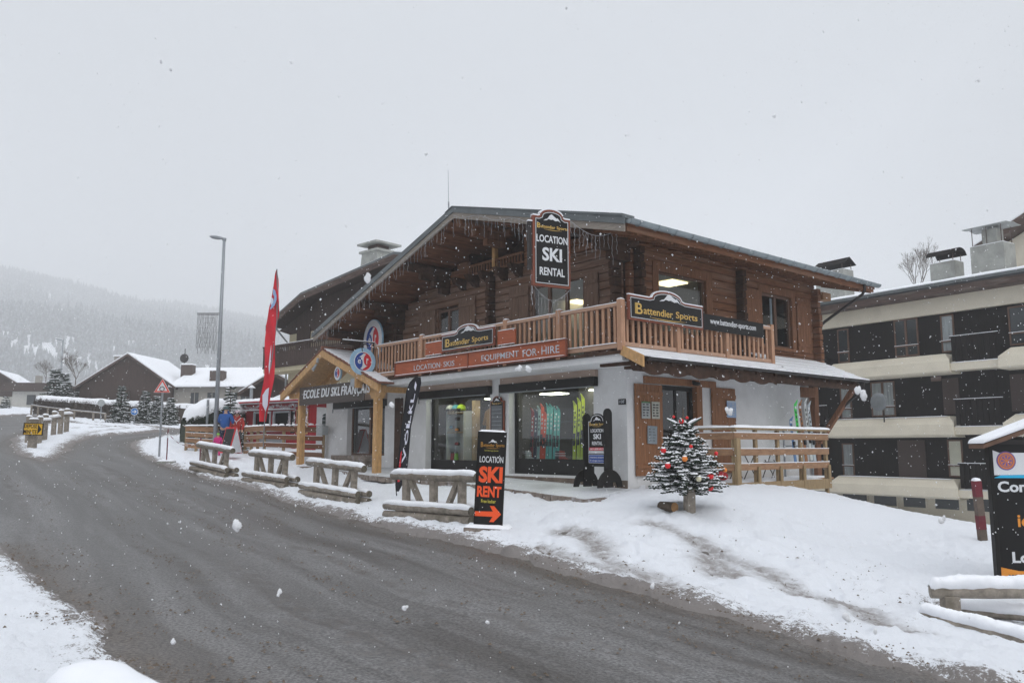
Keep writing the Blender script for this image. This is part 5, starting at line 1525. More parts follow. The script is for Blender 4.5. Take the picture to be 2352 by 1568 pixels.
# A-board
ab = thing('folding_board', 'red-framed folding chalkboard standing between the people and the kiosk fence', 'sign', at(530,1040,32.0), R_(-38))
al_ = math.atan2(.26, 1.0)
for sgn in (-1, 1):
    M = Matrix.Translation((0, sgn*.28, 0)) @ Matrix.Rotation(sgn*al_, 4, 'X')
    MB().box(-.33,.33,-.012,.012,0,1.02,M).build('frame', m_red, ab, bevel=.004)
    MB().box(-.28,.28,-.018 if sgn < 0 else .013,-.013 if sgn < 0 else .018,.07,.96,M).build('board', m_signblk if sgn < 0 else m_kwht, ab)
MB().prism([(-.27,0.02),(.27,.02),(0,.98)], .334, .338, 'x').build('side_cloth', m_kwht, ab)
# ---------------------------------------------------------------- apartment block on the right
AR = R_(-56.5)
QX = Vector((math.cos(AR), math.sin(AR), 0)); QY = Vector((-math.sin(AR), math.cos(AR), 0))
Q0 = at(2111, 1025, 37.0)
def blk(px, py, off=0.0):
    # point on the block's front plane (pulled forward by off) -> local X, local Z
    d = ray(px, py); o = Vector((0,0,EYE)); t = ((Q0-QY*off-o).dot(QY))/d.dot(QY); p = o+d*t-Q0
    return p.dot(QX), p.z
def zz2(x, y): return ((3200+x/2.412)/1.7415, (850+y/2.412)/1.7415)
def zz3(x, y): return ((3200+x/1.96)/1.7415, (1400+y/1.96)/1.7415)
m_cream = mat('cream_render', (.72,.66,.54), rough=.85, var=.06, scale=1.2, bump=.1, col2=(.58,.52,.42), f2=.64, s2=.5)
m_clad = mat('black_brown_cladding', (.013,.010,.009), spec=.08, rough=.9, var=.45, scale=3, stretch=(10,10,.6), bump=.4)
m_apt_glass = glass('flat_window_glass', (.5,.55,.56), 1.8, .04)
m_shutb = mat('roller_shutter', (.055,.035,.03), rough=.6, var=.2, stretch=(1,1,20), bump=.25)
m_conc = mat('chimney_render', (.34,.345,.32), rough=.9, var=.2, scale=2.5, bump=.3, col2=(.24,.24,.22), f2=.6)
m_tin = mat('galvanised_cap', (.40,.42,.42), rough=.5, var=.2, metal=.3, bump=.1)
m_olive = mat('weathered_fascia', (.085,.055,.045), rough=.85, var=.5, scale=3, stretch=(.7,.7,5), bump=.4, col2=(.17,.14,.12), f2=.6)
apt = thing('apartment_block', 'long cream and black-brown apartment block with snowy roof behind the deck on the right', 'building', Q0, AR)
def bz(pts): return [blk(*p)[1] for p in pts]
# band heights (average of the measured ends)
XL, XR = -26.0, 14.0
xb = blk(*zz3(1265,180))[0]      # where a bay ends and the recessed balconies begin
xn = blk(*zz3(1645,160))[0]      # where the next bay begins
x0b = blk(*zz3(290,580))[0]
z = lambda p: blk(*zz3(*p))[1]
b1t, b1b = z((1245,28)), z((1255,187)); b2t, b2b = z((1275,516)), z((1285,682)); b3t, b3b = z((1295,1010)), z((1300,1170))
r_b = blk(*zz2(2161,870))[1]; r_t = blk(*zz2(2161,700))[1]; e_t = blk(*zz2(2161,580))[1]
print('APT', xb, xn, x0b, b1t, b1b, b2t, b2b, b3t, b3b, r_b, r_t, e_t)
wl = MB().box(XL,XR,.0,.25,b3b-.4,r_b+.2).build('wall', m_clad, apt)
MB().box(XL,XR,-.25,.0,r_b,r_t).build('roof_band', m_cream, apt, bevel=.01)
MB().box(XL,XR,-.06,.3,-6,b3b+.02).build('basement_wall', m_cream, apt)
def bay(x0, x1, zt, zb):
    # long box parapet with sloping top edge and pulled-in ends
    prof = [(-.0,zb),(-.62,zb),(-.95,zb+.18),(-.95,zt-.42),(-.62,zt),(0,zt)]
    prof = [(-.0,zb),(-.85,zb+.02),(-.95,zb+.1),(-.90,zt-.35),(-.55,zt),(0,zt)]
    mb = MB(); n = len(prof)
    xs = [(x0+.28, 0), (x0, 1), (x1, 1), (x1-.28, 0)]
    vs = []
    for (x, k) in ((x0, 0), (x0, 1), (x1, 1), (x1, 0)):
        pass
    a = [(x0+(.35 if zz > zt-.2 else .0), y, zz) for y, zz in prof]; b = [(x1-(.35 if zz > zt-.2 else .0), y, zz) for y, zz in prof]
    mb.add(a+b, [tuple(range(n))[::-1], tuple(range(n, 2*n))]+[(i, (i+1) % n, n+(i+1) % n, n+i) for i in range(n)])
    o = mb.build('parapet', m_cream, apt, bevel=.01)
    if zt < b1t-1: MB().slab(x0+.4,x1-.4,-.62,-.35,zt-.02,.03,nx=40,ny=5).build('snow_strip', m_snow, o, smooth=True)
W_ = xb-x0b
for (zt, zb) in ((b1t,b1b),(b2t,b2b),(b3t,b3b)):
    bay(x0b, xb, zt, zb); bay(xn, xn+W_, zt, zb); bay(x0b-3.2-W_, x0b-3.2, zt, zb)
    for xa, xc in ((xb, xn), (x0b-3.2, x0b)):
        MB().box(xa-.1,xc+.1,-.80,0,zb+.10,zb+.42).build('balcony_slab', m_cream, apt, bevel=.01)
        MB().box(xa,xc,-.78,.0,zb+.43,zb+.46).build('snow_strip', m_snow, apt)
        rl = MB(); x = xa+.06; zr = zt+.62
        while x < xc-.05:
            rl.box(x, x+.17, -.78, -.74, zb+.5, zr); x += .235
        rl.box(xa, xc, -.80, -.72, zr, zr+.06)
        r_ = rl.build('balcony_railing', m_clad, apt)
        MB().box(xa, xc, -.80, -.72, zr+.062, zr+.085).build('snow_strip', m_snow, r_)
def awin(x0, x1, z0, z1, lit=0, bar=None, mull=0, sh=False):
    if sh:
        MB().box(x0,x1,-.05,-.001,z0,z1).build('roller_shutter', m_shutb, apt); return
    f = MB(); w = .06
    f.box(x0,x1,-.06,-.0,z0,z0+w).box(x0,x1,-.06,0,z1-w,z1).box(x0,x0+w,-.06,0,z0+w,z1-w).box(x1-w,x1,-.06,0,z0+w,z1-w)
    for k in range(mull): c = x0+(x1-x0)*(k+1)/(mull+1); f.box(c-w*.8,c+w*.8,-.07,0,z0+w,z1-w)
    if bar is not None: f.box(x0,x1,-.10,-.06,bar-.03,bar+.03)
    o = f.build('window', m_frame, apt)
    mats = {0: m_win0, 1: m_win1, 2: m_win2}
    MB().box(x0+w,x1-w,-.03,-.004,z0+w,z1-w).build('pane', mats[lit], o)
    if bar is not None: MB().box(x0,x1,-.11,-.05,bar+.032,bar+.055).build('snow_strip', m_snow, o)
m_win0 = mat('dim_window', (.03,.036,.04), rough=.12, var=.25, scale=1, bump=0, spec=.6)
m_win1 = mat('curtained_window', (.30,.33,.34), rough=.3, var=.35, scale=2.0, stretch=(5,5,.5), bump=0)
m_win2 = mat('bright_blind', (.55,.55,.45), rough=.5, var=.06, bump=0)
def wq(f, x0, y0, x1, y1, **k):
    a = blk(*f(x0, y1)); b = blk(*f(x1, y1)); c = blk(*f(x0, y0))
    awin(a[0], b[0], a[1], c[1], **k)
def zb_(f, x, y): return blk(*f(x, y))[1]
wq(zz2, 378,1130,485,1455, lit=0, bar=zb_(zz2,430,1352))
wq(zz2, 928,1040,1158,1398, lit=0, bar=zb_(zz2,1040,1288), mull=1)
wq(zz2, 1378,992,1506,1352, lit=1, bar=zb_(zz2,1440,1242))
wq(zz2, 2034,910,2250,1285, lit=0, bar=zb_(zz2,2040,1170))
wq(zz3, 328,270,414,540, lit=1, bar=zb_(zz3,370,462))
wq(zz3, 570,252,756,522, lit=1, bar=zb_(zz3,660,446), mull=1)
wq(zz3, 1135,222,1262,505, sh=True)
wq(zz3, 1668,190,1900,480, sh=True)
wq(zz3, 345,730,434,985, lit=1, bar=zb_(zz3,390,905))
wq(zz3, 783,705,998,1000, sh=True)
wq(zz3, 1176,702,1292,992, lit=2, bar=zb_(zz3,1230,905))
# left repeats, mostly behind the chalet
for dx in (-11.5,):
    for (za, zb2) in ((b1t+.1,r_b-.1),(b2t+.1,b1b-.1),(b3t+.1,b2b-.1)):
        awin(dx, dx+1.2, za, zb2, lit=1, bar=za+.5); awin(dx-4, dx-2.4, za, zb2, lit=0, bar=za+.5)
# cellar lights
for x0, x1 in ((345,535),(590,765),(820,992),(1068,1254),(1315,1508)):
    xa = blk(*zz3(x0,1185))[0]; xc = blk(*zz3(x1,1185))[0]; zc = blk(*zz3(1068,1185))[1]
    o = MB().box(xa-.12,xc+.12,-.10,-.062,zc-.36,zc-.30).box(xa-.07,xa,-.09,-.062,zc-.3,zc+.26).box(xc,xc+.07,-.09,-.062,zc-.3,zc+.26).build('cellar_window', m_cream, apt)
    MB().box(xa,xc,-.075,-.062,zc-.3,zc+.26).build('pane', m_win0, o)
# pipes, vents, dish
MB().box(blk(*zz3(1108,0))[0], blk(*zz3(1186,0))[0], -.99, -.96, b1b-.32, b1b-.12).build('wall_vent', m_olive, apt)
ds = MB().sphere((blk(*zz3(742,412))[0],-1.25,blk(*zz3(742,412))[1]), .42, 16, 6, (1,.25,1)); ds.build('satellite_dish', m_metal, apt, smooth=True)
MB().tube([(blk(*zz3(742,412))[0],-1.2,blk(*zz3(742,412))[1]),(blk(*zz3(742,412))[0],-.9,blk(*zz3(742,412))[1]-.45),(blk(*zz3(742,412))[0],-.9,b2t-.2)], .03, 6).build('dish_mast', m_black, apt)
# roof
zr0 = e_t; D_ = 8.5; rise = .17
rf2 = MB().add([(XL,-.95,zr0),(XR,-.95,zr0),(XR,D_,zr0+rise*(D_+.95)),(XL,D_,zr0+rise*(D_+.95)),(XL,-.95,zr0-.22),(XR,-.95,zr0-.22),(XR,D_,zr0-.22+rise*(D_+.95)),(XL,D_,zr0-.22+rise*(D_+.95))],
   [(0,1,2,3),(7,6,5,4),(0,4,5,1),(1,5,6,2),(2,6,7,3),(3,7,4,0)])
r2o = rf2.build('roof', m_slate, apt)
MB().box(XL,XR,-1.02,-.955,zr0-.14,zr0-.02).build('gutter', m_zincr, apt)
MB().box(XL,XR,-1.03,-.95,zr0-.015,zr0+.03).build('snow_strip', m_snow, apt)
MB().box(XL,XR,-.94,-.80,r_t+.02,zr0-.16).build('fascia_board', m_olive, apt)
MB().box(XL,XR,-.93,.25,r_t+.001,r_t+.018).box(XL,XR,0,.25,r_t+.02,zr0-.05).build('soffit', m_olive, apt)
sn2 = MB(); nx, ny = 220, 14; vs = []
for j in range(ny+1):
    for i in range(nx+1):
        x = XL+(XR-XL)*i/nx; y = -.88+(D_+.85)*j/ny
        if j == 0: y += .06*abs(math.sin(i*1.6))
        vs.append((x, y, zr0+rise*(y+.95)+(.02 if j == 0 else .13+.02*mnoise.noise(Vector((x,y,0))))))
sn2.add(vs, [(j*(nx+1)+i, j*(nx+1)+i+1, (j+1)*(nx+1)+i+1, (j+1)*(nx+1)+i) for j in range(ny) for i in range(nx)])
sn2.build('roof_snow', m_snow, r2o, smooth=True)
def chimney(pa, pb, ztop_px, yoff, label_cap, kind, w, capw):
    # pa/pb: left and right px of the block at its foot
    xa = blk(pa[0], pa[1], -yoff)[0]; xc = blk(pb[0], pb[1], -yoff)[0]; zt = blk(pa[0], ztop_px, -yoff)[1]
    zb0 = zr0+rise*(yoff+.95)-.3
    c = MB().box(xa,xc,yoff,yoff+w,zb0,zt).build('chimney', m_conc, apt, bevel=.02)
    MB().box(xa+.03,xc-.03,yoff+.03,yoff+w-.03,zt,zt+.03).build('snow_cap', m_snow, c)
    cap = MB(); cx = (xa+xc)/2; hc = capw*.55; zc = zt+(.72 if kind == 'curved' else .28); pts = []
    n = 10
    for i in range(n+1):
        q = -1+2*i/n
        if kind == 'gable': dz = .38*(1-abs(q))
        elif kind == 'curved': dz = .10*(q*q)+.16*(1-abs(q))
        else: dz = .34*math.sqrt(max(0, 1-q*q*.98))
        pts.append((yoff+w/2+q*(w*.62), zc+dz))
    lo = [(a, b-.025) for a, b in pts[::-1]]
    cap.prism(pts+lo, xa-hc*.35, xc+hc*.35, 'x')
    cap.build('chimney_cap', m_tin if kind == 'curved' else m_clad, c)
    st = MB()
    for x in (xa+.1, xc-.1) if kind != 'curved' else (xa+.1, cx, xc-.1):
        for y in (yoff+.06, yoff+w-.06): st.cyl((x,y,zt),(x,y,zc+.06),.018,n=6)
    st.build('cap_stay', m_olive, c)
    if kind == 'curved': MB().box(cx-.25,cx+.35,yoff+.2,yoff+w-.2,zt+.03,zc-.02).build('flue_block', m_conc, c)
    return c
chimney(zz2(1655,590), zz2(1985,560), zz2(1655,335)[1], .5, '', 'curved', 1.0, 1.2)
chimney(zz2(1258,635), zz2(1500,600), zz2(1258,500)[1], 1.8, '', 'round', .8, .6)
chimney(zz2(160,850), zz2(430,810), zz2(160,590)[1], 2.6, '', 'gable', .9, .6)
# upper gable of the block behind the big chimney
ug = MB(); x0_ = blk(*zz2(2020,400), -3.0)[0]
ug.prism([(x0_-1.6,zr0+1.7),(x0_+8,zr0+6.1),(x0_+8,zr0+6.6),(x0_-1.6,zr0+2.2)], 3.0, 8.5).build('upper_roof', m_olive, apt)
MB().prism([(x0_-1.6,zr0+2.205),(x0_+8,zr0+6.605),(x0_+8,zr0+6.7),(x0_-1.6,zr0+2.3)], 3.1, 8.5).build('upper_roof_snow', m_snow, apt)
MB().prism([(x0_-.6,zr0+.6),(x0_+8,zr0+.6),(x0_+8,zr0+6.05),(x0_-.6,zr0+2.1)], 3.6, 8.3).build('upper_wall', m_cream, apt)

# ---------------------------------------------------------------- trees
m_needle = mat('fir_needles', (.052,.074,.052), rough=.8, var=.5, scale=6, bump=.1)
m_bark = mat('bark', (.10,.075,.055), rough=.9, var=.3, scale=8, bump=.5)
def fir(name, label, cat, loc, h, rad, tiers, seed, snow=.6, group=None, twig=.10, nb0=9, hang=.30, z0=.10, pw=.85, sb=1.0):
    r = random.Random(seed); t = thing(name, label, cat, loc, r.random()*6, group)
    MB().tube([(0,0,-.1),(0,0,h*.5),(0,0,h*.97)], [h*.018+.012, h*.012+.008, .006], 7).build('trunk', m_bark, t)
    fo = MB(); sn = MB()
    for k in range(tiers):
        f = k/(tiers-1); zc = h*(z0+(.93-z0)*f); L0 = rad*(1-f)**pw*(.92 if f > .08 else .8)+.05*h*.3
        nb = max(4, int(nb0*(1-f*.55)))
        ph = r.random()*6
        for b in range(nb):
            a = ph+2*math.pi*b/nb+r.uniform(-.25,.25); L = L0*r.uniform(.62,1.16); dz = zc+r.uniform(-.06,.06)*h*(1-f*.6)
            rise = -.10-hang*(1-f)+(.35 if f > .85 else 0)+r.uniform(-.1,.1)
            d = Vector((math.cos(a), math.sin(a), rise)).normalized(); s = Vector((-math.sin(a), math.cos(a), 0))
            n = max(3, int(L/twig*1.15))
            for i in range(n):
                q = (i+.6)/n; p = Vector((0,0,dz))+d*(L*q)+Vector((0,0,.10*L*q*q))
                for sd in (-1, 1):
                    tl = twig*(1.9*(1-q)+.75)*r.uniform(.7,1.25)
                    e = (s*sd*.95+d*.75+Vector((0,0,r.uniform(-.3,.1)))).normalized()
                    w = Vector((0,0,1)).cross(e).normalized()*twig*.26
                    up = Vector((0,0,twig*.16))
                    tip = p+e*tl
                    for m_ in range(2):
                        ww = w if m_ == 0 else w*.3+up*1.3
                        fo.add([p-ww*.5, p+e*tl*.5-ww, tip, p+e*tl*.5+ww, p+ww*.5], [(0,1,2,3,4)])
                    if r.random() < snow:
                        o = Vector((0,0,twig*.17+.004)); k1 = r.uniform(.45,.95); ws = w*r.uniform(.8,1.3)
                        a0 = p+e*tl*.05+o; a1 = p+e*tl*k1+o
                        ws = ws*sb; mid = (a0+a1)/2+Vector((0,0,twig*.22*sb))
                        sn.add([a0-ws*.4, (a0+a1)/2-ws, a1-ws*.3, a1+ws*.3, (a0+a1)/2+ws, a0+ws*.4, mid], [(0,1,6),(1,2,6),(2,3,6),(3,4,6),(4,5,6),(5,0,6)])
    c = fo.build('foliage', m_needle, t); sn.build('snow', m_snow, c)
    return t, fo
def leafy_mass(name, label, cat, pts, h, wid, loc_z=None, n=9000, seed=0, m=None, group=None, leaf=.035, snowh=.18, round_=.35):
    # clipped hedge along a line: leaf faces over its surface, snow on top
    r = random.Random(seed); o = Vector(pts[0]); t = thing(name, label, cat, o, group=group)
    fo = MB(); co = MB()
    segs = []; tot = 0
    for i in range(len(pts)-1):
        L = (Vector(pts[i+1])-Vector(pts[i])).length; segs.append((tot, L)); tot += L
    def at_s(s):
        for i, (a, L) in enumerate(segs):
            if s <= a+L or i == len(segs)-1:
                f = (s-a)/L; A = Vector(pts[i]); B = Vector(pts[i+1]); return A.lerp(B, f)-o, (B-A).normalized()
    K = int(tot/.25)+3; M_ = 12; vs = []
    def prof(u, s):
        # u 0..1 round the section from ground front over the top to ground back
        e = min(s, tot-s)/wid; k = math.sqrt(max(.02, min(1, e*2.2+.02)))
        a = math.pi*u; y = -math.cos(a); zz = math.sin(a)
        y = math.copysign(abs(y)**round_, y)*wid/2*(.15+.85*k); zz = (abs(zz)**round_)*h*(.50+.50*k)
        nn = 1+.07*mnoise.noise(Vector((s*1.7, u*3, seed)))
        return y*nn, zz*nn
    for j in range(K+1):
        s = tot*j/K; c, d = at_s(s); sdv = Vector((d.y, -d.x, 0)).normalized()
        for i in range(M_+1):
            y, zz = prof(i/M_, s); vs.append(c-sdv*(-y)*-1+Vector((0,0,zz)) if False else c+sdv*(-y)+Vector((0,0,zz-.05)))
    co.add(vs, [(j*(M_+1)+i, j*(M_+1)+i+1, (j+1)*(M_+1)+i+1, (j+1)*(M_+1)+i) for j in range(K) for i in range(M_)]+[tuple(range(M_+1)), tuple(K*(M_+1)+i for i in range(M_+1))[::-1]])
    core = co.build('foliage', m or m_hedge, t)
    for q in range(n):
        s = r.random()*tot; u = r.random(); c, d = at_s(s); sdv = Vector((d.y, -d.x, 0)).normalized(); y, zz = prof(u, s)
        p = c+sdv*(-y)*1.03+Vector((0,0,zz*1.02-.05)); 
        a = Vector((r.uniform(-1,1), r.uniform(-1,1), r.uniform(-1,1))).normalized(); b = a.orthogonal().normalized()*leaf*.6; a = a*leaf
        fo.add([p-a, p+b, p+a, p-b], [(0,1,2,3)])
    fo.build('leaves', m or m_hedge, t)
    if snowh:
        sn = MB(); vs = []; M2 = 8
        for j in range(K+1):
            s = tot*j/K; c, d = at_s(s); sdv = Vector((d.y, -d.x, 0)).normalized()
            for i in range(M2+1):
                u = .18+.64*i/M2; y, zz = prof(u, s); ed = 1-abs(2*i/M2-1)**4
                hh = snowh*ed*(1+.35*mnoise.noise(Vector((s*2.2, u*4, 3))))
                vs.append(c+sdv*(-y)*1.05+Vector((0,0,zz+hh-.03)))
        sn.add(vs, [(j*(M2+1)+i, j*(M2+1)+i+1, (j+1)*(M2+1)+i+1, (j+1)*(M2+1)+i) for j in range(K) for i in range(M2)])
        sn.build('snow_cap', m_snow, t, smooth=True)
    return t
m_hedge = mat('hedge_leaves', (.034,.042,.026), rough=.8, var=.6, scale=9, bump=.3)
m_hedgeb = mat('dry_hedge_leaves', (.06,.045,.035), rough=.8, var=.5, scale=7, bump=.3)
leafy_mass('hedge', 'dark rounded clipped hedge with thick snow on top left of the people', 'hedge', [gY(420,36.2)+Vector((0,0,-.1)), gY(560,38.2)], 1.9, 2.2, n=14000, seed=3, leaf=.05, snowh=.22)
pts_h = [gY(86,64), gY(190,61), gY(300,60), gY(420,60), gY(520,62)]
leafy_mass('hedge', 'long low brown hedge with a snow edge in front of the far gabled house', 'hedge', pts_h, 1.45, 1.4, n=16000, seed=8, m=m_hedgeb, leaf=.07, snowh=.10)
FG = 'snowy spruces beyond the road bend'
for px, yb, Y, ht, rd, sd, lb in ((276,970,54,2.6,1.02,1,'snowy spruce left of the round blue arrow sign'),(331,974,56,2.35,1.1,2,'snowy spruce right of the round blue arrow sign'),
        (360,973,55,2.0,.95,6,'smaller snowy spruce behind the triangular warning sign'),(389,968,54,1.9,.85,4,'snowy spruce between the warning sign pole and the round hedge')):
    fir('spruce', lb, 'tree', gY(px, Y), ht, rd, 19, sd, snow=.5, group=FG, twig=.15, nb0=11)
fir('spruce', 'thin snowy spruce with sparse tips standing behind the people at the kiosk', 'tree', at(524,1040,34.9), 2.9, .95, 13, 9, snow=.75, twig=.13, nb0=8)
fir('spruce', 'small snowy spruce on the pavement between the A-board and the kiosk wall', 'tree', at(553,1042,34.5), 1.5, .55, 9, 12, snow=.7, twig=.10, nb0=8)
for px, Y, ht, rd, sd, lb in ((122,70,4.0,1.9,21,'wide snow-dusted conifer left of the far hedge, nearest the white villa'),(142,72,3.7,1.7,22,'snow-dusted conifer behind the left end of the long hedge'),(178,74,2.6,1.9,23,'low spreading snowy conifer under the gabled house eave')):
    fir('conifer', lb, 'tree', gY(px, Y), ht, rd, 16, sd, snow=.4, twig=.24, nb0=10)
fir('conifer', 'small dark shrub by the wall of the far left villa', 'shrub', gY(12, 82), 1.2, .8, 7, 24, snow=.3, twig=.18)
def bare_tree(label, loc, h, spread, seed, depth=6, r0=.10, name='bare_tree', up=.5):
    r = random.Random(seed); t = thing(name, label, 'tree', loc)
    tr = MB(); cr = MB()
    def grow(p, d, L, rad, lev):
        q = p+d*L; (tr if lev < 2 else cr).tube([p, p.lerp(q, .5)+Vector((r.uniform(-1,1), r.uniform(-1,1), 0))*L*.05, q], [rad, rad*.85, rad*.7], 4 if lev > 1 else 7, cap=False)
        if lev >= depth: return
        for _ in range(3 if lev > 0 else 4):
            nd = (d+Vector((r.uniform(-1,1), r.uniform(-1,1), r.uniform(-.3,.9)))*spread).normalized()
            grow(q if r.random() < .6 else p.lerp(q, r.uniform(.5,1)), nd, L*r.uniform(.55,.82), max(rad*.6, .006), lev+1)
    grow(Vector((0,0,-.1)), Vector((0,0,1)), h*.3, r0, 0)
    tr.build('trunk', m_bark, t); cr.build('crown', m_bark, t)
bare_tree('leafless birch with fine twigs rising behind the apartment roof', at(2109,740,75), 8.5, .42, 3, 6, .08)
bare_tree('round leafless tree behind the gabled house roof, left of its apex', at(172,898,95), 5.2, .9, 8, 6, .07)
bare_tree('round leafless tree near the far lamp post, above the white villa', at(105,880,120), 4.2, .9, 9, 6, .07)

# ---------------------------------------------------------------- houses
m_stucco = mat('grey_beige_stucco', (.30,.28,.25), rough=.9, var=.08, bump=.1)
m_stuccow = mat('pale_stucco', (.55,.54,.50), rough=.9, var=.08, bump=.1)
m_stuccoy = mat('cream_stucco', (.50,.44,.30), rough=.9, var=.08, bump=.1)
m_bplank = mat('dark_gable_boards', (.055,.034,.027), rough=.85, var=.4, scale=3, stretch=(8,8,.6), bump=.3)
m_dwin = mat('far_window', (.05,.055,.06), rough=.2, var=.2, bump=0)
def gable_house(name, label, loc, rotz, w, dpt, he, hr, wallm, apex=.5, over=.5, split=.55, snow=.16, back=.4, gable_m=None):
    t = thing(name, label, 'house', loc, rotz); xa = -w/2+w*apex
    def top(x): return he+(hr-he)*(x+w/2+over)/(xa+w/2+over) if x < xa else he+(hr-he)*(w/2+over-x)/(w/2+over-xa)
    zs = he*split
    MB().box(-w/2,w/2,0,dpt,-1,zs).build('wall', wallm, t)
    MB().prism([(-w/2,zs+.002),(w/2,zs+.002),(w/2,top(w/2)-.2),(xa,hr-.2),(-w/2,top(-w/2)-.2)], .02, dpt-.02).build('gable', gable_m or m_bplank, t)
    L = (-w/2-over, he); Rr = (w/2+over, he)
    ro = MB().prism([L,(xa,hr),Rr,(Rr[0],he-.2),(xa,hr-.2),(L[0],he-.2)][::-1], -over, dpt+back).build('roof', m_olive, t)
    if snow:
        MB().prism([(L[0]+.03,he+.01),(xa,hr+.01),(Rr[0]-.03,he+.01),(Rr[0]-.06,he+snow*.8),(xa,hr+snow),(L[0]+.06,he+snow*.8)], -over+.05, dpt+back-.05).build('roof_snow', m_snow, ro, bevel=.03)
    return t, top
# the big dark-gabled house beyond the bend, with its long wing
p = gY(285, 72); hA = at(285, 813, 72).z-p.z; eA = at(165, 889, 72).z-p.z
tA, topA = gable_house('gabled_house', 'low dark-gabled house with snow-covered roof beyond the round hedge', p, R_(-3), 8.4, 7.0, eA, hA, m_stucco, apex=.515, over=.35, split=.55)
wn = MB()
for x0, x1, z0, z1 in ((-1.4,-.5,.3,1.5),(1.2,2.3,.2,1.5)): MB().box(x0,x1,-.03,-.001,z0,z1).build('window', m_dwin, tA)
for x in (-3.3,.2): MB().box(x,x+.2,-.3,-.1,0,eA*.9).build('balcony_post', m_bplank, tA)
MB().box(-4.2,4.2,-.32,-.02,eA*.55,eA*.60).build('beam', m_bplank, tA)
o = MB().box(-2.6,-1.9,2.5,3.2,eA,hA+.1).build('chimney', m_stucco, tA); MB().slab(-2.7,-1.8,2.4,3.3,hA+.1,.1).build('snow_cap', m_snow, o)
# wing: lower, ridge along the street
def at_l(t, px, py, Y):
    q = at(px, py, Y)-t.location; c, s = math.cos(-t.rotation_euler.z), math.sin(-t.rotation_euler.z)
    return Vector((q.x*c-q.y*s, q.x*s+q.y*c, q.z))
a = at_l(tA, 392, 886, 72); b = at_l(tA, 664, 886, 72); r0_ = at_l(tA, 430, 850, 76); ze = a.z; zr = at_l(tA, 500, 850, 77.5).z
MB().box(a.x+.1,b.x-.2,.3,9.7,-1,ze-.05).build('wing_wall', m_stucco, tA)
wo = MB().add([(a.x,-.3,ze-.15),(b.x,-.3,ze-.15),(b.x,5,zr),(a.x,5,zr),(b.x,10.4,ze-.2),(a.x,10.4,ze-.2)], [(0,1,2,3),(3,2,4,5)]).build('wing_roof', m_olive, tA)
vs = []
MB().add([(a.x,-.28,ze-.12),(b.x,-.28,ze-.12),(b.x,-.25,ze+.03),(a.x,-.25,ze+.03),(b.x,5,zr+.18),(a.x,5,zr+.18),(b.x,10.3,ze),(a.x,10.3,ze)], [(0,1,2,3),(3,2,4,5),(5,4,6,7)]).build('roof_snow', m_snow, wo)
for x0, x1 in ((439,457),(478,500),(530,548),(556,580),(590,606)):
    xa_ = at_l(tA, x0, 900, 72).x; xb_ = at_l(tA, x1, 900, 72).x
    f = MB().box(xa_,xb_,.26,.299,ze-2.2,ze-.6).build('window', m_dwin, tA)
    MB().box((xa_+xb_)/2-.03,(xa_+xb_)/2+.03,.24,.259,ze-2.2,ze-.6).build('window_bar', m_stucco, f)
MB().box(a.x+.1,b.x-.2,.1,.28,ze-3.0,ze-2.4).build('wing_balcony', m_bplank, tA)
for x0, x1, yt, yo in ((418,444,838,2.6),(486,517,852,.9)):
    A_ = at_l(tA, x0, yt, 72+yo); B_ = at_l(tA, x1, yt, 72+yo)
    c_ = MB().box(A_.x,B_.x,yo,yo+.8,ze-.2,A_.z).build('chimney', mat('chimney_cladding', (.10,.075,.065), rough=.8, var=.3, stretch=(6,6,1), bump=.2), tA)
    MB().slab(A_.x-.05,B_.x+.05,yo-.05,yo+.85,A_.z,.12).build('snow_cap', m_snow, c_)
A_ = at_l(tA, 421, 822, 74.5); MB().sphere((A_.x,2.9,A_.z), .42, 14, 6, (1,.3,1)).tube([(A_.x,3,A_.z+.9),(A_.x,3,ze+1.4)], .04, 6).build('satellite_dish', m_iron, tA)
# white villa far left
p = gY(72, 98); hB = at(72, 876, 98).z-p.z; eB = at(72, 897, 98).z-p.z
tB = thing('villa', 'small far villa with white base, dark upper floor and snowy roof at the left', 'house', p, R_(4))
xl = -2.9; xr = 2.9
MB().box(xl+.6,xr-.4,0,6,-1,2.0).build('wall', m_stuccow, tB); MB().box(xl+.3,xr-.2,.1,5.9,2.0,eB).build('upper_floor', m_bplank, tB)
MB().box(xl-.2,xr,-.9,.1,2.0,2.15).box(xl-.2,xr,-.9,-.8,2.15,3.0).build('balcony', m_bplank, tB)
ro = MB().add([(xl-.5,-.9,eB-.1),(xr,-.9,eB-.1),(xr,3,hB),(xl+1.0,3,hB),(xr,7,eB-.1),(xl-.5,7,eB-.1)], [(0,1,2,3),(3,2,4,5),(0,3,5)]).build('roof', m_olive, tB)
MB().add([(xl+.1,-.9,eB-.05),(xr+.05,-.9,eB-.05),(xr+.05,-.85,eB+.12),(xl+.15,-.85,eB+.12),(xr+.05,3,hB+.15),(xl+1.1,3,hB+.15)], [(0,1,2,3),(3,2,4,5)]).build('roof_snow', m_snow, ro)
MB().box(-.9,-.3,2.2,2.8,hB-.3,hB+.9).build('chimney', m_stucco, tB)
MB().box(-.6,.4,-.02,-.001,.4,1.6).build('window', m_dwin, tB)
p = gY(-14, 100)
gable_house('gabled_house', 'dark house cut off by the left edge of the picture', p, R_(15), 6.4, 8, at(-14,893,100).z-p.z, at(-14,850,100).z-p.z, m_stuccow, over=.5)
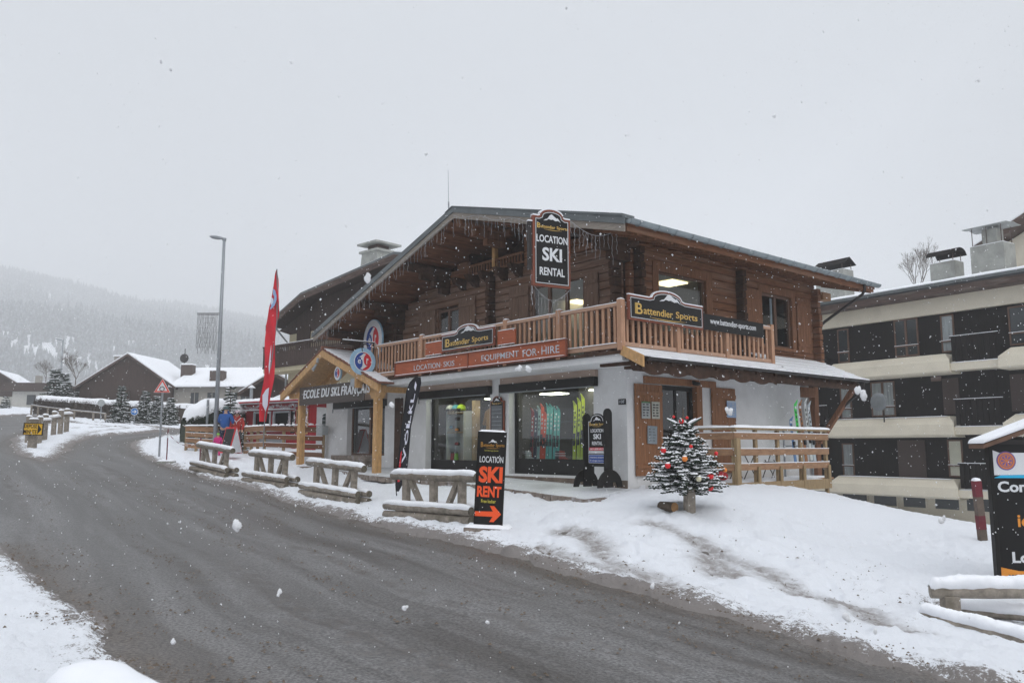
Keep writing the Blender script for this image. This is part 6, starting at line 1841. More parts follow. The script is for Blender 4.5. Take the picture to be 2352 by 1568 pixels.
# small snowy roofs between the kiosk and the chalet
p = gY(632, 50)
tE, _ = gable_house('small_house', 'small dark house with snowy roof behind the red kiosk, next to the porch', p, R_(-28), 4.6, 7, at(632,900,50).z-p.z, at(645,855,50).z-p.z, m_stucco, apex=.5, over=.5)
q = thing('lean_to', 'snow-covered lean-to roof right behind the kiosk roof', 'shed', at(640,925,44), R_(-20))
MB().box(-2.0,1.6,0,2.4,-3,-.45).build('wall', m_bplank, q)
ro = MB().add([(-2.2,-.3,-.4),(1.9,-.3,-.4),(1.9,2.6,.9),(-.9,2.6,.9),(-2.2,-.3,-.5),(1.9,-.3,-.5),(1.9,2.6,.8),(-.9,2.6,.8)], [(0,1,2,3),(7,6,5,4),(0,4,5,1),(1,5,6,2),(2,6,7,3),(3,7,4,0)]).build('roof', m_tile, q)
MB().add([(-2.1,-.26,-.39),(1.9,-.26,-.39),(1.9,2.6,.95),(-.9,2.6,.95)], [(0,1,2,3)]).build('roof_snow', m_snow, ro)
# neighbouring chalet behind on the left
NR = R_(-43)
NX = Vector((math.cos(NR), math.sin(NR), 0)); NY = Vector((-math.sin(NR), math.cos(NR), 0))
N0 = at(735, 1025, 41.0); N0.z = gY(735, 41).z
def nb(px, py, off=0.0):
    d = ray(px, py); o = Vector((0,0,EYE)); t_ = ((N0+NY*off-o).dot(NY))/d.dot(NY); p_ = o+d*t_-N0
    return p_.dot(NX), p_.z
nbh = thing('neighbour_chalet', 'dark wooden chalet with cream walls and carved balcony behind the red feather flag', 'chalet', N0, NR)
e0 = nb(612,742,-1.0); ap = nb(905,578,-1.0); kx = nb(690,672,-1.0)
xR = ap[0]+(ap[0]-e0[0])*.95; zR = e0[1]
def prof_n(t0, t1): return [(e0[0],e0[1]+t0),(kx[0],kx[1]+t0),(ap[0],ap[1]+t0),(xR,zR+t0),(xR,zR+t1),(ap[0],ap[1]+t1),(kx[0],kx[1]+t1),(e0[0],e0[1]+t1)]
rn = MB().prism(prof_n(-.12,0), -1.0, 10).build('roof', m_zincr, nbh)
MB().prism(prof_n(.003,.06), -.9, 9.9).build('roof_snow', m_snow, rn)
MB().prism(prof_n(-.42,-.125), -1.04, -.98).build('verge_board', m_olive, nbh)
MB().prism(prof_n(-.2,-.125), -.97, 9.9).build('soffit', m_bplank, nbh)
wl_, zw = nb(665,775,.0); zf = nb(665,840,0)[1]
gpts = [(nb(622,752,0)[0],e0[1]-.2),(kx[0],kx[1]-.3),(ap[0],ap[1]-.3),(xR-1.5,zR+.5),(xR-1.5,zw),(wl_,zw),(wl_,zw)]
MB().prism([(nb(640,760,.0)[0],nb(640,760,.0)[1]),(kx[0],kx[1]-.25),(ap[0],ap[1]-.25),(xR-2,zR+.6),(xR-2,zw+.15),(wl_,zw+.15)], .02, 9).build('gable', m_bplank, nbh)
MB().box(wl_,xR-2,.0,9,-1,zw+.14).build('wall', m_stuccoy, nbh)
w_a = nb(684,757,0); w_b = nb(713,790,0)
MB().box(w_a[0],w_b[0],-.06,-.002,w_b[1]-.4,w_a[1]).build('window_shutter', m_bplank, nbh)
bl = nb(605,797,-1.1); bb = nb(605,852,-1.1)
zt_, zb3 = bl[1], bb[1]+.1
MB().box(bl[0],xR-1,-1.05,0,zb3-.22,zb3).build('balcony_slab', m_stuccoy, nbh)
rb = MB().box(bl[0],xR-1,-1.14,-1.02,zt_-.07,zt_).box(bl[0],xR-1,-1.12,-1.05,zb3,zb3+.08)
rbo = rb.build('balcony_railing', m_bplank, nbh)
MB().box(bl[0],xR-1,-1.13,-1.03,zt_+.001,zt_+.03).build('snow_strip', m_snow, rbo)
x = bl[0]; bal = MB()
while x < xR-1.1:
    n_ = 8; Lp = []; Rp = []
    for i in range(n_+1):
        zz_ = zb3+.08+(zt_-.07-zb3-.08)*i/n_; wv_ = .075 if i < 5 else .075-.035*math.sin((i-5)/3*math.pi)
        Lp.append((x+.08-wv_, zz_)); Rp.append((x+.08+wv_, zz_))
    bal.prism(Lp+Rp[::-1], -1.10, -1.07); x += .165
bal.build('carved_boards', m_bplank, rbo)
MB().box(bl[0],bl[0]+.06,-1.1,0,zb3,zt_).build('balcony_end', m_bplank, nbh)
c0_ = nb(828,600,2.5); c1_ = nb(868,600,2.5); ct = nb(848,575,2.5)[1]; cm = nb(848,571,2.5)[1]
ch = MB(); cx_ = (c0_[0]+c1_[0])/2; hw2 = (c1_[0]-c0_[0])/2
ch.add([(cx_+s*hw2*k, 2.5+y*k, z_) for z_, k in ((c0_[1]-1.5,1.25),(ct-.1,.85)) for s, y in ((-1,0),(1,0),(1,1.2),(-1,1.2))], [(0,1,2,3),(7,6,5,4),(0,4,5,1),(1,5,6,2),(2,6,7,3),(3,7,4,0)])
ch.box(cx_-hw2*1.05,cx_+hw2*1.05,2.4,3.9,ct-.1,ct+.02)
cho = ch.build('chimney', m_conc, nbh)
MB().box(cx_-hw2*.5,cx_+hw2*.5,2.7,3.5,ct+.02,ct+.32).build('flue_block', m_olive, cho); MB().box(cx_-hw2*1.1,cx_+hw2*1.1,2.3,4.0,ct+.32,ct+.42).build('chimney_cap', m_conc, cho)
dp_ = nb(640,766,-.3)
MB().tube([(nb(625,748,-.9)[0],-.8,dp_[1]+.35),(nb(632,760,-.9)[0],-.6,dp_[1]-.1),(wl_-.05,-.1,dp_[1]-.5),(wl_-.05,-.1,-1)], .05, 7).build('downpipe', m_galv, nbh)

# ---------------------------------------------------------------- wooded hill
def build_hill():
    na, nr = 260, 70
    pxs = [-500,0,60,150,250,400,470,600,900,1200,1700,2600]; pys = [560,632,643,664,688,708,720,748,800,860,930,980]
    az = np.linspace(R_(-60), R_(45), na)
    f_ = FPX/math.cos(PITCH)
    px = PCX+f_*np.tan(az); crest = (1025-np.interp(px, pxs, pys))/f_*np.cos(az)
    R0, R1 = 128.0, 1350.0
    t = np.linspace(0, 1, nr)
    A, T = np.meshgrid(az, t); Rr = R0+(R1-R0)*T
    X = Rr*np.sin(A); Y = Rr*np.cos(A)
    Hb = np.clip(Hn(R0*np.sin(az), R0*np.cos(az)), -4, 9)-.3
    Zc = EYE+crest*R1*1.0-7
    Z = Hb[None,:]+(Zc-Hb)[None,:]*(np.clip((T-.23)/.77, 0, 1)**1.0+.03*T)+fbm(X, Y, .008, 4, 60)*22*np.sin(math.pi*np.clip(T,0,1))
    struct(sheet('hill', X, Y, Z, m_snow))
    r = np.random.RandomState(5); N = 19000
    ii = r.rand(N)**.60; aa = r.rand(N)
    ai = R_(-37)+aa*R_(30)
    R2_ = 390.0
    tx = (R2_+(R1-R2_)*ii)*np.sin(ai); ty = (R2_+(R1-R2_)*ii)*np.cos(ai)
    dens = fbm(tx, ty, .009, 3, 77)+.26+np.where(ii < .10, -.4, 0)
    keep = dens > r.rand(N)*.30-.05
    ka = (ai-az[0])/(az[1]-az[0]); ki_ = np.clip(ka.astype(int), 0, na-2); kt = np.clip((np.hypot(tx,ty)-R0)/(R1-R0), 0, 1)*(nr-1); kti = np.clip(kt.astype(int), 0, nr-2)
    tz = Z[kti, ki_]
    vs = []; fs = []; sv = []; sf = []
    rr = random.Random(4)
    for k in range(N):
        if not keep[k]: continue
        h = rr.uniform(10, 21); w = h*rr.uniform(.15,.22); x, y, z_ = tx[k], ty[k], tz[k]-.5; o = len(vs); n = 5
        for (zz_, rad) in ((.08,1.0),(.40,.48),(.36,.75),(.70,.28),(.66,.46),(1.0,.02)):
            for i in range(n):
                a = 2*math.pi*i/n+zz_*3; j = rr.uniform(.75,1.2); vs.append((x+w*rad*j*math.cos(a), y+w*rad*j*math.sin(a), z_+h*zz_))
        for q in range(5):
            for i in range(n): fs.append((o+q*n+i, o+q*n+(i+1)%n, o+(q+1)*n+(i+1)%n, o+(q+1)*n+i))
    me = bpy.data.meshes.new('forest'); me.from_pydata(vs, [], fs); me.materials.append(mat('far_conifers', (.085,.095,.095), rough=.9, var=.4, scale=.25, bump=0, col2=(.30,.32,.34), f2=.54, s2=.5))
    o = bpy.data.objects.new('forest', me); COL.objects.link(o); tag(o, kind='stuff')
build_hill()
# ---------------------------------------------------------------- skis and shop goods
m_bind = mat('binding_black', (.02,.02,.022), rough=.4, var=.2, bump=0)
def col(name, c, rough=.35): return mat('colour_'+name, c, rough=rough, var=.08, scale=2, bump=0)
def make_ski(label, cat, L, m, m2, loc, rz, lean=0.0, group=None, name='ski', w=.095, tails=True):
    t = thing(name, label, cat, loc, rz, group); t.rotation_euler = (R_(lean), 0, rz)
    n = 14; mb = MB(); vs = []
    for i in range(n+1):
        q = i/n; z = L*q; hw = w/2*(1+.18*(2*q-1)**2)*(1 if q < .93 else math.sqrt(max(.05, 1-((q-.93)/.07)**2)))
        y = -.10*max(0, (q-.90)/.10)**1.5
        vs += [(-hw, y-.006, z), (hw, y-.006, z), (hw, y+.006, z), (-hw, y+.006, z)]
    fs = [(0,1,2,3), (4*n+3,4*n+2,4*n+1,4*n)]
    for i in range(n):
        for k in range(4): fs.append((4*i+k, 4*i+(k+1)%4, 4*i+4+(k+1)%4, 4*i+4+k))
    mb.add(vs, fs); mb.build('ski_body', m, t)
    MB().box(-w*.34,w*.34,-.05,-.008,L*.40,L*.47).box(-w*.34,w*.34,-.06,-.008,L*.27,L*.35).box(-w*.2,w*.2,-.03,-.008,L*.35,L*.40).build('binding', m_bind, t, bevel=.006)
    mk = MB()
    for k in range(4): mk.box(-w*.22,w*.22,-.0095,-.0065,L*(.56+.075*k),L*(.60+.075*k))
    mk.build('marking', m2, t)
    return t
SK = [ # a, height, colour, marking, label
 (4.41,1.55,'dark_red',(.30,.02,.03),'dark red ski at the left end of the row in the right shop window'),
 (4.26,1.52,'navy',(.03,.04,.09),'navy ski second from the left in the right shop window'),
 (4.12,1.60,'ice_grey',(.35,.50,.50),'pale grey-green ski left of the orange pair in the shop window'),
 (3.99,1.66,'orange_red',(.80,.09,.03),'taller orange-red ski in the right shop window'),
 (3.87,1.46,'orange_red',(.80,.09,.03),'shorter orange-red ski in the right shop window'),
 (3.75,1.66,'teal',(.12,.48,.43),'leftmost of the four teal skis in the right shop window'),
 (3.61,1.64,'teal',(.12,.48,.43),'second teal ski from the left in the right shop window'),
 (3.45,1.56,'teal',(.12,.48,.43),'third teal ski from the left in the right shop window'),
 (3.31,1.56,'teal',(.12,.48,.43),'rightmost teal ski in the right shop window'),
 (2.66,1.68,'lime',(.55,.62,.03),'shortest, left yellow ski in the right shop window'),
 (2.50,1.76,'lime',(.55,.62,.03),'middle yellow ski in the right shop window'),
 (2.36,1.86,'lime',(.55,.62,.03),'tallest yellow ski, right of its two neighbours in the shop window')]
for i, (a, L, cn_, cc, lb) in enumerate(SK):
    make_ski(lb, 'ski', L, col(cn_, cc), m_bind if cn_ in ('lime','ice_grey') else m_signwht, W(a,.80,.50), RF, lean=-3, group='skis standing in the right shop window', w=.105)
def shelf(label, a0, a1, b, zs, mt, depth=.35):
    t = thing('display_shelf', label, 'shelf', W((a0+a1)/2, b, 0), RF); w = abs(a1-a0)/2
    for z in zs: MB().box(-w,w,0,depth,z-.02,z).build('shelf_board', mt, t)
    return t
m_shelfw = mat('white_shelf', (.62,.62,.60), rough=.5, var=.03, bump=0)
m_birch = mat('birch_shelf', (.45,.30,.16), rough=.5, var=.15, bump=0)
m_gshelf = glass('glass_shelf', (.8,.9,.88), 1.5)
shelf('glass shelf crossing the ski display in the right shop window', 4.45, 1.2, .62, (1.16, 1.62), m_gshelf, .12)
shelf('low display platform under the skis in the right window', 4.5, 1.15, .5, (.50,), m_roomd, .7)
# white cabinet with helmets and goggles in the left window
cb_ = thing('display_cabinet', 'white shelved cabinet of helmets and goggles in the left shop window', 'cabinet', W(0,.75,0), RF)
MB().box(-8.52,-7.58,.36,.40,.45,2.08).build('back_panel', m_shelfw, cb_)
for z in (.50,1.40,2.02): MB().box(-8.5,-7.6,0,.36,z-.03,z).build('shelf_board', m_birch, cb_)
for x in (-8.52,-7.60): MB().box(x-.02,x+.02,0,.36,.45,2.06).build('side_panel', m_shelfw, cb_)
MB().box(-8.9,-8.6,.3,.34,.3,2.2).build('column', m_birch, cb_)
MB().box(-7.55,-7.38,.3,.5,.3,2.4).build('wooden_column', m_birch, cb_)
def helmet(a, b, z, m, label, r=.15):
    t = thing('helmet', label, 'helmet', W(a,b,z), RF, 'ski helmets in the left shop window')
    s = MB(); s.sphere((0,0,.10), r, 16, 10, (.92,1.1,1.0)); s.v = [(x, y, max(z_, .06)) for x, y, z_ in s.v]; s.build('shell', m, t, smooth=True)
    MB().box(-r*.8,r*.8,-r*1.12,-r*.7,.05,.12).build('goggles', m_bind, t, bevel=.02); MB().tube([(-r*.85,0,.07),(-.04,-.02,-.08),(.04,-.02,-.08),(r*.85,0,.07)], .008, 5).build('strap', m_bind, t)
helmet(8.38,.80,2.03,col('pearl',(.55,.56,.52)),'pearl white helmet on the top shelf of the left window cabinet')
helmet(8.05,.80,2.03,col('petrol',(.04,.30,.38)),'petrol blue helmet between the white and the lime one')
helmet(7.78,.80,2.03,col('limeh',(.42,.62,.03)),'lime yellow helmet at the right end of the top shelf')
def goggle(a, z, c, label):
    t = thing('goggles', label, 'goggles', W(a,.78,z), RF, 'ski goggles shown in the left shop window')
    MB().prism([(-.10,0),(-.11,.06),(-.06,.10),(.06,.10),(.11,.06),(.10,0),(.03,-.01),(0,.02),(-.03,-.01)], -.04, .03).build('frame', m_bind, t, bevel=.008)
    MB().prism([(-.08,.012),(-.09,.055),(-.05,.085),(.05,.085),(.09,.055),(.08,.012),(.02,.005),(-.02,.005)], -.05, -.041).build('lens', c, t)
goggle(8.25,1.52,col('lens_blue',(.1,.25,.35),.1),'blue-lensed goggles on the middle shelf of the cabinet'); goggle(7.95,1.43,col('lens_orange',(.8,.28,.03),.1),'orange-lensed goggles on the middle shelf of the cabinet'); goggle(7.95,1.78,col('lens_dark',(.04,.04,.05),.1),'dark goggles hanging above the middle shelf of the cabinet'); goggle(7.95,.98,col('lens_red',(.35,.05,.06),.1),'dark red goggles above the lower shelf of the cabinet')
for a, c, lb in ((8.30,(.45,.03,.05),'red pot on the bottom shelf of the cabinet'),(8.10,(.25,.55,.05),'green tube on the bottom shelf of the cabinet')):
    t = thing('wax_pot', lb, 'pot', W(a,.85,.5), RF); MB().cyl((0,0,0),(0,0,.22),.08,.06,12).build('pot', col('pot%d' % int(a*10), c), t, bevel=.01); MB().cyl((0,0,.222),(0,0,.26),.05,.05,10).build('lid', m_bind, t)
def jacket(a, b, z, m, label):
    t = thing('jacket', label, 'jacket', W(a,b,z), RF, 'jackets and gloves hanging inside the left shop window')
    MB().prism([(-.24,0),(.24,0),(.22,.45),(.34,.15),(.42,.2),(.27,.62),(.08,.70),(-.08,.70),(-.27,.62),(-.42,.2),(-.34,.15),(-.22,.45)], -.06, .06).build('body', m, t, bevel=.03)
    MB().tube([(-.1,0,.69),(0,0,.78),(.1,0,.69)], .01, 5).build('hanger', m_bind, t)
jacket(7.10,1.5,1.45,col('tan',(.38,.21,.07),.8),'tan jacket hanging right of the helmet cabinet')
jacket(6.70,2.0,1.35,col('ochre',(.30,.18,.05),.8),'ochre jacket hanging behind the tan one')
for a, b, z, c, lb in ((4.1,2.7,.9,(.05,.06,.09),'navy jacket hanging at the back of the right shop window, leftmost'),(3.3,2.8,.9,(.20,.03,.03),'dark red jacket at the back of the right window'),(2.9,2.7,1.0,(.04,.10,.07),'dark green jacket at the back of the right window'),(1.9,2.8,.9,(.25,.25,.26),'grey jacket at the back of the right window, behind the lime skis'),(1.5,2.6,1.0,(.03,.03,.035),'black jacket at the back of the right window, rightmost')):
    jacket(a, b, z, col('jk%d' % int(a*10), c, .8), lb)
for k, (a, c) in enumerate(((4.35,(.5,.5,.5)),(3.1,(.06,.06,.07)),(2.95,(.45,.06,.04)),(1.95,(.5,.5,.5)),(1.75,(.06,.06,.07)),(1.55,(.15,.35,.45)))):
    t = thing('ski_boot', ['pale','black','red','second pale','second black','blue'][k]+' ski boot on the platform of the right shop window', 'boot', W(a,.72,.50), RF+1.2, 'ski boots in the right window')
    MB().prism([(-.15,0),(.14,0),(.14,.08),(.02,.14),(.0,.30),(-.14,.32),(-.15,.10)], -.05, .05).build('shell', col('bootr%d' % k, c), t, bevel=.015)
    MB().box(-.15,.02,-.055,.055,.18,.20).box(-.15,.02,-.055,.055,.24,.26).build('buckle', m_signwht, t)
r6 = random.Random(6)
for k in range(9):
    a = 7.0-.2*k; c = r6.choice([(.30,.05,.12),(.08,.10,.14),(.10,.35,.33),(.25,.03,.10),(.12,.12,.14)])
    make_ski(['dark','narrow','slim'][k%3]+' ski in the rack inside the left window, %s from the jackets' % ['first','second','third','fourth','fifth','sixth','seventh','eighth','last'][k], 'ski', 1.5+.2*r6.random(), col('rack%d' % (k%5), c), m_signwht, W(a,2.4,.45), RF, -4, 'skis in the rack inside the left shop window')
for k, (a, z, c) in enumerate(((6.95,.75,(.35,.04,.12)),(6.6,.75,(.3,.3,.32)),(6.2,.75,(.35,.04,.12)),(5.85,.75,(.5,.5,.5)),(6.75,1.1,(.3,.3,.32)),(6.3,1.1,(.35,.05,.12)),(5.9,1.1,(.45,.45,.45)))):
    t = thing('ski_boot', ['plum','grey','second plum','pale','upper grey','upper plum','upper pale'][k]+' ski boot on the stepped shelf in the left shop window', 'boot', W(a,1.2,z-.22), RF, 'ski boots on the stepped shelf')
    MB().prism([(-.15,0),(.14,0),(.14,.08),(.02,.14),(.0,.30),(-.14,.32),(-.15,.10)], -.05, .05).build('shell', col('boot%d' % (k%3), c), t, bevel=.015)
    MB().box(-.15,.02,-.055,.055,.18,.20).box(-.15,.02,-.055,.055,.24,.26).build('buckle', m_signwht, t)
shelf('stepped boot shelf in the left shop window', 7.15, 5.5, 1.05, (.525,.875), m_shelfw, .4)

# ---------------------------------------------------------------- deck on the forecourt side
A_D = 2.0
deck = thing('timber_deck', 'raised timber deck with snowy plank railing along the white forecourt wall', 'deck', C0, RF)
dk = MB()
k = 1.44
while k < 7.7: dk.box(.02,A_D+.04 if k < 5.6 else 1.05,k,k+.135,.0,.05); k += .14
dk.build('deck_boards', m_deck, deck)
MB().slab(.4,A_D-.05,1.5,5.65,.05,.045,nx=24,ny=50,amp=.5).slab(.2,1.0,5.7,7.6,.05,.04,nx=12,ny=24,amp=.5).build('deck_snow', m_snow, deck, smooth=True)
zs = [side_pt(*[(2500+1400/2.24)/1.7415, (1450+y/2.24)/1.7415], -A_D)[1] for y in (590, 662, 798, 925, 1068)]
dposts = [1.48,2.37,3.33,4.40,5.64]
ztop = zs[0]
MB().box(A_D-.07,A_D+.09,1.40,5.72,ztop-.05,ztop).build('top_rail', m_deckg, deck, bevel=.006)
MB().box(.80,A_D-.075,1.40,1.54,ztop-.05,ztop).build('top_rail', m_deckg, deck, bevel=.006)
MB().slab(A_D-.08,A_D+.10,1.38,5.76,ztop,.055,nx=8,ny=80).slab(.8,A_D-.09,1.39,1.55,ztop,.05,nx=24,ny=6).build('snow_cap', m_snow, deck, smooth=True)
for z in zs[1:4]:
    h = .155
    MB().box(A_D+.03,A_D+.06,1.42,5.70,z-h/2,z+h/2).build('plank', m_deck, deck, bevel=.005)
    MB().box(.85,A_D+.025,1.41,1.44,z-h/2,z+h/2).build('plank', m_deck, deck, bevel=.005)
    MB().box(A_D+.027,A_D+.063,1.41,5.71,z+h/2+.001,z+h/2+.018).box(.85,A_D,1.405,1.445,z+h/2+.001,z+h/2+.018).build('snow_strip', m_snow, deck)
MB().box(A_D+.045,A_D+.09,1.38,5.72,-.16,.09).build('rim_board', m_deckg, deck, bevel=.006); MB().box(.1,A_D+.04,1.385,1.43,-.16,.09).build('rim_board', m_deckg, deck, bevel=.006)
for b in dposts:
    MB().box(A_D-.05,A_D+.028,b-.05,b+.05,-.3,ztop-.052).build('post', m_deckg, deck, bevel=.006)
    MB().box(A_D+.062,A_D+.10,b-.05,b+.05,-.14,zs[3]).build('post', m_deckg, deck, bevel=.006) if b > 1.5 else MB().box(A_D+.062,A_D+.14,b-.09,b+.07,-.2,zs[1]-.05).build('post', m_deckg, deck, bevel=.006)
for b in (2.8,4.0,5.2):
    MB().box(.25,.35,b-.05,b+.05,-.3,0).build('deck_foot', m_deckg, deck)
# things on the deck
for k, (x, y, cc, nm, L, lb) in enumerate(((1822.6,918.5,(.05,.62,.10),'neon_green',1.80,'neon green ski with white price tag leaning by the deck corner post'),(1833,918,(.30,.13,.05),'bronze',1.78,'bronze brown ski right of the neon green one on the deck'),
        (1845,913,(.55,.57,.55),'white_ski',1.82,'tall white ski with a tag, highest of the skis on the deck'),(1853,921,(.45,.50,.52),'silver_ski',1.75,'silver ski at the right end of the ski group on the deck'),(1810,956,(.10,.20,.38),'blue_ski',1.35,'short blue ski at the left end of the ski group on the deck'))):
    b, z = side_pt(x, y, -.55)
    t = make_ski(lb, 'ski', L, col(nm, cc), m_bind, W(-.55-.18, b, z-L), RS, lean=-5, group='skis leaning on the deck rack', w=.12)
    MB().box(-.045,.045,-.016,-.012,L*.86,L*.93).build('price_tag', m_signwht, t)
rk = thing('ski_rack', 'metal ski rack with two upright bars behind the deck railing', 'rack', W(-.45, side_pt(1800,1000,-.45)[0], .05), RS)
MB().tube([(0,0,0),(0,0,1.45)], .03, 8).tube([(1.5,0,0),(1.5,0,1.5)], .03, 8).tube([(0,0,.9),(1.5,0,.9)], .02, 6).tube([(0,-.3,.02),(0,.3,.02)], .025, 6).tube([(1.5,-.3,.02),(1.5,.3,.02)], .025, 6).build('frame', m_galv, rk, smooth=True)
sl = thing('sledge', 'red plastic sledge lying in the snow on the deck behind the railing', 'sledge', W(-1.0,2.25,.10), RS+.2)
s = MB().sphere((0,0,.10), .30, 18, 8, (1.0,.7,.42)); s.build('hull', m_red, sl, smooth=True)
MB().tube([(-.2,-.1,.22),(0,0,.26),(.2,.1,.22)], .012, 5).build('cord', m_bind, sl)
ft = thing('folding_table', 'folding table legs with dark crossed bars on the snowy deck', 'table', W(-1.0,3.6,.08), RS+.1)
MB().tube([(-.35,0,0),(.25,0,.62)], .014, 6).tube([(.35,0,0),(-.25,0,.62)], .014, 6).tube([(-.35,.4,0),(.25,.4,.62)], .014, 6).tube([(.35,.4,0),(-.25,.4,.62)], .014, 6).build('leg', m_iron, ft)
MB().box(-.4,.4,-.05,.45,.62,.645).build('table_top', m_iron, ft, bevel=.01); MB().slab(-.4,.4,-.05,.45,.645,.03).build('snow_cap', m_snow, ft, smooth=True)
ff = thing('folding_chair', 'folded dark chair frame standing on the deck near the ski rack', 'chair', W(-1.1,4.7,.08), RS-.3)
MB().tube([(-.2,0,0),(.15,0,.75)], .013, 6).tube([(-.2,.35,0),(.15,.35,.75)], .013, 6).tube([(.22,0,0),(-.1,0,.5)], .013, 6).tube([(.22,.35,0),(-.1,.35,.5)], .013, 6).tube([(.15,0,.75),(.15,.35,.75)], .013, 6).build('frame', m_iron, ff); MB().box(-.15,.1,0,.35,.43,.45).build('seat', m_iron, ff)

# ---------------------------------------------------------------- christmas tree
tp = gY(1576, 15.9)
xt, fo_ = fir('christmas_tree', 'small decorated fir with snowy boughs and red baubles in front of the deck corner', 'tree', tp, 1.80, .84, 26, 41, snow=.72, twig=.072, nb0=25, hang=.12, z0=.30, pw=.62, sb=1.5)
MB().tube([(0,0,1.65),(.01,0,1.86),(.0,.01,2.02)], [.018,.014,.006], 6).build('leader', m_bark, xt)
inv = Matrix.Rotation(-xt.rotation_euler.z, 4, 'Z')
def ornament(px, py, dY, r, m, label):
    p = at(px, py, tp.y+dY)
    t = thing('bauble', label, 'bauble', p, 0, 'baubles on the small fir')
    MB().sphere((0,0,0), r, 14, 9).build('ball', m, t, smooth=True); MB().cyl((0,0,r*.95),(0,0,r*1.25),r*.22,n=8).build('cap', m_gold, t)
    MB().slab(-r*.7,r*.7,-r*.7,r*.7,r*.75,r*.35,nx=5,ny=5).build('snow_cap', m_snow, t, smooth=True) if r > .05 else None
m_bred = col('bauble_red', (.65,.015,.02), .15); m_bor = col('bauble_orange', (.75,.22,.03), .15); m_bcr = col('bauble_cream', (.62,.58,.42), .2)
for px, py_, dY, r, m_, lb in ((1565,967,-.16,.049,m_bred,'large red bauble near the top of the fir'),(1524,1034,-.40,.052,m_bred,'red bauble on the upper left of the fir'),(1572.7,1053,-.62,.055,m_bor,'orange bauble in the middle of the fir'),
      (1533.7,1069,-.62,.055,m_bred,'red bauble low on the left of the fir'),(1587,1025,-.42,.035,m_bred,'small red bauble right of the fir middle'),(1632,1093,-.55,.06,m_bred,'red bauble low on the right side of the fir'),
      (1631,1119,-.35,.065,m_bred,'snow-topped red bauble hanging lowest on the right'),(1665,1079,-.05,.045,m_bor,'orange bauble at the far right branch tip'),(1605,1099,-.62,.055,m_bcr,'cream bauble low right of the trunk'),
      (1578,959,-.08,.03,m_bred,'small red bauble just under the fir leader'),(1547.5,957,-.02,.028,m_bred,'small red bauble on the top left twig'),(1645,1041,-.2,.04,m_bred,'red bauble at the right branch tips, mid height')):
    ornament(px, py_, dY, r, m_, lb)
# whorl of bare twigs at the top
wh = MB(); ws_ = MB()
for a, L in ((.2,.36),(2.0,.30),(3.3,.38),(4.6,.34),(5.4,.25)):
    e = Vector((math.cos(a)*L, math.sin(a)*L, .10+L*.25)); wh.tube([(0,0,1.60),tuple(Vector((0,0,1.60))+e*.5),tuple(Vector((0,0,1.60))+e)], [.022,.02,.012], 6); ws_.tube([tuple(Vector((0,0,1.625))+e*.15),tuple(Vector((0,0,1.635))+e*.55),tuple(Vector((0,0,1.62))+e*.97)], [.014,.022,.012], 6)
wh.build('top_twigs', m_needle, xt); ws_.build('snow', m_snow, xt)
p = gY(1584, 15.7); st_ = thing('timber_stake', 'square grey timber stake holding the small fir', 'stake', p, R_(20)); st_.rotation_euler = (0, R_(1), R_(20))
MB().box(-.085,.085,-.085,.085,-.12,.62).build('stake', m_log, st_, bevel=.012)
p = gY(1548, 15.8); lg_ = thing('cut_log', 'short cut log lying at the foot of the small fir', 'log', (p.x,p.y,p.z+.14), R_(35))
MB().log((0,-.02,0),(0,.34,0),.10,seg=3,seed=3).build('bark', m_bark, lg_, smooth=True); MB().cyl((0,-.032,0),(0,-.022,0),.092,n=16).build('cut_face', mat('fresh_cut_wood', (.42,.24,.11), rough=.8, var=.3, scale=9, bump=.1), lg_)

# ---------------------------------------------------------------- information board, marker post
ib_ = at(2318, 1330, 12.0); zt0 = at(2318,1020,12.0).z
bd_ = thing('info_board', 'black roadside information board under a small snowy roof at the right edge', 'sign', (at(2297,1330,12.0).x,12.0,ib_.z-.1), R_(-4))
Hh = zt0-ib_.z+.1; PXM = 1/158.0
MB().box(-.055,.0,-.06,.06,-.35,Hh+.05).build('post', m_black, bd_, bevel=.008); MB().box(1.6,1.67,-.06,.06,-.35,Hh+.16).build('post', m_frame, bd_, bevel=.008)
MB().box(.005,1.595,-.03,.03,.0,Hh).build('panel', m_signblk, bd_)
MB().box(-.04,1.64,-.035,.035,Hh,Hh+.06).build('top_bar', m_iron, bd_)
MB().prism([(.0,Hh-.08),(.10,Hh-.12),(1.595,Hh-.12),(1.595,Hh-.44),(.0,Hh-.44)], -.036, -.031).build('white_field', m_signwht, bd_)
MB().prism([(.005,Hh-.475),(.10,Hh-.44),(1.595,Hh-.41),(1.595,Hh-.48),(.005,Hh-.48)], -.041, -.037).build('cyan_stripe', col('cyan',(.02,.42,.70)), bd_)
def ring(R, r0, y0, y1, m, nm, cx=.185, cz=None):
    cz = Hh-.235 if cz is None else cz; n = 28
    mb = MB(); vs = []; 
    for y in (y0, y1):
        for rr_ in (R, r0):
            vs += [(cx+rr_*math.cos(2*math.pi*i/n), y, cz+rr_*math.sin(2*math.pi*i/n)) for i in range(n)]
    fs = []
    for i in range(n):
        j = (i+1)%n; fs += [(i,j,n+j,n+i),(2*n+j,2*n+i,3*n+i,3*n+j),(j,i,2*n+i,2*n+j)]
    mb.add(vs, fs); mb.build(nm, m, bd_)
m_purp = col('purple', (.16,.09,.30)); m_or2 = col('logo_orange', (.62,.20,.06))
ring(.135,.0,-.041,-.038,m_purp,'emblem'); ring(.118,.095,-.045,-.042,m_or2,'emblem_ring'); ring(.085,.0,-.045,-.042,m_or2,'emblem_ring')
pt_ = MB()
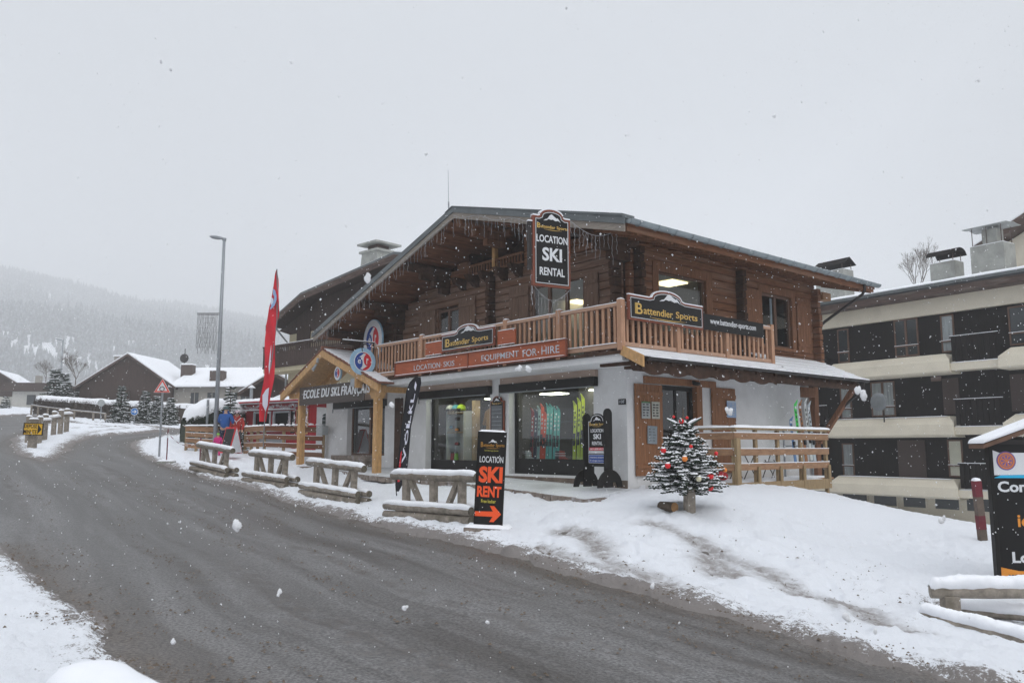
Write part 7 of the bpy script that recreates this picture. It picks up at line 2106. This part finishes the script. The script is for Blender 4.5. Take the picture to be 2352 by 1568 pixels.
for k in range(8):
    a = k*math.pi/4; pt_.beam((.185+.02*math.cos(a),-.047,Hh-.235+.02*math.sin(a)),(.185+.07*math.cos(a),-.047,Hh-.235+.07*math.sin(a)),.004,.022,(0,1,0)) if False else pt_.prism([(.185+.015*math.cos(a),Hh-.235+.015*math.sin(a)),(.185+.075*math.cos(a-.22),Hh-.235+.075*math.sin(a-.22)),(.185+.075*math.cos(a+.22),Hh-.235+.075*math.sin(a+.22))], -.049, -.046)
pt_.build('emblem_petals', m_purp, bd_)
lettering('lettering', 'Con', m_signwht, bd_, .045, Hh-.68, .40, .155, -.034, bold=.03, left=True)
lettering('lettering', 'io', m_orange if False else col('amber',(.75,.28,.03)), bd_, .285, Hh-1.17, .19, .17, -.034, bold=.02, left=True)
lettering('lettering', 'Lo', m_signwht, bd_, .175, Hh-1.67, .24, .155, -.034, bold=.03, left=True)
MB().prism([(.005,Hh-1.98),(1.595,Hh-1.98),(1.595,Hh-1.80),(.25,Hh-1.78),(.005,Hh-1.73)], -.036, -.031).build('orange_field', col('amber',(.75,.28,.03)), bd_)
lettering('lettering', 'www', m_signblk, bd_, .10, Hh-1.90, .34, .07, -.04, bold=.03, left=True)
MB().prism([(-.20,Hh+.0),(.80,Hh+.37),(1.80,Hh+.0),(1.80,Hh-.06),(.80,Hh+.30),(-.20,Hh-.06)], -.22, .22).build('roof', m_frame, bd_)
MB().prism([(-.22,Hh+.005),(.80,Hh+.375),(1.82,Hh+.005),(1.80,Hh+.07),(.80,Hh+.45),(-.19,Hh+.07)], -.24, .24).build('roof_snow', m_snow, bd_, bevel=.03)
p = gY(2258, 15.6); mp_ = thing('marker_post', 'leaning red and brown striped timber marker post left of the information board', 'post', p, 0); mp_.rotation_euler = (R_(2), R_(-3.5), 0)
q = 15.6/1899; hgt = 140*q
m_stk = mat('dark_stake_wood', (.13,.10,.08), rough=.85, var=.3, scale=5, bump=.4)
MB().box(-.062,.062,-.062,.062,-.1,hgt*.22).build('bare_wood', m_stk, mp_); MB().box(-.062,.062,-.062,.062,hgt*.44,hgt*.74).build('bare_wood', m_stk, mp_)
m_pred = mat('faded_red_paint', (.15,.02,.03), rough=.7, var=.3, bump=.2)
MB().box(-.064,.064,-.064,.064,hgt*.22,hgt*.44).build('red_band', m_pred, mp_); MB().box(-.064,.064,-.064,.064,hgt*.74,hgt).build('red_band', m_pred, mp_)
MB().slab(-.07,.07,-.07,.07,hgt,.05,nx=6,ny=6).build('snow_cap', m_snow, mp_, smooth=True)

# ---------------------------------------------------------------- street furniture on the left
def lamp_post(name, label, px, Y, ytop, r0, arm):
    p = gY(px, Y); t = thing(name, label, 'street lamp', p); h = at(px, ytop, Y).z-p.z
    MB().tube([(0,0,-.1),(0,0,h*.5),(0,0,h)], [r0, r0*.82, r0*.62], 10).build('pole', m_galv, t, smooth=True)
    for z in (h*.33,h*.46,h*.56): MB().cyl((0,0,z),(0,0,z+.06),r0*.95,n=10).build('clamp', m_galv, t)
    M = Matrix.Translation((0,0,h)) @ Matrix.Rotation(R_(10), 4, 'Y')
    s = MB(); s.sphere((-arm*.5,0,.06), arm*.5, 16, 8, (1,.28,.16), M=M); s.box(-arm*.12,.06,-.05,.05,-.02,.10,M); s.build('lamp_head', m_galv, t, smooth=True)
    s = MB(); s.sphere((-arm*.55,0,.02), arm*.33, 14, 6, (1,.3,.18), M=M); s.build('lamp_glass', mat('lamp_lens', (.3,.31,.32), rough=.2, var=.05, bump=0), t, smooth=True)
    MB().slab(-arm*.9,-arm*.15,-arm*.10,arm*.10,.13,.03,nx=10,ny=5,M=M).build('snow_cap', m_snow, t, smooth=True)
    return t, h
lt, lh = lamp_post('street_lamp', 'tall grey street lamp with a flat oval head beside the round hedge', 515, 33.5, 552, .095, .66)
lt.location.x = at(515,552,33.5).x
lamp_post('street_lamp', 'tiny distant street lamp in front of the wooded hill', 134, 105, 782, .12, 1.1)
lc = thing('light_curtain', 'unlit curtain of fairy light wires hanging from a bar on the tall street lamp', 'decoration', (lt.location.x-.10, 33.45, at(470,720,33.5).z), 0)
MB().tube([(.05,0,0),(-.86,0,0)], .016, 6).tube([(.05,0,-.06),(-.86,0,-.05)], .010, 6).build('bar', m_iron, lc)
lw = MB(); r8 = random.Random(8)
for k in range(17):
    x = -.83+k*.05; z = 0; pth = [(x,0,0)]; L = 1.35+.35*r8.random()
    while z > -L: z -= .12; pth.append((x+r8.uniform(-.014,.014), r8.uniform(-.02,.02), z))
    lw.tube(pth, .008, 4)
for k in range(7):
    z = -.2-.2*k; lw.tube([(-.80+r8.random()*.3,0,z),(-.45,.01,z+r8.uniform(-.05,.05)),(-.1-r8.random()*.3,0,z)], .004, 4)
lw.build('wires', m_iron, lc)
# warning triangle
def tri(R, up=True): return [((0 if i == 0 else (R*.866 if i == 1 else -R*.866)), (R if i == 0 else -R*.5)*(1 if up else -1)) for i in (0,2,1)]
Yt = 32.0; p = gY(368, Yt); ht = at(374,889,Yt).z-p.z; wt_ = thing('warning_sign', 'red and white triangular warning sign with roundabout arrows on a grey pole', 'road sign', (at(374,889,Yt).x,Yt,p.z), R_(5))
MB().cyl((0,0,-.1),(0,0,ht+.25),.04,n=8).build('pole', m_galv, wt_)
RR = 21.5*Yt/1899
def tripanel(R, y0, y1, m, nm, par, up=True, z=0): 
    pts = [(x, z+zz_) for x, zz_ in tri(R, up)]; return MB().prism(pts, y0, y1).build(nm, m, par)
tripanel(RR,-.07,-.045,m_signwht,'plate',wt_,True,ht-.03); tripanel(RR*.93,-.074,-.071,mat('sign_orange_red',(.75,.06,.03),rough=.4,var=.04,bump=0),'red_border',wt_,True,ht-.03); tripanel(RR*.66,-.078,-.075,m_signwht,'white_field',wt_,True,ht-.03)
ar = MB()
for k in range(3):
    a0 = k*2*math.pi/3+.3; P0 = []
    pts = [(.10*math.cos(a0+q*1.5/6), .10*math.sin(a0+q*1.5/6)) for q in range(7)]+[(.07*math.cos(a0+q*1.5/6), .07*math.sin(a0+q*1.5/6)) for q in range(6,-1,-1)]
    ar.prism([(x, z_+ht-.07) for x, z_ in pts], -.082, -.079)
    a1 = a0-.05; ar.prism([(.125*math.cos(a1),.125*math.sin(a1)+ht-.07),(.045*math.cos(a1),.045*math.sin(a1)+ht-.07),(.085*math.cos(a1-.5),.085*math.sin(a1-.5)+ht-.07)], -.082, -.079)
ar.build('arrows', m_signblk, wt_)
MB().beam((-RR*.8,-.06,ht-.03-RR*.35),(0,-.06,ht-.03+RR*1.03),.05,.02,(0,1,0)).build('snow_strip', m_snow, wt_) if False else None
# give way, round arrow, far round sign
Yg = 44.0; p = gY(480, Yg); h = at(484,925,Yg).z-p.z; gw = thing('give_way_sign', 'small inverted red and white triangle sign behind the round hedge', 'road sign', (at(484,925,Yg).x,Yg,p.z), R_(8))
MB().cyl((-.1,0.04,-.1),(-.1,.04,h+.2),.04,n=8).build('pole', m_galv, gw); tripanel(.30,-.03,0,m_red,'plate',gw,False,h+.05); tripanel(.17,-.036,-.031,m_signwht,'white_field',gw,False,h+.05)
p = gY(473, 36.0); gp_ = thing('bollard_pole', 'grey steel pole with a snow cap between the hedge and the street lamp', 'pole', p); hp_ = at(473,917,36.0).z-p.z
MB().cyl((0,0,-.1),(0,0,hp_),.055,n=10).build('pole', m_galv, gp_, smooth=False); MB().sphere((0,0,hp_), .065, 10, 6, (1,1,.8)).build('snow_cap', m_snow, gp_, smooth=True)
Yr = 53.0; p = gY(309, Yr); h = at(309,945,Yr).z-p.z; ra = thing('arrow_sign', 'round blue sign with a white right arrow in front of the snowy spruces', 'road sign', (at(309,945,Yr).x,Yr,p.z), 0)
MB().cyl((0,.03,-.1),(0,.03,h),.035,n=8).build('pole', m_galv, ra)
c_ = [(.235*math.cos(i*math.pi/12), h+.235*math.sin(i*math.pi/12)) for i in range(24)]
MB().prism(c_, -.03, 0).build('plate', m_signwht, ra); MB().prism([(x*.9, h+(z_-h)*.9) for x, z_ in c_], -.035, -.031).build('blue_face', col('road_blue',(.02,.17,.50)), ra)
MB().prism([(-.15,h-.025),(.04,h-.025),(-.01,h-.10),(.05,h-.10),(.16,h),(.05,h+.10),(-.01,h+.10),(.04,h+.025),(-.15,h+.025)], -.040, -.036).build('arrow', m_signwht, ra)
Yr = 58.0; p = gY(230, Yr); h = at(230,925,Yr).z-p.z; rb_ = thing('round_sign', 'pale back of a round road sign in front of the long brown hedge', 'road sign', (p.x,Yr,p.z), 0)
MB().cyl((0,.03,-.1),(0,.03,h),.035,n=8).build('pole', m_galv, rb_); MB().cyl((0,-.02,h),(0,0,h),.25,n=20).build('plate', m_tin, rb_)
# rail fence in front of the long hedge
rfn = thing('rail_fence', 'thin wooden rail fence with snow running along the long brown hedge', 'fence', (0,0,0))
pp = [gY(x, 60-.3*i) for i, x in enumerate((95,110,132,160,192,235,262))]
for i, p in enumerate(pp): MB().box(p.x-.05,p.x+.05,p.y-1.35,p.y-1.25,p.z,p.z+.85-.05*i).build('post', m_log, rfn)
for i in range(len(pp)-1):
    A = pp[i]+Vector((0,-1.32,.80-.05*i)); B = pp[i+1]+Vector((0,-1.32,.75-.05*i)); MB().beam(A,B,.06,.08).build('rail', m_log, rfn); MB().beam(A+Vector((0,0,.05)),B+Vector((0,0,.05)),.07,.025).build('snow_strip', m_snow, rfn)
# stakes with chain
stk_ = []
for px, yb, Y, yt, lb in ((382,1044,30.5,985,'thin red marker stake on a grey block beside the warning sign pole'),(458,1068,29.6,1004,'thin red stake with tape standing behind the farthest log barrier')):
    p = gY(px, Y); t = thing('marker_stake', lb, 'stake', p); h = at(px,yt,Y).z-p.z
    MB().cyl((0,0,0),(0,0,h),.022,n=8).build('stake', m_pred, t); MB().cyl((0,0,h*.75),(0,0,h*.86),.024,n=8).build('white_band', m_signwht, t)
    b_o = MB().box(-.30,.30,-.16,.16,-.02,.12).build('base_block', m_conc, t, bevel=.02); MB().slab(-.30,.30,-.16,.16,.12,.04).build('snow_cap', m_snow, b_o, smooth=True)
    stk_.append((p, h))
(pa, ha), (pb, hb) = stk_
ch_ = thing('barrier_chain', 'sagging red and white chain between the two marker stakes', 'chain', pa)
n = 22; cr_, cw = MB(), MB()
A = Vector((0,0,ha*.9)); B = pb-pa+Vector((0,0,hb*.9))
for i in range(n):
    f0, f1 = i/n, (i+1)/n; P0 = A.lerp(B, f0)-Vector((0,0,.62*4*f0*(1-f0)*.5)); P1 = A.lerp(B, f1)-Vector((0,0,.62*4*f1*(1-f1)*.5))
    (cr_ if (i//2)%2 else cw).tube([P0, P1], .011, 5)
cr_.build('red_links', m_pred, ch_); cw.build('white_links', m_signwht, ch_)
# drop-off sign and its post-and-rail row
Yd = 31.5; p = gY(73, Yd)
def dsign_post(name, label, px, Y, h, w=.17, group='timber posts on the traffic island'):
    p = gY(px, Y); t = thing(name, label, 'post', p, R_(r8.uniform(-12,12)), group)
    MB().box(-w/2,w/2,-w/2,w/2,-.1,h).build('timber', m_log, t, bevel=.012); MB().slab(-w/2-.01,w/2+.01,-w/2-.01,w/2+.01,h,.06,nx=6,ny=6).build('snow_cap', m_snow, t, smooth=True); return p
dsign_post('timber_post', 'front timber post carrying the yellow drop-off sign', 73, 31.5, 1.16, .24)
dsign_post('timber_post', 'timber post close behind the yellow sign, on its left', 63, 33.2, 1.12)
rows = [(88,33.4,'timber post just right of the yellow sign'),(101,34.4,'thick timber post third along the island row'),(122,36.0,'timber post in the middle of the island row'),(137.5,37.0,'timber post second from the right on the island'),(151.5,38.0,'rightmost timber post on the island')]
ps = [dsign_post('timber_post', lb, x, Y, 1.10) for x, Y, lb in rows]
for i, (k0, k1) in enumerate(((0,1),(1,2),(3,4))):
    A = ps[k0]+Vector((-.25,-.18,.86)); B = ps[k1]+Vector((.32,-.18,.86)); t = thing('log_rail', ['short snowy rail between the posts nearest the yellow sign','snowy rail in the middle of the island row','snowy rail at the right end of the island row'][i], 'rail', (0,0,0), group='rails of the island post row')
    o = MB().log(A, B, .085, seg=4, seed=i).build('log', m_log, t, smooth=True); MB().logsnow(A, B, .085, .07, seed=i).build('snow_cap', m_snow, o, smooth=True)
ds_ = thing('dropoff_sign', 'yellow sign with black lettering and arrow for the drop-off bay on the traffic island', 'road sign', at(76.5,985,31.2), R_(6)); ds_.rotation_euler = (0, R_(2), R_(6))
s_ = 31.2/1899; w_ = 21.5*s_; h_ = 14*s_
MB().box(-w_,w_,-.02,.02,-h_,h_).build('plate', m_signblk, ds_); m_syel = col('sign_yellow',(.72,.42,.02)); MB().box(-w_+.03,w_-.03,-.026,-.021,-h_+.03,h_-.03).build('yellow_face', m_syel, ds_)
lettering('lettering', 'DEPOSE', m_signblk, ds_, -.09, .03, .46, .15, -.03, bold=.018); lettering('lettering', 'MINUTE', m_signblk, ds_, -.09, -.18, .46, .15, -.03, bold=.018)
MB().prism([(.17,-.19),(.31,0),(.17,.19)][::-1], -.031, -.027).build('arrow', m_signblk, ds_)

# ---------------------------------------------------------------- icicle lights, aerial
m_wire = mat('white_cable', (.35,.35,.36), rough=.6, var=.1, bump=0)
def icicles(name, label, path, seed, step=.20, lmin=.10, lmax=.5, parent=None, r=.0065):
    rr = random.Random(seed); base = Vector(path[0]); t = thing(name, label, 'string lights', base)
    P = [Vector(p)-base for p in path]; mb = MB(); mb.tube(P, r, 5); tot = 0; drops = MB()
    for i in range(len(P)-1):
        L = (P[i+1]-P[i]).length; s = 0
        while s < L:
            q = P[i].lerp(P[i+1], s/L); ln = rr.uniform(lmin, lmax); z = 0; pth = [q.copy()]
            while z > -ln: z -= .07; pth.append(q+Vector((rr.uniform(-.018,.018), rr.uniform(-.018,.018), z)))
            drops.tube(pth, r*.75, 4)
            s += step*rr.uniform(.6,1.5)
    mb.build('cable', m_wire, t); drops.build('hanging_wires', m_wire, t); return t
def vz(a, dz=-.34): return W(a, RB0-.10, roof_top(a)+dz)
icicles('icicle_lights', 'unlit icicle light wires hanging along the left slope of the ski shop gable', [vz(12.6+(4.8-12.6)*i/20, -.30-.03*math.sin(i*1.7)) for i in range(21)], 1, .19)
icicles('icicle_lights', 'unlit icicle light wires along the right gable slope, left of the hanging sign', [vz(4.6+(1.25-4.6)*i/12, -.22-.05*math.sin(i*1.2)) for i in range(13)], 2, .19, .15, .6)
a0 = at(1311,508,18.4); a1 = at(1425,524,18.6)
icicles('icicle_lights', 'sagging swag of icicle lights between the hanging sign and the roof corner', [a0.lerp(a1, i/12)-Vector((0,0,.26*math.sin(math.pi*i/12))) for i in range(13)], 3, .13, .12, .75)
a0 = at(1222,650,18.0); a1 = at(1311,664,18.4)
icicles('icicle_lights', 'swag of fairy lights looping under the bottom edge of the hanging sign', [a0.lerp(a1, i/12)-Vector((0,0,.33*math.sin(math.pi*i/12))) for i in range(13)], 4, .16, .1, .55)
q0 = at(1218,492,17.95); q1 = at(1222,700,17.95)
icicles('icicle_lights', 'tangled fairy light cable hanging down the left edge of the hanging sign', [q0.lerp(q1, i/16)+Vector((.02*math.sin(i*2.1),0,0)) for i in range(17)], 5, .12, .05, .18)
aa, az_ = front_pt(1031,492,-1.6)
an = thing('radio_aerial', 'thin whip aerial standing at the front of the ski shop ridge', 'aerial', W(aa,-1.6,az_-.05), RF)
MB().cyl((0,0,0),(-.02,0,.42),.022,n=8).build('base_tube', m_galv, an); MB().cyl((-.02,0,.42),(-.06,0,1.38),.008,.005,6).build('whip', m_galv, an); MB().tube([(0,0,.05),(.2,-.05,-.1),(.35,-.1,-.28)], .02, 6).build('arm', m_iron, an)

# ---------------------------------------------------------------- people
def skinned(name, joints, mt, parent, sub=2, root=0):
    # joints: list of (pos, radius, parent index)
    me = bpy.data.meshes.new(name); me.from_pydata([tuple(j[0]) for j in joints], [(i, j[2]) for i, j in enumerate(joints) if j[2] is not None], [])
    o = bpy.data.objects.new(name, me); COL.objects.link(o)
    sk = o.modifiers.new('skin', 'SKIN'); sd = o.modifiers.new('sub', 'SUBSURF'); sd.levels = sub; sd.render_levels = sub
    lay = me.skin_vertices[0].data if me.skin_vertices else None
    if lay is None:
        bpy.context.view_layer.objects.active = o; me.skin_vertices  # layer appears with the modifier
    for i, j in enumerate(joints):
        r = j[1] if isinstance(j[1], tuple) else (j[1], j[1]); me.skin_vertices[0].data[i].radius = r
        me.skin_vertices[0].data[i].use_root = (i == root)
    bpy.context.view_layer.update(); dg = bpy.context.evaluated_depsgraph_get(); nm = bpy.data.meshes.new_from_object(o.evaluated_get(dg))
    bpy.data.objects.remove(o)
    nm.polygons.foreach_set('use_smooth', [True]*len(nm.polygons)); nm.materials.clear(); nm.materials.append(mt)
    c = bpy.data.objects.new(name, nm); COL.objects.link(c); c.parent = parent; return c
m_skin = mat('skin', (.55,.33,.24), rough=.6, var=.08, bump=0)
def person(label, loc, rz, h, jm, tm, helm, arms, bend=0.0, straps=False, goggles=False):
    t = thing('person', label, 'person', loc, rz); k = h/1.75
    S = lambda x, y, z: Vector((x*k, (y+bend*max(0, z-.95)*-.5)*k, z*k))
    (lex, ley, lez), (lhx, lhy, lhz) = arms
    J = [(S(0,0,.98), .13*k, None), (S(0,0,1.15), .12*k, 0), (S(0,.0,1.35), .14*k, 1), (S(0,0,1.47), .08*k, 2), (S(0,-.01,1.53), .055*k, 3), (S(0,-.02,1.62), .085*k, 4), (S(0,-.01,1.70), .07*k, 5)]
    for sg in (-1, 1):
        b0 = len(J); J += [(S(sg*.19,0,1.42), .062*k, 2), (S(sg*lex,ley,lez), .046*k, b0), (S(sg*lhx,lhy,lhz), .036*k, b0+1), (S(sg*lhx,lhy-.05,lhz-.03), .040*k, b0+2)]
        for f in range(5):
            J.append((S(sg*lhx+(f-2)*.018, lhy-(.11 if f else .07), lhz-.05-.008*abs(f-2)), .009*k, b0+3))
        b1 = len(J); J += [(S(sg*.10,0,.90), .095*k, 0), (S(sg*.11,-.02,.50), .062*k, b1), (S(sg*.12,.02,.10), .045*k, b1+1), (S(sg*.125,-.12,.04), .038*k, b1+2)]
    skinned('body', J, m_skin, t)
    # clothes follow the same bones a little thicker
    T = [(S(0,0,.86), (.20*k,.15*k), None), (S(0,0,1.10), (.19*k,.14*k), 0), (S(0,0,1.34), (.21*k,.15*k), 1), (S(0,0,1.47), (.11*k,.10*k), 2)]
    for sg in (-1, 1):
        b0 = len(T); T += [(S(sg*.21,0,1.40), .088*k, 2), (S(sg*lex,ley,lez), .074*k, b0), (S(sg*lhx*.98,lhy*.92,lhz), .056*k, b0+1)]
    jk = skinned('jacket', T, jm, t)
    Q = [(S(0,0,.93), (.15*k,.13*k), None)]
    for sg in (-1, 1):
        b1 = len(Q); Q += [(S(sg*.10,0,.82), .115*k, 0), (S(sg*.11,-.02,.50), .088*k, b1), (S(sg*.12,.02,.12), .080*k, b1+1)]
    skinned('trousers', Q, tm, t)
    for sg in (-1, 1): MB().box(sg*.125*k-.055*k,sg*.125*k+.055*k,-.18*k,.09*k,-.02,.12*k).build('boot', m_bind, t, bevel=.02)
    hc = S(0,-.015,1.66); s = MB(); s.sphere(hc, .125*k, 16, 10, (1,1.12,1.0)); cut = hc.z-.02*k
    s.v = [(x, y, max(z_, cut)) if True else 0 for x, y, z_ in s.v]; s.build('helmet', helm, t, smooth=True)
    MB().sphere(S(0,-.115,1.60), .014*k, 8, 6, (1,1.3,1.5)).build('nose', m_skin, t, smooth=True)
    e = MB(); e.sphere(S(-.035,-.095,1.635), .011*k, 8, 6).sphere(S(.035,-.095,1.635), .011*k, 8, 6).box(*[v for v in (S(-.03,0,0).x,S(.03,0,0).x)],S(0,-.105,1.555).y,S(0,-.095,1.555).y,1.552*k,1.560*k); e.build('face', m_bind, t)
    if goggles: MB().box(-.09*k,.09*k,S(0,-.145,1.66).y,S(0,-.10,1.66).y,1.63*k,1.70*k).build('goggles', m_bind, t, bevel=.02)
    MB().tube([S(-.10,.03,1.56),S(-.11,-.06,1.5),S(0,-.10,1.46),S(.11,-.06,1.5),S(.10,.03,1.56)], .035*k, 8).build('collar', jm, t, smooth=True)
    if straps:
        b = MB()
        for sg in (-1, 1): b.tube([S(sg*.17,-.12,1.46),S(sg*.08,-.17,1.36),S(0,-.185,1.28)], .016*k, 6)
        b.tube([S(0,-.185,1.28),S(0,-.185,1.2)], .014*k, 6); b.build('strap', m_signwht, t)
    return t
jb = mat('blue_jacket', (.015,.085,.30), rough=.75, var=.15, scale=5, bump=.2); jr = mat('red_jacket', (.42,.03,.02), rough=.75, var=.15, scale=5, bump=.2)
nv = mat('navy_trousers', (.015,.025,.06), rough=.8, var=.2, bump=.1); gy = mat('grey_trousers', (.08,.08,.085), rough=.8, var=.2, bump=.1); pkm = mat('pink_suit', (.60,.02,.20), rough=.7, var=.1, bump=.1)
pb_ = at(514,1037,33.2); person('person in a blue jacket and dark helmet seen from behind beside the chalkboard', pb_, R_(170), 1.80, jb, nv, col('dark_helmet',(.05,.09,.09)), ((.30,-.05,1.18),(.20,-.24,1.12)), bend=.12)
pr_ = at(541,1040,34.0); person('person in a long red jacket with pale helmet and white chest straps facing the road', pr_, R_(12), 1.72, jr, gy, col('pale_helmet',(.50,.40,.45)), ((.27,-.02,1.14),(.24,-.12,.92)), straps=True, goggles=True)
pc_ = at(499,1050,32.8); person('small child in a pink suit with a green helmet beside the person in blue', pc_, R_(200), .94, pkm, pkm, col('green_helmet',(.25,.55,.10)), ((.27,-.02,1.14),(.24,-.12,.92)))

# ---------------------------------------------------------------- falling snow
def snowfall():
    r = random.Random(99); vs = []; fs = []
    def flake(c, s, rough=.5):
        o = len(vs); ax = Vector((r.gauss(0,.35), r.gauss(0,.35), 1)).normalized(); el = r.uniform(1.0, 1.7)
        for d in ((1,0,0),(-1,0,0),(0,1,0),(0,-1,0),(0,0,1),(0,0,-1)):
            v = Vector(d)*s*r.uniform(.55,1.25); v += ax*(v.dot(ax))*(el-1); vs.append(tuple(c+v))
        for a, b, d in ((0,2,4),(2,1,4),(1,3,4),(3,0,4),(2,0,5),(1,2,5),(3,1,5),(0,3,5)): fs.append((o+a, o+b, o+d))
    for Y0, Y1, N, s0, s1 in ((1.6,4,60,.0022,.0042),(4,9,2000,.0034,.0068),(9,20,13000,.0050,.0098),(20,42,6000,.007,.012)):
        for _ in range(N):
            Y = (Y0**3+(Y1**3-Y0**3)*r.random())**(1/3); x = r.uniform(-.95,.95)*Y; z = EYE+r.uniform(-.42,.75)*Y
            if z < H(x, Y) if Y < 25 else z < 0: continue
            q = Vector((x, Y, z)); a, b = loc_ab(q)
            if 0 < a < 15 and -.1 < b < 9.5 and z < 8.5: continue
            flake(q, r.uniform(s0, s1))
    # clumps of wet flakes close by
    for px, py_, Y, s in ((544,1208,2.0,.011),(1982,900,2.6,.012),(978,354,2.8,.0055),(641,411,2.8,.005),(794,520,2.8,.004),(640,1361,2.2,.007),(1944,1416,2.2,.009),(1300,18,2.8,.0045),(2244,186,2.6,.0055),(900,932,2.6,.008),(2167,1188,2.4,.008),(1672,945,2.6,.010),(668,142,2.6,.005),(368,140,2.6,.006),(390,160,2.8,.005),(1778,266,2.6,.006),(1120,1430,2.2,.006),(1215,846,2.6,.009),(1892,73,2.8,.004),(1190,844,2.6,.009),(846,638,2.0,.008),(400,1475,2.2,.006),(930,1395,2.0,.006),(1500,1345,2.2,.006),(2010,1450,2.2,.007)):
        c = at(px, py_, Y)
        for _ in range(r.choice((2,3,3))):
            q = c+Vector((r.gauss(0,s*.35), r.gauss(0,s*.35), r.gauss(0,s*.5))); rr = s*r.uniform(.55,.95); m_ = MB().sphere(q, rr, 9, 7, (1, 1, r.uniform(.9,1.5))); o = len(vs)
            for v in m_.v:
                v = Vector(v); vs.append(tuple(q+(v-q)*(1+.55*mnoise.noise(v*140))))
            fs += [tuple(i+o for i in f) for f in m_.f]
    me = bpy.data.meshes.new('snowfall'); me.from_pydata(vs, [], fs); fm = mat('snowflake', (.97,.975,.985), rough=.8, var=.01, bump=0, spec=.1); nt_ = fm.node_tree; tl_ = nt_.nodes.new('ShaderNodeBsdfTranslucent'); tl_.inputs[0].default_value = (.99,.99,1,1); mx_ = nt_.nodes.new('ShaderNodeMixShader'); mx_.inputs[0].default_value = .6
    nt_.links.new(nt_.nodes['Principled BSDF'].outputs[0], mx_.inputs[1]); nt_.links.new(tl_.outputs[0], mx_.inputs[2]); nt_.links.new(mx_.outputs[0], nt_.nodes['Material Output'].inputs[0]); me.materials.append(fm)
    me.polygons.foreach_set('use_smooth', [True]*len(me.polygons))
    o = bpy.data.objects.new('snowfall', me); COL.objects.link(o); tag(o, kind='stuff')
snowfall()
# ---------------------------------------------------------------- haze
def build_haze():
    mb = MB().box(-1500, 420, -30, 1450, -16.0, 370)
    m = bpy.data.materials.new('snowy_air'); m.use_nodes = True
    nt = m.node_tree; nt.nodes.clear()
    o = nt.nodes.new('ShaderNodeOutputMaterial'); v = nt.nodes.new('ShaderNodeVolumePrincipled')
    v.inputs['Color'].default_value = (.985,.99,.995,1); v.inputs['Density'].default_value = HAZE
    v.inputs['Anisotropy'].default_value = 0.0
    nt.links.new(v.outputs[0], o.inputs['Volume'])
    h = mb.build('haze', m); tag(h, kind='stuff')
HAZE = 0.0013
build_haze()
for _o in COL.objects:
    if 'label' in _o and not (4 <= len(_o['label'].split()) <= 16): print('LABEL', _o.name, _o['label'])
